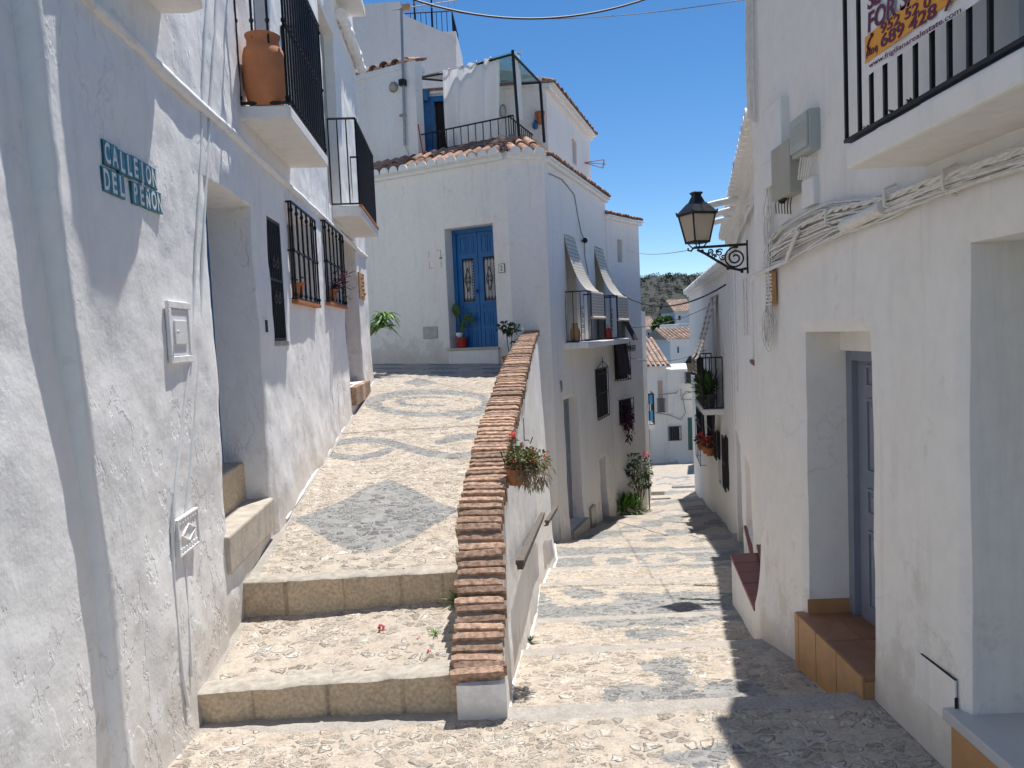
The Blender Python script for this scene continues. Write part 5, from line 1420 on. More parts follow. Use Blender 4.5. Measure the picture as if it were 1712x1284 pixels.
# painted-over pipes on the left wall
for k, (px0, px1) in enumerate(((331, 313), (350, 334))):
    pp = [[(350, -120), (339, 100), (330, 350), (318, 560), (305, 700), (288, 860), (288, 980), (299, 1130), (306, 1190)], [(368, -120), (355, 100), (341, 340), (331, 560), (321, 720), (315, 800), (307, 900), (310, 1000), (315, 1150)]][k]
    q_ = [LW.uv(*p_) for p_ in pp]; t_ = []
    for (ua_, za_), (ub_, zb_) in zip(q_, q_[1:]):
        for i in range(8): f = i / 8; u_ = ua_ + (ub_ - ua_) * f; z_ = za_ + (zb_ - za_) * f; t_.append(LW.p(u_, .004 + lflare(u_, z_) + .003 * noise.noise(Vector((z_ * 6, k, 0))), z_))
    for _ in range(3): t_ = [t_[0]] + [(t_[i - 1] + t_[i] * 2 + t_[i + 1]) / 4 for i in range(1, len(t_) - 1)] + [t_[-1]]
    mb = MB(); mb.tube(t_, .0075, 7); o = mb.build('painted_pipe', M['white'], None, smooth=60)
    tag(o, ['left of the two thin whitewashed pipes running down the peeling wall beside the blue doorway', 'right of the two thin whitewashed pipes running down the peeling wall beside the blue doorway'][k], 'pipe', 'whitewashed pipes on the left wall')
# window pots and plants
def potted(label, c, r, h, mat, plantf, name='potted_plant', cat='potted plant', group=None):
    t = thing(name, label, cat, tuple(c), group); pot(t, tuple(c), r, h, mat); plantf(t, Vector(c) + Vector((0, 0, h * .85))); return t
u_ = LW.uv(503, 480, .03)[0]
potted('terracotta pot on the sill behind the first caged window on the left', LW.p(u_, -.0, w1[2]), .055, .13, M['terra'], lambda t, c: (lambda mb: (leaves(mb, c + Vector((0, 0, .03)), (.04, .04, .03), 14, .05, 3), mb.build('foliage', M['leafd'], t)))(MB()))
u_ = LW.uv(562, 480, .05)[0]
def purple_plant(t, c):
    mb = MB(); rd = random.Random(4)
    st = MB()
    for i in range(16):
        d = Vector((rd.uniform(.2, .8), rd.uniform(-.5, 1.6), rd.uniform(.1, 1.3))).normalized(); L = rd.uniform(.18, .42)
        pts = [c + d * (L * k / 4) + Vector((0, 0, -.12 * (k / 4) ** 2)) for k in range(5)]; st.tube(pts, .003, 5)
        for k in range(9):
            p = c + d * (L * (k + 1) / 9) + Vector((0, 0, -.12 * ((k + 1) / 9) ** 2))
            mb.leaf(p, Vector((rd.uniform(-1, 1), rd.uniform(-1, 1), rd.uniform(-.2, .8))), .07, .018, .2, None, 2)
    st.build('stems', M['purple'], t); mb.build('foliage', M['purple'], t)
potted('purple leaved trailing plant growing out through the second window cage on the left', LW.p(u_, .0, w2[2]), .06, .13, M['terra'], purple_plant)
# strap leaved plant behind end of left row
def strap(mb, c, n, L, w, seed, tilt=.5, bend=.6, down=False):
    rd = random.Random(seed)
    for i in range(n):
        a = rd.uniform(0, 6.28); e = rd.uniform(-.2, 1.2) * tilt + (.25 if not down else 0)
        d = Vector((math.cos(a), math.sin(a), e)); mb.cur = rd.random(); mb.leaf(c, d, L * rd.uniform(.7, 1.15), w * rd.uniform(.7, 1.2), bend * rd.uniform(.6, 1.3), None, 5)
c = at_y(638, 545, 11.3)
t = thing('leafy_plant', 'big green strap leaved plant leaning out past the end of the left row', 'plant', tuple(c + Vector((-.1, 0, -.55))))
mb = MB()
for k, dz in enumerate((.02, .12, .2)): strap(mb, c + Vector((.02 * k, 0, dz - .05)), 26, .30, .055, 5 + k, .8, .75)
mb.build('foliage', M['leaf2'], t)
mb = MB(); mb.tube([c + Vector((-.36, .05, -.6)), c + Vector((-.30, 0, -.25)), c + Vector((.0, 0, .05))], .02, 8); mb.build('stem', M['stem'], t)
pot(t, tuple(c + Vector((-.40, .05, -.95))), .14, .38, M['terra'])

# ------------------------------------------------------------------ blue door surroundings
u_, z_ = CF.uv(775, 580, -.02); c = CF.p(bd[0] + .16, -.12, bd[2])
def banana(t, c):
    st = MB(); lf = MB()
    for i, (dx, dy, h, L) in enumerate(((-.05, -.02, .34, .26), (.05, -.05, .30, .22), (0, .02, .20, .12))):
        tip = c + Vector((dx, dy, h)); st.tube([c, c + Vector((dx * .3, dy * .3, h * .6)), tip], .007, 6)
        lf.leaf(tip, Vector((dx * 3 + (.5 if i else -.1), -.2, 1.6 if i == 0 else .25)), L, .13, .1 if i == 0 else .5, Vector((0, 1, .1)), 5)
    st.build('stem', M['leaf2'], t); lf.build('foliage', M['leaf'], t)
t = potted('red glazed pot with a broad leaved plant on the sill of the blue double door', c, .095, .17, M['redpot'], banana)
mb = MB(); cc = c + CF.ey * .10 + CF.ex * .02; mb.lathe(Fr(cc + Vector((0, 0, .175))), [(.03, 0), (.05, .03), (.055, .07), (.05, .07), (.045, .03), (.001, .01)], 14)
mb.build('cup', M['white'], t, smooth=60)
a, b, z0, z1 = wbox(CF, 834, 442, 845, 456, 0, 0)
a = CF.uv(834, 449)[0]; b = CF.uv(844.5, 449)[0]; z1 = CF.uv(839, 441)[1]; z0 = CF.uv(839, 456)[1]
t = thing('house_number', 'white house number tile reading 2 to the right of the blue double door', 'number sign', tuple(CF.p(a, 0, z0)))
mb = MB(); mb.box(CF, a, b, .0, .014, z0, z1); mb.build('border', M['blacktxt'], t)
mb = MB(); mb.box(CF, a + .006, b - .006, .014, .017, z0 + .006, z1 - .006); mb.build('tile', M['letter'], t)
text(t, '2', CF, (a + b) / 2, z0 + (z1 - z0) * .24, (z1 - z0) * .55, .0175, M['blacktxt'], name='number', align='CENTER', wscale=.9)
a = CF.uv(708, 556)[0]; b = CF.uv(732, 556)[0]; z1 = CF.uv(720, 546)[1]; z0 = CF.uv(720, 566)[1]
t = thing('vent_plate', 'square grey cover plate low on the wall left of the blue double door', 'cover plate', tuple(CF.p(a, 0, z0)))
mb = MB(); mb.box(CF, a, b, .0, .014, z0, z1); mb.build('plate', M['metal'], t, bevel=.002)
mb = MB(); [mb.box(CF, a + .02, b - .02, .014, .017, z0 + .03 + i * .035, z0 + .036 + i * .035) for i in range(4)]; mb.build('rib', M['metal'], t)
a = CF.uv(718, 434)[0]; b = CF.uv(738, 434)[0]; z1 = CF.uv(728, 419)[1]; z0 = CF.uv(728, 448)[1]
t = thing('meter_hatch', 'whitewashed hatch with a dark outline in the wall left of the blue double door', 'hatch', tuple(CF.p(a, 0, z0)))
mb = MB(); mb.box(CF, a, b, .0, .013, z0, z1); mb.build('lid', M['plaster_c'], t)
mb = MB(); q = .004
for x0_, x1_, y0_, y1_ in ((a, a + q, z0, z0 + .12), (a, a + q, z1 - .1, z1), (b - q, b, z0, z0 + .1), (b - q, b, z1 - .12, z1), (a, a + .08, z0, z0 + q), (b - .09, b, z1 - q, z1), (b - .03, b + .02, (z0 + z1) / 2, (z0 + z1) / 2 + .02)): mb.box(CF, x0_, x1_, .013, .0145, y0_, y1_)
mb.build('gap', M['dark'], t)
c = Vector((par(10.3)[0] - .36, 10.6, ramp_z(10.6)))
def shrub(t, c):
    st = MB(); lf = MB()
    for i, (dx, h) in enumerate(((-.04, .42), (.05, .40), (.13, .2))):
        tip = c + Vector((dx, -.02, h)); st.tube([c, c + Vector((dx * .6, 0, h * .5)), tip], .007, 6); leaves(lf, tip + Vector((0, 0, .02)), (.12 if i < 2 else .06, .1, .06), 60 if i < 2 else 25, .07, 20 + i, .2, .55)
    st.build('stem', M['stem'], t); lf.build('foliage', M['leafd'], t)
c = at_y(855, 600, 10.9); c.z = ramp_z(10.9) 
potted('small potted shrub standing behind the upper end of the brick coping', (c.x - .02, 10.9, c.z), .11, .22, M['terra'], shrub)

# ------------------------------------------------------------------ terrace
kz = EZ + .36
t = thing('terrace_railing', 'low black railing around the terrace above the blue double door', 'railing', tuple(k1))
mb = MB(); P = [k0 + CF.ey * -.05, k1 + CF.ey * -.05, k2, CR.p(1.5, -.62, 0)]
ua_ = CF.uv(701, 250, -.55)[0]; P[0] = CF.p(ua_, -.55, 0); P[1] = CF.p(CF.len - .14, -.55, 0); P[2] = CR.p(.16, -.6, 0)
zk = kz + .03
railing(mb, [P[0], P[1]], zk, zk + .30, .14, .009, rr=.013); mb.build('side', M['iron'], t)
mb = MB(); railing(mb, [P[1], P[2]], zk, zk + .30, .12, .009, rr=.013); mb.build('side', M['iron'], t)
mb = MB(); railing(mb, [P[2], P[3]], zk, zk + .30, .11, .009, rr=.013); mb.build('side', M['iron'], t)
cp = Vector(P[2]); 
pg = thing('pergola', 'terrace pergola with dark posts and a tinted translucent roof sheet', 'pergola', (cp.x, cp.y, zk))
def W3(px, py, Y): return at_y(px, py, Y)
pA0 = W3(868, 232, cp.y + .05); pA1 = W3(857, 84, cp.y + .05); pB0 = W3(910, 238, 13.0); pB1 = W3(903, 138, 13.0)
pC1 = W3(745, 122, 13.45); pD1 = W3(697, 131, 14.0); pE1 = W3(835, 143, 14.2)
for a_, b_ in ((pA0, pA1), (pB0, pB1)): mb = MB(); mb.tube([a_, b_], .024, 8); mb.build('post', M['iron'], pg)
mb = MB(); f1 = pA1 + Vector((0, 0, -.06))
for a_, b_ in ((f1, pB1), (f1, pC1), (pB1, pE1), (pC1, pD1), (pD1, pE1)): mb.tube([a_, b_], .018, 6)
mb.build('frame', M['iron'], pg)
mb = MB(); up_ = Vector((0, 0, .02)); mb.add([f1 + up_, pB1 + up_, pE1 + up_, pD1 + up_, pC1 + up_, f1 + up_ * 2, pB1 + up_ * 2, pE1 + up_ * 2, pD1 + up_ * 2, pC1 + up_ * 2], [(0, 1, 2, 3, 4), (5, 6, 7, 8, 9), (0, 1, 6, 5), (3, 4, 9, 8)]); mb.build('roof_sheet', M['perg'], pg)
r0, r1 = W3(735, 122, 13.3), W3(874, 84, 12.45)
mb = MB(); mb.tube([r0, r1], .010, 8); mb.build('curtain_rod', M['pipe_w'], pg)
def curtain(label, A, B, zbA, zbB, folds, amp, lean=(0, 0)):
    t = thing('curtain', label, 'curtain', tuple(A), 'white curtains of the terrace pergola')
    mb = MB(); n = 70; m_ = 14; A = Vector(A); B = Vector(B); e = (B - A); nn = Vector((e.y, -e.x, 0)).normalized(); vs = []
    for i in range(n + 1):
        f = i / n; top = A + e * f + Vector((0, 0, .03 - .035 * abs(math.sin(f * math.pi * folds)))); zb = zbA + (zbB - zbA) * f
        for k in range(m_ + 1):
            s = k / m_; z = top.z + (zb - top.z) * s
            off = amp * (.6 + .4 * s) * math.sin(f * math.pi * 2 * folds + .5 * s) + amp * .7 * math.sin(f * 17 + s * 3)
            p = Vector((top.x, top.y, z)) + nn * off + Vector((lean[0] * s, lean[1] * s, 0)) - e * (.06 * s * (f - .5)); vs.append(p)
    mb.add(vs, [(i * (m_ + 1) + k, (i + 1) * (m_ + 1) + k, (i + 1) * (m_ + 1) + k + 1, i * (m_ + 1) + k + 1) for i in range(n) for k in range(m_)])
    mb.build('cloth', M['curt'], t, smooth=180)
    mb = MB()
    for i in range(folds):
        p = A + e * ((i + .5) / folds); mb2 = MB(); F_ = Fr(p, e.normalized(), nn, (0, 0, 1))
        mb2.tube([p + Vector((0, 0, .026 * math.sin(q))) + nn * (.026 * math.cos(q)) + e.normalized() * .0 for q in [k * math.pi / 6 for k in range(13)]], .006, 5); mb2.build('ring', M['metal'], t)
    return t
cA, cB = r0 + (r1 - r0) * .04, r0 + (r1 - r0) * .72
zbA = W3(750, 262, cA.y).z; zbB = W3(826, 236, cB.y).z
curtain('wide white eyelet curtain hanging across the front of the terrace pergola', cA, cB, zbA, zbB, 4, .045)
cA2, cB2 = W3(861, 90, cp.y + .15), W3(868.5, 93, cp.y + .55)
curtain('narrow gathered white curtain tied at the corner post of the pergola', cA2, cB2, W3(855, 200, cp.y + .15).z, W3(870, 200, cp.y + .55).z, 3, .02)
# wall things on terrace
def wall_item(Wd, px, py, out): u, z = Wd.uv(px, py, out); return Wd.p(u, out, z)
c = wall_item(UB, 711, 162, .09); t = thing('wall_pot', 'blue glazed pot fixed above the terrace door', 'wall pot', tuple(c)); pot(t, tuple(c - Vector((0, 0, .07))), .075, .17, M['bluepot'])
c = wall_item(UB, 903, 197, .08); t = thing('wall_pot', 'orange terracotta pot hung on the terrace wall beside the pergola post', 'wall pot', tuple(c)); pot(t, tuple(c - Vector((0, 0, .1))), .08, .2, M['terra'])
c = wall_item(UB, 895, 208, .05); t = thing('wall_ornament', 'small blue lantern ornament hanging on the terrace wall below the orange pot', 'ornament', tuple(c))
mb = MB(); mb.lathe(Fr(c - Vector((0, 0, .08))), [(.03, 0), (.05, .03), (.05, .1), (.02, .14), (.005, .17)], 10); mb.build('body', M['bluepot'], t)
mb = MB(); mb.tube([c + Vector((0, 0, .08)), c + Vector((0, 0, .16))], .004, 5); mb.build('cord', M['iron'], t)
c = wall_item(UB, 841, 186, .03); t = thing('wall_ornament', 'pale oval wreath ornament on the terrace wall between the curtains', 'ornament', tuple(c))
mb = MB(); mb.tube([c + UB.ex * (.05 * math.cos(k * .5236)) + Vector((0, 0, .11 * math.sin(k * .5236))) for k in range(13)], .014, 6); mb.build('wreath', M['metal'], t)
c = wall_item(UF, 658, 146, .02); t = thing('wall_lamp', 'round white bulkhead lamp on the upper wall beside the aerial mast', 'wall lamp', tuple(c))
Fq = Fr(c, UF.ex, (0, 0, 1), UF.ey); mb = MB(); mb.lathe(Fq, [(.085, -.02), (.085, .02), (.07, .035)], 20); mb.build('base', M['metal'], t, smooth=40)
mb = MB(); mb.lathe(Fq, [(.068, .03), (.06, .05), (.03, .065), (.001, .07)], 20); mb.build('diffuser', M['lampglass'], t, smooth=60)
# broom
a_ = W3(699, 208, 12.95); b_ = W3(708, 263, 12.9); t = thing('broom', 'broom with a red handle leaning at the left end of the terrace railing', 'broom', tuple(b_))
mb = MB(); mb.tube([a_, b_], .013, 6); mb.build('handle', M['broom'], t); mb = MB(); mb.box(Fr(b_, (1, 0, 0), (0, 1, 0), (0, 0, 1)), -.06, .06, -.02, .02, -.12, 0); mb.build('brush', M['iron_l'], t)
# aerial mast
m0 = wall_item(UF, 677, 243, .06); m1 = wall_item(UF, 671, 14, .06)
t = thing('aerial', 'tall grey television aerial mast clamped to the upper wall above the tiles', 'aerial', tuple(m0))
mb = MB(); mb.tube([m0, m1], .022, 8); mb.build('mast', M['metal'], t, smooth=60)
mb = MB(); b0_ = m1 + Vector((-.15, 0, -.02)); b1_ = W3(765, 0, m1.y + .3); mb.tube([b0_, b1_], .010, 6)
for k in range(9):
    p = b0_ + (b1_ - b0_) * (.15 + .1 * k); mb.tube([p + Vector((0, .22, .0)), p + Vector((0, -.22, -.0))], .005, 5)
mb.build('boom', M['metal'], t)
mb = MB(); mb.box(Fr(m1, (1, 0, 0), (0, 1, 0), (0, 0, 1)), .02, .15, -.05, .05, -.02, .05); mb.build('amplifier', M['ochre'], t)
c = wall_item(UF, 674, 137, .06); mb = MB(); mb.box(Fr(c, UF.ex, UF.ey, (0, 0, 1)), -.06, .04, -.04, .05, -.06, .04); mb.build('junction_box', M['iron'], t)
for py in (140, 194): c = wall_item(UF, 674, py, .0); mb = MB(); mb.box(Fr(c, UF.ex, UF.ey, (0, 0, 1)), -.03, .06, .0, .075, -.012, .012); mb.build('clamp', M['metal'], t)
mb = MB(); mb.tube([m0, m0 + Vector((.05, -.0, -.12)), wall_item(UF, 682, 272, .05), wall_item(UF, 670, 280, .05), wall_item(UF, 650, 285, .05), wall_item(UF, 645, 300, .05)], .006, 5); mb.build('cable', M['beigebox'], t)
# second aerial (orange) beyond the upper house
c = W3(976, 272, 16.6); t = thing('aerial', 'small orange grid aerial sticking out past the corner of the upper storey', 'aerial', tuple(c))
mb = MB(); mb.tube([c + Vector((-.2, 0, 0)), c], .012, 6); mb.build('arm', M['metal'], t)
e1, e2 = W3(1010, 267, 16.6), W3(1008, 281, 16.6)
for q in (.0, .5, 1.0): mb = MB(); mb.tube([c, e1 + (e2 - e1) * q], .009, 5); mb.build('element', M['terra'], t)
mb = MB(); mb.tube([e1, e2], .012, 6); mb.build('reflector', M['terra'], t)
mb = MB(); mb.tube([e1 + (e2 - e1) * .5 + Vector((.0, -.0, .0)), e1 + Vector((.03, 0, -.09))], .02, 6); mb.build('dipole', M['orange'], t)
# bottles / clutter on tiles
for k in range(5):
    c = CR.p(.55 + .16 * k, -.52, kz); t = thing('clay_pot', ['dry cactus pot first in the row on the terrace kerb', 'dry cactus pot second in the row on the terrace kerb', 'dry cactus pot third in the row on the terrace kerb', 'dry cactus pot fourth in the row on the terrace kerb', 'dry cactus pot last in the row on the terrace kerb'][k], 'pot', tuple(c), 'small pots on the terrace kerb')
    pot(t, tuple(c), .04, .09, M['terra']); mb = MB(); strap(mb, c + Vector((0, 0, .08)), 14, .13, .012, 60 + k, 1.5, .1); mb.build('foliage', M['dry'], t)
# ------------------------------------------------------------------ side wall bits
c = CR.p(o_b2[0] + .02, .2, 1.42); u_, _ = CR.uv(1016, 550, .2); c = CR.p(u_, .2, 1.42)
t = thing('water_jug', 'red watering jug on the balcony slab between the two railings', 'jug', tuple(c))
mb = MB(); mb.lathe(Fr(c), [(.07, 0), (.075, .02), (.07, .17), (.05, .21), (.03, .22), (.001, .22)], 16); mb.build('body', M['redpot'], t, smooth=50)
mb = MB(); mb.tube([c + CR.ex * .06 + Vector((0, 0, .18)), c + CR.ex * .05 + Vector((0, 0, .29)), c - CR.ex * .05 + Vector((0, 0, .29)), c - CR.ex * .06 + Vector((0, 0, .18))], .007, 6); mb.build('handle', M['metal'], t)
u_, _ = CR.uv(962, 560, .12); c = CR.p(u_, .12, 1.42); t = thing('terracotta_amphora', 'pale clay amphora behind the nearer balcony railing', 'jar', tuple(c)); mb = MB(); mb.lathe(Fr(c), [(.06, 0), (.09, .1), (.08, .2), (.045, .27), (.055, .32), (.001, .31)], 16); mb.build('body', M['ochre'], t, smooth=50)
c = wall_item(CR, 978, 402, .06); t = thing('globe_lamp', 'small black wall lamp between the two balcony doors', 'wall lamp', tuple(c)); mb = MB(); mb.blob(tuple(c), .05, .05, .05, 12, 8); mb.build('globe', M['iron'], t, smooth=60); mb = MB(); mb.tube([c, c - CR.ey * .06], .014, 6); mb.build('arm', M['iron'], t)  # round black lamp on a short wall arm
pts = [wall_item(CR, *q) for q in ((918, 290, .015), (940, 300, .015), (960, 325, .015), (966, 360, .015), (972, 390, .015), (977, 400, .02), (978, 430, .015), (984, 460, .015))]
mb = MB(); mb.tube(pts, .009, 5); tag(mb.build('wall_cable', M['cable_g'], None), 'thin dark cable running down the side wall to the black wall lamp', 'cable')
c = wall_item(CR, 938, 646, .01); t = thing('oval_plaque', 'small oval plaque on the lower side wall near the corner', 'plaque', tuple(c)); Fq = Fr(c, CR.ex, (0, 0, 1), CR.ey); mb = MB(); vs = []; 
for q in range(16): vs.append(Fq.p(.05 * math.cos(q * .3927), .095 * math.sin(q * .3927), .012))
for q in range(16): vs.append(Fq.p(.055 * math.cos(q * .3927), .10 * math.sin(q * .3927), -.01))
mb.add(vs, [tuple(range(16))] + [(i, (i + 1) % 16, 16 + (i + 1) % 16, 16 + i) for i in range(16)]); mb.build('disc', M['metal'], t)
a, b, z0, z1 = wbox(CR, 983, 846, 991, 880, 0, 0); t = thing('meter_plate', 'narrow grey meter plate low between the two street doors', 'cover plate', tuple(CR.p(a, 0, z0))); mb = MB(); mb.box(CR, a, b, 0, .07, z0, z1); mb.build('plate', M['metal'], t, bevel=.003)
# dark hanging awning cloths and trailing plant on house 2
c = wall_item(C2, 1043, 600, .1); t = thing('window_awning', 'dark cloth blind hanging over the upper cage of the narrow house', 'awning', tuple(c))
a = C2.uv(1031, 600, .12)[0]; b = C2.uv(1050, 600, .12)[0]; z1 = C2.uv(1032, 568, .1)[1]; z0 = C2.uv(1032, 628, .1)[1]
mb = MB(); vs = []
for i in range(9):
    for k in range(7): vs.append(C2.p(a + (b - a) * i / 8, .05 + .12 * (k / 6) ** .6 + .01 * math.sin(i * 1.7), z1 + (z0 - z1) * k / 6 - .02 * math.sin(i)))
mb.add(vs, [(i * 7 + k, i * 7 + 7 + k, i * 7 + 8 + k, i * 7 + k + 1) for i in range(8) for k in range(6)]); mb.build('cloth', M['dkcloth'], t, smooth=180)
c = wall_item(C2, 1052, 560, .1); t = thing('window_awning', 'dark cloth awning above the small flower rack of the narrow house', 'awning', tuple(c))
a = C2.uv(1044, 570, .05)[0]; b = C2.uv(1053, 570, .05)[0]; z1 = C2.uv(1044, 535, .05)[1]; z0 = C2.uv(1050, 577, .1)[1]
mb = MB(); mb.add([C2.p(a, .02, z1), C2.p(b, .02, z1), C2.p(b, .25, z0 + .1), C2.p(a, .25, z0 + .1), C2.p(a, .01, z1 + .01), C2.p(b, .01, z1 + .01), C2.p(b, .24, z0 + .12), C2.p(a, .24, z0 + .12)], [(0, 1, 2, 3), (4, 5, 6, 7), (0, 3, 7, 4), (1, 2, 6, 5), (2, 3, 7, 6)]); mb.build('cloth', M['dkcloth'], t)
c = wall_item(C2, 1049, 695, .1); t = thing('hanging_plant', 'dry trailing plant filling the lowest cage of the narrow house', 'plant', tuple(c)); mb = MB(); leaves(mb, c, (.13, .13, .26), 260, .08, 31, -.3, .5); leaves(mb, c + Vector((0.02, -.05, -.36)), (.10, .10, .2), 90, .06, 32, -.6, .5); mb.build('foliage', M['purple'], t)
# plants at the foot
def gz(d): return street_z(d)
c = at_y(1046, 835, 16.4); c.z = gz(16.4)
t = thing('fern', 'bright green fern clump at the foot of the narrow house', 'plant', tuple(c)); mb = MB()
for k in range(5): strap(mb, c + Vector((-.03 + .13 * (k % 3) - .1, -.35 + .1 * k, .14 + .1 * (k % 2))), 34, .50, .05, 70 + k, 2.2, .3)
mb.build('foliage', M['leaf2'], t)
c = at_y(1068, 830, 16.7); c.z = gz(16.7)
t = thing('climbing_shrub', 'dark climbing shrub with woody stems beside the low annex', 'shrub', tuple(c)); mb = MB(); st = MB()
for i, (px, py, r) in enumerate(((1060, 768, .14), (1070, 775, .13), (1056, 785, .12), (1066, 795, .16), (1075, 806, .14), (1062, 808, .13), (1080, 790, .12))):
    q = at_y(px, py, 16.25 + .06 * i + (.35 if px > 1068 else 0)); leaves(mb, q, (r, r, r * .9), 38, .085, 80 + i, .2, .6); st.tube([c, (c + q) / 2 + Vector((.05, 0, 0)), q], .012, 5)
mb.build('foliage', M['leafd'], t); st.build('stem', M['stem'], t)
c = at_y(1084, 790, 17.2); t = thing('flower_shrub', 'pink flowering shrub standing in front of the brown door', 'shrub', (c.x, c.y, gz(17.2))); mb = MB(); leaves(mb, c, (.09, .10, .36), 90, .08, 91, .3, .6); mb.build('foliage', M['leaf'], t)
mb = MB(); leaves(mb, c + Vector((-.06, 0, .42)), (.09, .09, .07), 24, .05, 92, .3, .9); mb.build('blossom', M['pink'], t)
mb = MB(); mb.tube([(c.x, c.y, gz(17.2)), tuple(c)], .015, 6); mb.build('stem', M['stem'], t)
# ------------------------------------------------------------------ parapet side: geranium, handrails
def pface(d): return par(d)[0] + .098 + float(np.interp(d, [7.2, 9.8, 11.9], [0.0, .16, .1])) * .6
d0 = 4.05; base = Vector((pface(d0) + .085, d0, at_y(893, 815, d0).z)); print('ger', base)
t = thing('hanging_geranium', 'terracotta pot of red geraniums hanging on the white side of the parapet', 'flower pot', tuple(base))
pot(t, tuple(base + Vector((-.02, 0, .02))), .056, .11, M['terra'])
mb = MB(); leaves(mb, base + Vector((.01, .0, .165)), (.085, .10, .055), 330, .026, 41, .3, .7, .2); leaves(mb, base + Vector((.10, .06, .13)), (.07, .10, .06), 260, .022, 46, -.1, .6); leaves(mb, base + Vector((-.03, 0, .24)), (.02, .02, .05), 40, .022, 47, .5, .6); mb.build('foliage', M['geran'], t)
mb = MB(); leaves(mb, base + Vector((.07, .02, .08)), (.11, .12, .09), 560, .028, 42, -.6, .22); leaves(mb, base + Vector((.02, -.05, .10)), (.07, .05, .05), 200, .026, 48, -.5, .25); mb.build('dry_leaves', M['dry'], t)
mb = MB(); rd = random.Random(8)
for i in range(13):
    p = base + Vector((rd.uniform(-.08, .15), rd.uniform(-.1, .12), rd.uniform(.14, .22))); leaves(mb, p, (.007, .007, .006), 9, .010, 100 + i, .3, 1.0)
for dz in (.27, .29): leaves(mb, base + Vector((-.03, 0, dz)), (.014, .014, .008), 14, .012, 140, .3, 1.0)
mb.build('blossom', M['flower'], t)
mb = MB(); mb.tube([base + Vector((-.02, 0, .1)), base + Vector((-.035, 0, .24)), base + Vector((-.03, 0, .28))], .005, 6)
for i in range(30):
    a_ = base + Vector((rd.uniform(-.03, .08), rd.uniform(-.06, .06), .12)); b_ = a_ + Vector((rd.uniform(0, .1), rd.uniform(-.12, .12), rd.uniform(-.16, .05))); mb.tube([a_, (a_ + b_) / 2 + Vector((.02, 0, .03)), b_], .0018, 4)
mb.build('stem', M['stem'], t)
mb = MB(); mb.tube([base + Vector((-.07, .0, .12)), base + Vector((-.095, 0, .2))], .004, 5); mb.tube([base + Vector((.0, .078 * math.cos(0), .11)) * 1.0 if False else base + Vector((.078 * math.cos(k * .5236), .078 * math.sin(k * .5236), .115)) for k in range(13)], .0035, 5); mb.build('bracket', M['iron'], t)
def hrail(label, A, B, nb):
    A = Vector(A); B = Vector(B); t = thing('handrail', label, 'handrail', tuple(A), 'wooden handrails on the parapet wall')
    e = (B - A).normalized(); s = Vector((e.y, -e.x, 0)).normalized(); n_ = s.cross(e); mb = MB(); L = (B - A).length
    prof = [(-.017, -.03), (.017, -.03), (.012, -.012), (.024, .0), (.022, .02), (-.022, .02), (-.024, 0), (-.012, -.012)]
    vs = [];
    for k in range(13):
        for x, z in prof: vs.append(A + e * (L * k / 12) + s * (x + .001 * noise.noise(Vector((k, x * 50, 1)))) + n_ * z)
    m_ = len(prof); mb.add(vs, [tuple(range(m_)), tuple(12 * m_ + i for i in range(m_ - 1, -1, -1))] + [(k * m_ + i, k * m_ + (i + 1) % m_, (k + 1) * m_ + (i + 1) % m_, (k + 1) * m_ + i) for k in range(12) for i in range(m_)])
    mb.build('rail', M['wood'], t)
    for i in range(nb):
        p = A + (B - A) * ((i + .15) / max(1, nb - .7)); w_ = Vector((pface(p.y) - .01, p.y, p.z - .07))
        mb = MB(); mb.tube([p + n_ * -.03, p + n_ * -.06, w_], .007, 6); mb.build('bracket', M['iron'], t)
A1 = at_y(872, 948, 3.75); A1.x = pface(3.75) + .05; 
# solve the rail in the plane beside the wall face
def on_x(px, py, X0f):
    d = ray(px, py); y = 4.0
    for _ in range(30):
        X = X0f(y); t_ = (X) / d.x if abs(d.x) > 1 else y / d.y; y2 = t_ * d.y; y = .5 * y + .5 * max(2.5, min(12, y2))
    return CAM + d * (y / d.y)
hx = lambda y: pface(y) + .05
for q in ((868, 945), (908, 858), (915, 872), (931, 846)): print('hr', on_x(q[0], q[1], hx))
# two handrails on the street side of the parapet
def solve_rail(px, py):
    best = None; d = ray(px, py)
    for i in range(400):
        y = 3.0 + i * .02; p = CAM + d * (y / d.y); e = abs(p.x - (pface(y) + .055))
        if best is None or e < best[0]: best = (e, p)
    return best[1]
hr = [solve_rail(*q) for q in ((869, 943), (907, 860), (914, 873), (930, 848))]
print('rails', hr)
hrail('longer weathered wooden handrail on the street side of the parapet below the geraniums', hr[0], hr[1], 2)
hrail('shorter weathered wooden handrail further along the street side of the parapet', hr[2], hr[3], 1)
mb = MB(); c = Vector((pface(5.5) + .0, 5.5, at_y(900, 735, 5.5).z)); mb.tube([c, c + Vector((.04, 0, 0)), c + Vector((.05, 0, -.03)), c + Vector((.07, 0, .02))], .004, 5); mb.tube([c + Vector((.01, 0, .0)), c + Vector((.01, 0, .16))], .003, 5); tag(mb.build('wire_hook', M['iron'], None), 'small bent wire hook on the white parapet wall above the handrails', 'hook')
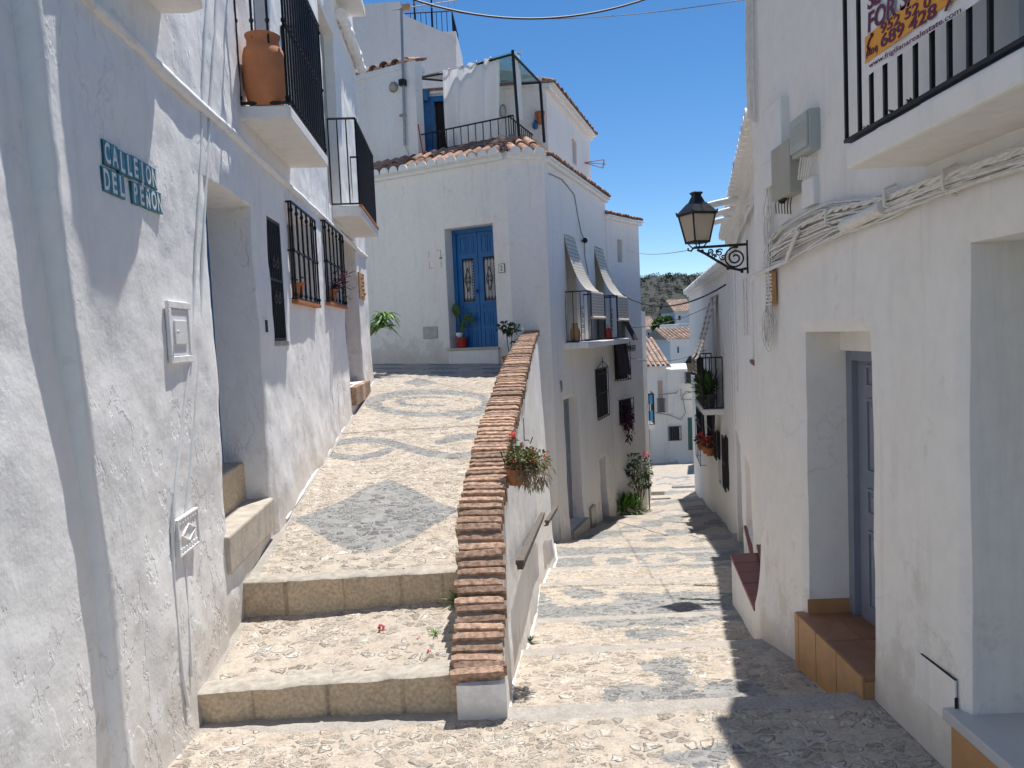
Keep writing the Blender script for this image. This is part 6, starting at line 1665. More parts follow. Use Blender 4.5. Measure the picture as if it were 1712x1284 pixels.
# weeds at the upper step and fallen blossom
def weed(label, c, n, L, seed, mat='leaf2'):
    mb = MB(); strap(mb, Vector(c), n, L, L * .09, seed, 1.6, .3); tag(mb.build('weed', M[mat], None), label, 'weed')
def on_ramp(px, py):
    d = ray(px, py)
    for i in range(2000):
        y = 3.22 + i * .005; p = CAM + d * (y / d.y)
        if p.z <= ramp_z(y) + .008: return p
weed('tuft of green grass growing where the upper step meets the brick coping', Vector((-.32, 3.96, .205)), 60, .12, 5)
c = on_ramp(728, 1062); weed('small green weed on the landing beside the brick coping', c, 22, .06, 6)
c = on_ramp(638, 1052); mb = MB(); leaves(mb, c + Vector((0, 0, .012)), (.010, .010, .006), 22, .013, 7, .3, 1.0); tag(mb.build('fallen_blossom', M['pink'], None), 'fallen pink blossom lying on the landing between the two stone steps', 'flower')
for k, (px, py) in enumerate(((700, 1068), (716, 1090))):
    c = on_ramp(px, py); mb = MB(); leaves(mb, c + Vector((0, 0, .004)), (.005, .005, .003), 10, .01, 9 + k, .3, 1.0); tag(mb.build('fallen_petal', M['pink'], None), ['tiny red petal on the landing nearer the upper step', 'tiny red petal on the landing nearer the lower step'][k], 'petal')
weed('dark tuft at the foot of the parapet on the street side', Vector((pface(5.0) + .03, 5.0, street_z(5.0) + .01)), 30, .07, 8, 'leafd')

# ------------------------------------------------------------------ right wall services
def rbox(label, x0, y0, x1, y1, p, mat, name='junction_box', lid=True, ym=None):
    a, b, z0, z1 = wbox(R1, x0, y0, x1, y1, 0, 0, ym)
    t = thing(name, label, 'junction box', tuple(R1.p(a, 0, z0))); mb = MB(); mb.box(R1, a, b, -.01, p, z0, z1); mb.build('case', M[mat], t, bevel=.006)
    if lid:
        mb = MB(); mb.box(R1, a + .006, b - .006, p, p + .012, z0 + .02, z1 - .01); lo = mb.build('lid', M[mat], t, bevel=.004)
        mb = MB()
        for i in range(6): zz = z0 + .06 + (z1 - z0 - .1) * i / 6; mb.box(R1, a + .02, b - .02, p + .012, p + .0145, zz, zz + .004)
        mb.build('rib', M[mat], lo)
    return t
rbox('large ribbed grey-green telecom box high on the right wall', 1340, 190, 1371, 258, .05, 'greybox')
rbox('tall beige telecom cabinet between the white duct and the grey-green box', 1308, 240, 1340, 330, .06, 'beigebox', lid=False)
rbox('small white junction box below the tall white duct', 1289, 270, 1307, 312, .05, 'white', lid=False)
rbox('small white junction box under the grey-green telecom box', 1350, 298, 1370, 345, .03, 'white', lid=False)
rbox('tall white plastered duct at the top corner of the right house', 1284, 175, 1320, 268, .045, 'white', name='cable_duct', lid=False)
a, b, z0, z1 = wbox(R1, 1291, 455, 1301, 510, 0, 0); t = thing('terminal_strip', 'narrow brass coloured terminal strip hanging below the cable bundle', 'terminal strip', tuple(R1.p(a, 0, z0))); mb = MB(); mb.box(R1, a, b, .01, .035, z0, z1); mb.build('strip', M['ochre'], t)
mb = MB(); [mb.box(R1, a - .004, b + .004, .035, .04, z0 + i * (z1 - z0) / 9, z0 + (i + .5) * (z1 - z0) / 9) for i in range(9)]; mb.build('terminals', M['cable_w'], t)
# cable bundles
def cable(W, pts, r, mat, mb, seed=0, wob=.006, base=.015):
    out = []; P = [W.uv(*p) for p in pts]
    for i in range(len(P) - 1):
        n = 8
        for k in range(n):
            f = k / n; u = P[i][0] + (P[i + 1][0] - P[i][0]) * f; z = P[i][1] + (P[i + 1][1] - P[i][1]) * f; out.append((u, z))
    out.append(P[-1]); q = [W.p(u, base + abs(wob * 2 * noise.noise(Vector((i * .25, seed * 3.3, 1)))) , z + wob * noise.noise(Vector((i * .3, seed * 5.1, 7)))) for i, (u, z) in enumerate(out)]
    for _ in range(2): q = [q[0]] + [(q[i - 1] + q[i] * 2 + q[i + 1]) / 4 for i in range(1, len(q) - 1)] + [q[-1]]
    mb.tube(q, r, 6)
rd = random.Random(12)
cb = thing('cable_bundle', 'thick bundle of whitewashed cables sagging along the right wall under the balcony', 'cables', tuple(R1.p(.2, .03, 2.0)))
path = [(1289, 432), (1318, 412), (1355, 392), (1400, 371), (1450, 357), (1500, 344), (1560, 322), (1620, 300), (1690, 276), (1760, 252)]
for k in range(30):
    o0 = rd.uniform(-34, 26); ph = rd.uniform(0, 6); pts = []
    for i, (x, y) in enumerate(path):
        s = .5 + .08 * i if i > 2 else .75
        sp = {0: .8, 1: 1.1, 2: 1.1, 3: .95, 4: .75, 5: .62, 6: .45, 7: .5, 8: .55, 9: .6}[i]
        pts.append((x, y + o0 * sp + 5 * math.sin(i * 1.1 + ph)))
    mb = MB(); cable(R1, pts, rd.choice((.0035, .0045, .0055)), 0, mb, k, .008, .012 + .006 * (k % 4)); mb.build('cable', M['cable_w'], cb, smooth=60)
for ph in (0, 3.14):
    mb = MB(); pts = [R1.uv(*q) for q in ((1325, 392), (1360, 372), (1400, 352), (1440, 343), (1500, 330), (1560, 306), (1640, 280), (1712, 256), (1770, 236))]; q = []
    for i in range(len(pts) - 1):
        for k in range(16): f = k / 16; an = (i * 16 + k) * .55 + ph; q.append(R1.p(pts[i][0] + (pts[i + 1][0] - pts[i][0]) * f, .035 + .006 * math.cos(an), pts[i][1] + (pts[i + 1][1] - pts[i][1]) * f + .006 * math.sin(an)))
    mb.tube(q, .0075, 6); mb.build('twisted_cable', M['cable_w'], cb, smooth=60)
mb = MB(); a_ = R1.uv(1425, 378); b_ = R1.uv(1496, 346); mb.tube([R1.p(a_[0], .035, a_[1]), R1.p(b_[0], .04, b_[1])], .027, 12); mb.build('plastic_pipe', M['cable_w'], cb, smooth=60)
for px, py in ((1400, 362), (1502, 330), (1603, 300)):
    u, z = R1.uv(px, py); mb = MB(); mb.tube([R1.p(u, .01, z + .05), R1.p(u + .003, .055, z + .03), R1.p(u + .005, .055, z - .03), R1.p(u + .002, .01, z - .05)], .006, 6); mb.build('cable_tie', M['cable_w'], cb)
mb = MB(); u0_, za_ = R1.uv(1349, 395); u1_, zb_2 = R1.uv(1336, 425); mb.tube([R1.p(R1.uv(1352, 384)[0], .05, R1.uv(1352, 384)[1]), R1.p(u1_, .055, zb_2), R1.p(u1_ - .04, .05, zb_2 - .03), R1.p(.08, .04, zb_2 - .06)], .011, 8); mb.build('conduit', M['cable_w'], cb, smooth=60)
vb = thing('cable_bundle', 'hanging tangle of whitewashed cables at the far corner of the right house', 'cables', tuple(R1.p(.05, .03, 1.7)))
for k in range(13):
    x0_ = 1287 + rd.uniform(-4, 16); top = rd.choice((285, 300, 345, 390)); bot = rd.choice((455, 500, 545, 570)); mb = MB()
    pts = [(x0_ + rd.uniform(-3, 10), top), (x0_ + rd.uniform(-4, 4), (top + 400) / 2), (x0_ + rd.uniform(-6, 4), 405), (x0_ + rd.uniform(-5, 6), 440), (x0_ + rd.uniform(-5, 5), (440 + bot) / 2), (x0_ + rd.uniform(-3, 3), bot)]
    cable(R1, pts, rd.choice((.003, .004)), 0, mb, k + 40, .012, .015 + .005 * (k % 5)); mb.build('cable', M['cable_w'], vb, smooth=60)
for k in range(6):
    cx_, cy_ = 1293 + rd.uniform(-3, 5), rd.uniform(520, 560); mb = MB(); pts = [(cx_ + 6 * math.cos(q * .6), cy_ + (24 + 5 * k % 9) * math.sin(q * .6)) for q in range(11)]; cable(R1, pts, .0032, 0, mb, k + 60, .006, .02 + .004 * k); mb.build('cable_loop', M['cable_w'], vb, smooth=60)
bk = thing('cable_splice', 'black cable splice block under the beige telecom cabinet', 'cable splice', tuple(R1.p(R1.uv(1320, 335)[0], .03, R1.uv(1320, 335)[1])))
mb = MB(); u_, z_ = R1.uv(1321, 326)
for k in range(14): mb.blob(tuple(R1.p(u_ + rd.uniform(-.07, .07), .03, z_ + rd.uniform(-.03, .02))), .014, .012, .016, 7, 5)
mb.build('connectors', M['iron'], bk)
for k in range(6): u, z = R1.uv(1308 + k * 5, 330); mb = MB(); mb.tube([R1.p(u, .03, z), R1.p(u + .01, .04, z - .04), R1.p(u - .012, .03, z - .08)], .0028, 5); mb.build('wire', M['cable_b'], bk)
for k in range(5): u, z = R1.uv(1350 + k * 4.5, 262); u2, z2 = R1.uv(1345 + k * 4, 300); mb = MB(); mb.tube([R1.p(u, .03, z), R1.p((u + u2) / 2 + .01, .035, (z + z2) / 2), R1.p(u2, .03, z2)], .0045, 6); mb.build('drop_wire', M['cable_w'], bk)
for k, px in enumerate((1279, 1286, 1292, 1299)):
    z1_ = 4.1; z0_ = R1.uv(px + 8, 172)[1]; u = .01 + .035 * k; mb = MB(); mb.tube([R1.p(u + .004 * math.sin(i), .02 + .004 * math.sin(i * .7), z0_ + (z1_ - z0_) * i / 12) for i in range(13)], .011 if k in (0,) else .007, 7)
    tag(mb.build('vertical_cable', M['cable_w'], None, smooth=60), ['whitewashed thick cable nearest the corner running up the right house above the duct', 'second whitewashed cable from the corner running up above the duct', 'third whitewashed cable from the corner running up above the duct', 'fourth whitewashed cable from the corner, nearest the telecom box, running up above the duct'][k], 'cable', 'whitewashed cables climbing the right house corner')
# pots on the right balcony
for k, (px, lab) in enumerate(((1455, 'terracotta trough with a low succulent at the far end of the banner balcony'), (1500, 'dark rosette succulent pot on the banner balcony left of the taller one'), (1528, 'taller dark rosette succulent pot on the banner balcony'))):
    u, _ = R1.uv(px, 200, .17); c = R1.p(u, .17, pz1); t = thing('potted_plant', lab, 'potted plant', tuple(c), 'pots on the banner balcony'); pot(t, tuple(c), .035, .05, M['terra']); mb = MB(); strap(mb, c + Vector((0, 0, .045)), 26, .045, .016, 200 + k, 1.2, .2); mb.build('foliage', M['leafd'], t)
# ------------------------------------------------------------------ street lamp
u_, z_ = R2.uv(1251, 408); L0 = R2.p(u_, .0, z_); ex = R2.ey; print('lamp', L0)
lp = thing('street_lamp', 'black wrought iron wall lantern on a scrolled bracket on the right', 'street lamp', tuple(L0))
BL = .475; FB_ = Fr(L0, ex, ex.cross(Vector((0, 0, 1))), (0, 0, 1))
mb = MB(); mb.box(FB_, 0, BL, -.011, .011, -.012, .010); mb.box(FB_, -.005, .018, -.018, .018, -.26, .035)
mb.tube([FB_.p(BL, 0, 0), FB_.p(BL + .025, 0, -.03), FB_.p(BL + .05, 0, -.02), FB_.p(BL + .05, 0, .0)], .009, 6)
br_ = mb.build('bracket', M['iron'], lp)
mb = MB(); mb.tube(spiral(FB_, .115, -.115, .02, .098, 2.2, .6, 50), .0085, 6)
arc = [FB_.p(BL - .03, 0, -.02), FB_.p(BL - .1, 0, -.06), FB_.p(BL - .2, 0, -.13), FB_.p(.17, 0, -.20), FB_.p(.08, 0, -.225), FB_.p(.02, 0, -.215)]
mb.tube(arc, .013, 6)
for (x, z, r0_, a0) in ((.25, -.06, .035, 0), (.33, -.045, .026, 2), (.22, -.10, .03, 4), (.30, -.09, .022, 1)): mb.tube(spiral(FB_, x, z, .004, r0_, 1.4, a0, 20), .0065, 5)
for x, z in ((.40, -.035), (.35, -.065), (.27, -.045), (.18, -.205), (.06, -.24)): mb.blob(tuple(FB_.p(x, 0, z)), .016, .012, .016, 8, 5)
mb.build('scrollwork', M['iron'], br_)
LC = FB_.p(BL - .035, 0, .045); Fl = rot_fr(LC, .35)
def frus(mb, F, w0, z0, w1, z1): 
    vs = [F.p(sx * w0, sy * w0, z0) for sx, sy in ((-1, -1), (1, -1), (1, 1), (-1, 1))] + [F.p(sx * w1, sy * w1, z1) for sx, sy in ((-1, -1), (1, -1), (1, 1), (-1, 1))]
    mb.add(vs, [(3, 2, 1, 0), (4, 5, 6, 7)] + [(i, (i + 1) % 4, 4 + (i + 1) % 4, 4 + i) for i in range(4)])
mb = MB()
for sx, sy in ((-1, -1), (1, -1), (1, 1), (-1, 1)):
    mb.tube([Fl.p(sx * .075, sy * .075, .0), Fl.p(sx * .117, sy * .117, .245)], .008, 6)
    mb.tube([Fl.p(0, 0, -.05), Fl.p(sx * .035, sy * .035, -.045), Fl.p(sx * .065, sy * .065, .0)], .006, 6)
    mb.blob(tuple(Fl.p(sx * .13, sy * .13, .275)), .009, .009, .012, 6, 4)
frus(mb, Fl, .080, -.008, .083, .010); frus(mb, Fl, .128, .243, .135, .262)
mb.build('lantern_frame', M['iron'], lp)
mb = MB(); frus(mb, Fl, .132, .262, .062, .355); frus(mb, Fl, .055, .355, .030, .42); frus(mb, Fl, .030, .42, .045, .445); frus(mb, Fl, .045, .445, .03, .455); mb.build('hood', M['iron'], lp)
mb = MB()
frus(mb, Fl, .0725, .012, .113, .242); mb.build('glass', M['lampglass'], lp)
# ------------------------------------------------------------------ R3 balcony plants and blinds
for k, (f, lab) in enumerate(((.3, 'potted aloe at the far end of the planted balcony'), (.62, 'potted aloe in the middle of the planted balcony'), (.86, 'largest potted aloe at the near end of the planted balcony'))):
    c = R3.p(ub0 + (ub1 - ub0) * f, .2, zb3 + .1); t = thing('potted_aloe', lab, 'potted plant', tuple(c), 'aloes on the planted balcony'); pot(t, tuple(c), .12, .24, M['iron_l']); mb = MB(); strap(mb, c + Vector((0, 0, .22)), 34, .5, .07, 300 + k, 2.2, .12); mb.build('foliage', M['leaf'], t)
def blind2(label, u0, u1, zt, p, zr_, dr_):
    mb = MB(); prof = [(.0 + p * (i / 24) ** .8, zt - (zt - zr_) * i / 24 - .12 * math.sin(math.pi * i / 24)) for i in range(25)] + [(p + .04, zr_ - dr_ * i / 8) for i in range(1, 9)]
    for i, ((y0, za_), (y1, zb__)) in enumerate(zip(prof, prof[1:])):
        mb.cur = .95 if i % 2 else .3
        mb.add([R3.p(u0, y0, za_), R3.p(u1, y0, za_), R3.p(u1, y1, zb__), R3.p(u0, y1, zb__), R3.p(u0, y0 + .012, za_), R3.p(u1, y0 + .012, za_), R3.p(u1, y1 + .012, zb__), R3.p(u0, y1 + .012, zb__)], [(0, 1, 2, 3), (7, 6, 5, 4), (0, 3, 7, 4), (1, 5, 6, 2)])
    tag(mb.build('rolled_blind', M['blind'], None), label, 'blind', 'slatted blinds on the planted balcony')
zt_ = zb3 + 2.1
blind2('slatted blind over the far half of the planted balcony railing', ub0 + (ub1 - ub0) * .22, ub0 + (ub1 - ub0) * .42, zt_, .36, zb3 + 1.0, .3)
blind2('slatted blind over the near half of the planted balcony railing', ub0 + (ub1 - ub0) * .62, ub0 + (ub1 - ub0) * .82, zt_, .36, zb3 + 1.0, .3)
for k, (px, py) in enumerate(((1172, 752), (1181, 758), (1187, 762))):
    u, z = R3.uv(px, py, .14); c = R3.p(u, .14, z); t = thing('hanging_flower_pot', ['farthest hanging red flower pot under the planted balcony', 'middle hanging red flower pot under the planted balcony', 'nearest hanging red flower pot under the planted balcony'][k], 'flower pot', tuple(c), 'hanging flower pots under the planted balcony')
    pot(t, tuple(c), .09, .16, M['terra']); mb = MB(); leaves(mb, c + Vector((0, 0, .22)), (.11, .11, .1), 50, .07, 400 + k, .3, .7); mb.build('foliage', M['leafd'], t); mb = MB(); leaves(mb, c + Vector((0, 0, .27)), (.12, .12, .1), 30, .06, 410 + k, .3, .9); mb.build('blossom', M['flower'], t)
c = R3.p(ub0 - .4, .36, zb3 + .62); t = thing('street_lamp', 'small dark lantern beyond the planted balcony', 'street lamp', tuple(c)); Fq = rot_fr(c, .3); mb = MB(); frus(mb, Fq, .09, .21, .03, .33); frus(mb, Fq, .10, .19, .10, .21); mb.build('hood', M['iron'], t); mb = MB(); frus(mb, Fq, .055, 0, .085, .19); mb.build('glass', M['lampglass'], t); mb = MB(); mb.box(Fr(c, R3.ex, R3.ey, (0, 0, 1)), -.02, .02, -.45, .0, -.06, -.02); mb.tube([c, c - Vector((0, 0, .05))], .02, 6); mb.build('bracket', M['iron'], t)
# vertical service cables on R2
for k, (px, y0, y1) in enumerate(((1224, 440, 690), (1228, 440, 700), (1233, 440, 650), (1247, 465, 560), (1252, 465, 560), (1216, 480, 600))):
    a_ = R2.uv(px, (y0 + y1) / 2)[0]; z1_ = R2.uv(px, y0)[1]; z0_ = R2.uv(px, y1)[1]; mb = MB(); mb.tube([R2.p(a_ + .02 * noise.noise(Vector((i * .4, k, 0))), .018, z0_ + (z1_ - z0_) * i / 14) for i in range(15)], .008, 6)
    tag(mb.build('wall_cable', M['cable_w'], None, smooth=60), 'one of the thin whitewashed cables running down the low house behind the lamp', 'cable', 'whitewashed cables on the low house')
mb = MB(); a_, z_ = R2.uv(1265, 300, .02); pts = [(1272, 330), (1262, 345), (1250, 370), (1238, 395), (1226, 425)]
rb = thing('cable_bundle', 'twisted whitewashed cables slanting down under the eave of the low house', 'cables', tuple(R2.p(*[R2.uv(1250, 370)[0], .03, R2.uv(1250, 370)[1]])))
for k in range(5): mb = MB(); cable(R2, [(x + rd.uniform(-2, 2), y + k * 3 - 6) for x, y in pts], .012, 0, mb, k + 90, .03, .03); mb.build('cable', M['cable_w'], rb, smooth=60)
# ------------------------------------------------------------------ overhead cables
def ocable(label, a, b, sag, r, mat, grp='overhead cables', n=30): mb = MB(); mb.tube(catenary(a, b, sag, n), r, 6); return tag(mb.build('overhead_cable', M[mat], None, smooth=60), label, 'cable', grp)
a_ = at_y(648, -72, 9.2); b_ = at_y(1222, -68, 9.2); m_y = at_y(935, 29, 9.2).z; a_.x = -1.95; ocable('thick black cable sagging across the top of the sky', a_, b_, (a_.z + b_.z) / 2 - m_y, .012, 'cable_b')
ocable('thin grey wire stretched across the sky just below the thick black cable', at_y(690, 4, 15), at_y(1290, -8, 7), .25, .005, 'cable_g')
ocable('black cable crossing the street in front of the hill at lamp bracket height', wall_item(CR, 1033, 488, .03), wall_item(R2, 1213, 476, .03), .32, .014, 'cable_b')
ocable('thin grey wire crossing from the narrow house at the level of the hill foot', wall_item(C2, 1050, 548, .03), wall_item(R3, 1186, 512, .05), .1, .008, 'cable_g')
ocable('lower thin grey wire crossing from the narrow house to the planted balcony', wall_item(C2, 1052, 598, .03), wall_item(R3, 1180, 585, .05), .15, .008, 'cable_g')
ocable('faint wire at the height of the narrow house eave crossing to the lamp', wall_item(C2, 1056, 420, .02), FB_.p(BL + .05, 0, -.02), .05, .004, 'cable_g')
# ------------------------------------------------------------------ far end of the street
def blk(name, label, px0, px1, yt, Y, depth, zb=-9, roof=None, rh=.9, mat='plaster', ops=(), ext=0, group=None):
    A = at_y(px0, yt, Y); B = at_y(px1, yt, Y); t = thing(name, label, 'house', (A.x, Y, zb), group)
    Wd = Wall((A.x, Y), (B.x, Y)); zt = (A.z + B.z) / 2
    mb = MB(); mb.box(WF, A.x, B.x, Y, Y + depth, zb, zt); mb.build('wall', M[mat], t, bevel=.03)
    if roof:
        mb = MB(); rr = random.Random(int(px0)); n = max(4, int((B.x - A.x + .4) / .24)); m_ = max(3, int(depth / .5 / 1))
        r0 = MB(); r0.add([(A.x - .2, Y - .2, zt - .02), (B.x + .2, Y - .2, zt - .02), (B.x + .2, Y + depth / 2, zt + rh), (A.x - .2, Y + depth / 2, zt + rh), (A.x - .2, Y + depth + .2, zt), (B.x + .2, Y + depth + .2, zt)], [(0, 1, 2, 3), (3, 2, 5, 4), (0, 3, 4), (1, 5, 2)])
        r_ = r0.build('roof', M['tile_far'], t)
        for i in range(n):
            x = A.x - .2 + (B.x - A.x + .4) * (i + .5) / n
            for k in range(m_):
                f0, f1 = k / m_, (k + 1.1) / m_; mb.cur = rr.random(); L = depth / 2 + .2; vs = []
                for f in (f0, f1):
                    for a in range(5): an = math.pi * a / 4; vs.append((x + .085 * math.cos(an), Y - .22 + L * f, zt + (rh + .02) * f + .07 * math.sin(an) + (.02 if f == f0 else 0)))
                mb.add(vs, [(a, a + 1, 6 + a, 5 + a) for a in range(4)])
        mb.build('roof_tiles', M['tile_far'], r_)
        mb = MB(); mb.box(WF, A.x - .22, B.x + .22, Y - .22, Y - .02, zt - .12, zt - .02); mb.build('eave', M['white'], t)
    for (x0, y0, x1, y1, kind) in ops:
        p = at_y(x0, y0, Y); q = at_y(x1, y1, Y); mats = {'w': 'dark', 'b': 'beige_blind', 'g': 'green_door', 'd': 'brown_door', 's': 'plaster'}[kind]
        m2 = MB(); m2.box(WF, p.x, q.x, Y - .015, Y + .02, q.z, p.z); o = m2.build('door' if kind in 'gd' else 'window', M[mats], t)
        m3 = MB(); w_ = .06; m3.box(WF, p.x - w_, p.x, Y - .05, Y, q.z, p.z + w_); m3.box(WF, q.x, q.x + w_, Y - .05, Y, q.z, p.z + w_); m3.box(WF, p.x, q.x, Y - .05, Y, p.z, p.z + w_); m3.build('frame', M['white'], o)
        if kind in 'wb' and y1 - y0 > 15:
            m4 = MB()
            for i in range(7): x = p.x - .06 + (q.x - p.x + .12) * i / 6; hz = q.z + (p.z - q.z) * (1 if kind == 'w' else .42); m4.tube([(x, Y - .15, q.z), (x, Y - .15, hz)], .018, 5)
            for zz in (q.z, hz): m4.tube([(p.x - .08, Y - .15, zz), (q.x + .08, Y - .15, zz)], .022, 5)
            m4.build('grille', M['iron_l'], o)
    return t, Wd, zt
blk('house', 'white house with tiled roof, beige blind and caged window closing the lower street', 1045, 1114, 612, 40, 9, -9, True, 1.35, 'plaster_c', [(1099, 636, 1109, 688, 'b'), (1080, 714, 1087, 757, 'd')])
blk('house', 'flat topped white house with the green door at the end of the lower street', 1114.5, 1200, 616, 39.9, 6, -9, None, 0, 'plaster_c', [(1118, 713, 1136, 735, 'w'), (1149, 698, 1158, 752, 'g'), (1146, 622, 1156, 640, 'w')])
blk('house', 'pale house with a shallow tiled roof rising behind the flat topped house', 1120, 1175, 566, 50, 8, -9, True, .7, 'plaster', [(1132, 580, 1135, 590, 'w')])
blk('house', 'white block with a small window on the slope left of the planted balcony', 1135, 1200, 540, 62, 8, -10, None, 0, 'plaster_c', [(1157, 548, 1163, 557, 'w')])
blk('house', 'white gabled house high on the slope below the hill', 1130, 1160, 520, 80, 8, -12, True, 1.3, 'plaster', [(1134, 528, 1138, 535, 'w')])
blk('house', 'small flat house between the gabled house and the right row', 1150, 1185, 516, 88, 8, -12, None, 0, 'plaster_old', [(1160, 520, 1163, 525, 'w')])
blk('house', 'orange roofed villa left of the round pine tree', 1070, 1098, 551, 95, 10, -13, True, 1.6, 'plaster_old', [(1083, 556, 1086, 561, 'w')])
blk('house', 'low white house with a dark opening under the round pine tree', 1092, 1120, 562, 78, 6, -12, None, 0, 'plaster_old', [(1102, 566, 1107, 571, 'w'), (1111, 566, 1115, 572, 'w')])
blk('house', 'small pale house just above the tiled roof of the lower street house', 1070, 1096, 580, 60, 6, -11, None, 0, 'plaster', [(1082, 584, 1085, 590, 'w')])
blk('house', 'bluish white house beside the one under the round pine tree', 1097, 1122, 572, 66, 6, -11, None, 0, 'plaster', [(1104, 576, 1108, 582, 'w')])
for k in range(3):
    pass
# round pine and hillside trees
def tree(label, px, py, Y, R, mat, n, seed, name='pine_tree', size=.5):
    c = at_y(px, py, Y); t = thing(name, label, 'tree', (c.x, Y, c.z - R[2] - 3)); mb = MB(); rd = random.Random(seed)
    for i in range(9):
        q = Vector((rd.uniform(-.6, .6) * R[0], rd.uniform(-.6, .6) * R[1], rd.uniform(-.35, .5) * R[2])); leaves(mb, c + q, (R[0] * .45, R[1] * .45, R[2] * .5), n // 9, size, seed + i, .3, .6)
    mb.build('crown', M[mat], t); mb = MB(); mb.tube([(c.x, Y, c.z - R[2] - 3), (c.x + .1, Y, c.z)], [.25, .15], 8); mb.build('trunk', M['stem'], t); return t
tree('dense round green pine tree among the far houses', 1116, 546, 82, (1.45, 1.4, 1.05), 'leaf', 2200, 3, size=.42)
tree('slim dark conifer left of the gabled house on the slope', 1110, 527, 110, (.5, .5, 1.6), 'pine', 300, 5, name='conifer', size=.5)
def scrub():
    mb = MB(); rd = random.Random(4); hill = bpy.data.objects['hillside'].data
    V = [v.co for v in hill.vertices if 120 < v.co.y < 430 and 20 < v.co.x < 130]
    nx = 61
    import bisect
    ys = sorted(set(round(v.co.y, 2) for v in hill.vertices)); xs = sorted(set(round(v.co.x, 2) for v in hill.vertices)); Z = {}
    for v in hill.vertices: Z[(round(v.co.x, 2), round(v.co.y, 2))] = v.co.z
    def hz(x, y):
        i = min(len(xs) - 2, max(0, bisect.bisect(xs, x) - 1)); j = min(len(ys) - 2, max(0, bisect.bisect(ys, y) - 1))
        fx = (x - xs[i]) / (xs[i + 1] - xs[i]); fy = (y - ys[j]) / (ys[j + 1] - ys[j])
        return (Z[(xs[i], ys[j])] * (1 - fx) + Z[(xs[i + 1], ys[j])] * fx) * (1 - fy) + (Z[(xs[i], ys[j + 1])] * (1 - fx) + Z[(xs[i + 1], ys[j + 1])] * fx) * fy
    for i in range(900):
        y = rd.uniform(200, 430); x = y * rd.uniform(.13, .27); s = rd.uniform(.45, 1.0) * (1.6 if rd.random() < .12 else 1)
        leaves(mb, (x, y, hz(x, y) + s * .5), (s, s, s * .9), 50, s * .38, i, .3, 1.0)
    o = mb.build('hillside_scrub', M['pine'], None); o['kind'] = 'stuff'; tag(o, 'dark pines and scrub dotted over the far hillside', 'scrub')
scrub()
# blue tiled balcony and low house on the left beyond the annex
t = thing('house', 'sliver of white house with a blue tiled balcony beyond the annex', 'house', (3.4, 24, -4)); mb = MB(); X1 = .166 * 23; mb.slab([(1.5, 22.6), (X1, 22.6), (X1 + .3, 25.5), (1.5, 25.5)], -5, 1.0); mb.build('wall', M['plaster_c'], t)
z0 = at_y(1085, 716, 23).z; mb = MB(); mb.box(WF, X1 - .2, .1818 * 23, 22.7, 23.8, z0, z0 + .14); bl = mb.build('balcony', M['plaster'], t)
for zz in (.25, .75): mb = MB(); mb.box(WF, X1 - .1, .1795 * 23, 22.74, 22.76, z0 + zz, z0 + zz + .3); mb.build('tile_panel', M['blue_tile'], bl)
mb = MB(); railing(mb, [(X1 - .2, 22.72, 0), (.181 * 23, 22.72, 0), (.181 * 23 + .1, 23.7, 0)], z0 + .14, z0 + 1.05, .13, .014, rr=.02); mb.build('railing', M['iron'], bl)
# little bollard wall and doorstep, drain, manhole
mb = MB(); c = at_y(1125, 861, 1); 
def on_street(px, py):
    d = ray(px, py)
    for i in range(4000):
        y = 3.3 + i * .01; p = CAM + d * (y / d.y)
        if p.z <= street_z(y): return p
c = on_street(1125, 860); mb = MB(); mb.lathe(Fr((c.x, c.y, c.z - .01)), [(.28, 0), (.28, .022), (.25, .026), (.001, .026)], 28); tag(mb.build('manhole_cover', M['conc'], None), 'round grey manhole cover set in the middle of the lower street', 'manhole cover')
c = on_street(1148, 815); mb = MB(); mb.box(Fr(c), -.45, .45, -.12, .12, -.03, .03); tag(mb.build('drain_grate', M['iron_l'], None), 'narrow drain grate across the lower street near the bend', 'drain')
st_ = thing('doorstep', 'two small grey doorsteps at the foot of the annex', 'steps', (3.35, 19.9, street_z(20)))
for k in range(2):
    mb = MB(); mb.box(WF, 3.30, 3.95, 19.6 + k * .8, 19.95 + k * .8, street_z(20) - .3, street_z(20) + .05 + .16 * (1 - k) * 0 + .08); mb.build('step', M['conc'], st_, bevel=.01)
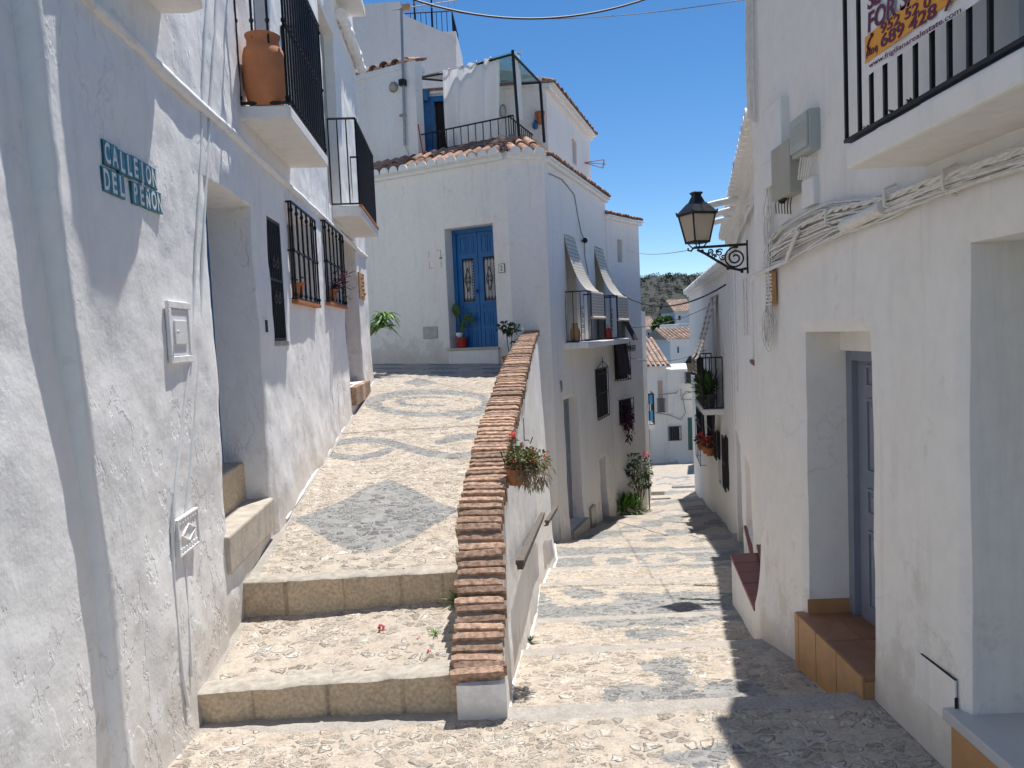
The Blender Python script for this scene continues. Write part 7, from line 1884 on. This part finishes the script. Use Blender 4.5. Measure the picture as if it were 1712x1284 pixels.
# facade cables on the far house
for k, P in enumerate(([(1096, 690), (1120, 694), (1138, 702), (1146, 690), (1141, 664), (1147, 654), (1160, 656)], [(1100, 660), (1130, 657), (1138, 650), (1139, 668), (1160, 668)])):
    mb = MB(); mb.tube([at_y(x, y, 39.8) for x, y in P], .022, 5); tag(mb.build('wall_cable', M['cable_g'], None, smooth=60), ['lower grey cable looping across the front of the far white houses', 'upper grey cable looping across the front of the far white houses'][k], 'cable', 'grey cables on the far houses')
ds_ = thing('doorstep', 'white doorstep below the green door at the end of the lower street', 'steps', tuple(at_y(1147, 785, 39)))
mb = MB(); a_ = at_y(1137, 772, 39.0); b_ = at_y(1162, 790, 39.0); mb.box(WF, a_.x, b_.x, 39.0, 39.9, b_.z - .5, a_.z); mb.build('step', M['white'], ds_, bevel=.03)
t = thing('house', 'plain white house added past the bend on the right to shade the lower street', 'house', (8.2, 34, -5)); mb = MB()  # house added past the bend so its shadow falls on the lane
mb.slab([(8.0, 33.5), (9.35, 39.2), (15, 39.2), (15, 33.5)], -9, 1.3); wl = mb.build('wall', M['plaster_c'], t, bevel=.03)
mb = MB(); mb.slab([(7.85, 33.3), (9.3, 39.3), (15, 39.3), (15, 33.3)], 1.3, 1.42); mb.build('roof', M['tile_far'], t)
# ------------------------------------------------------------------ light, world, render
AZ, EL = R_(22), R_(68)
sun = bpy.data.lights.new('sun', 'SUN'); so = bpy.data.objects.new('sun', sun); col.objects.link(so)
sun.energy = 4.7; sun.angle = R_(.53); sun.color = (1, .96, .91)
dirv = Vector((math.sin(AZ) * math.cos(EL), math.cos(AZ) * math.cos(EL), math.sin(EL)))
so.rotation_euler = dirv.to_track_quat('Z', 'Y').to_euler()
w = bpy.data.worlds.new('World'); scene.world = w; w.use_nodes = True
nt = w.node_tree; bg = nt.nodes['Background']
sky = nt.nodes.new('ShaderNodeTexSky'); sky.sky_type = 'NISHITA'; sky.sun_disc = False
sky.sun_elevation = EL; sky.sun_rotation = AZ; sky.altitude = 2200; sky.air_density = 1.0; sky.dust_density = .05; sky.ozone_density = 1.6
hs = nt.nodes.new('ShaderNodeHueSaturation'); hs.inputs['Saturation'].default_value = 1.27; nt.links.new(sky.outputs[0], hs.inputs['Color']); nt.links.new(hs.outputs[0], bg.inputs[0]); bg.inputs[1].default_value = .108
scene.view_settings.view_transform = 'Standard'; scene.view_settings.look = 'None'
scene.view_settings.exposure = 0.36; scene.view_settings.gamma = 1
scene.render.engine = 'CYCLES'
scene.cycles.max_bounces = 8; scene.cycles.diffuse_bounces = 5
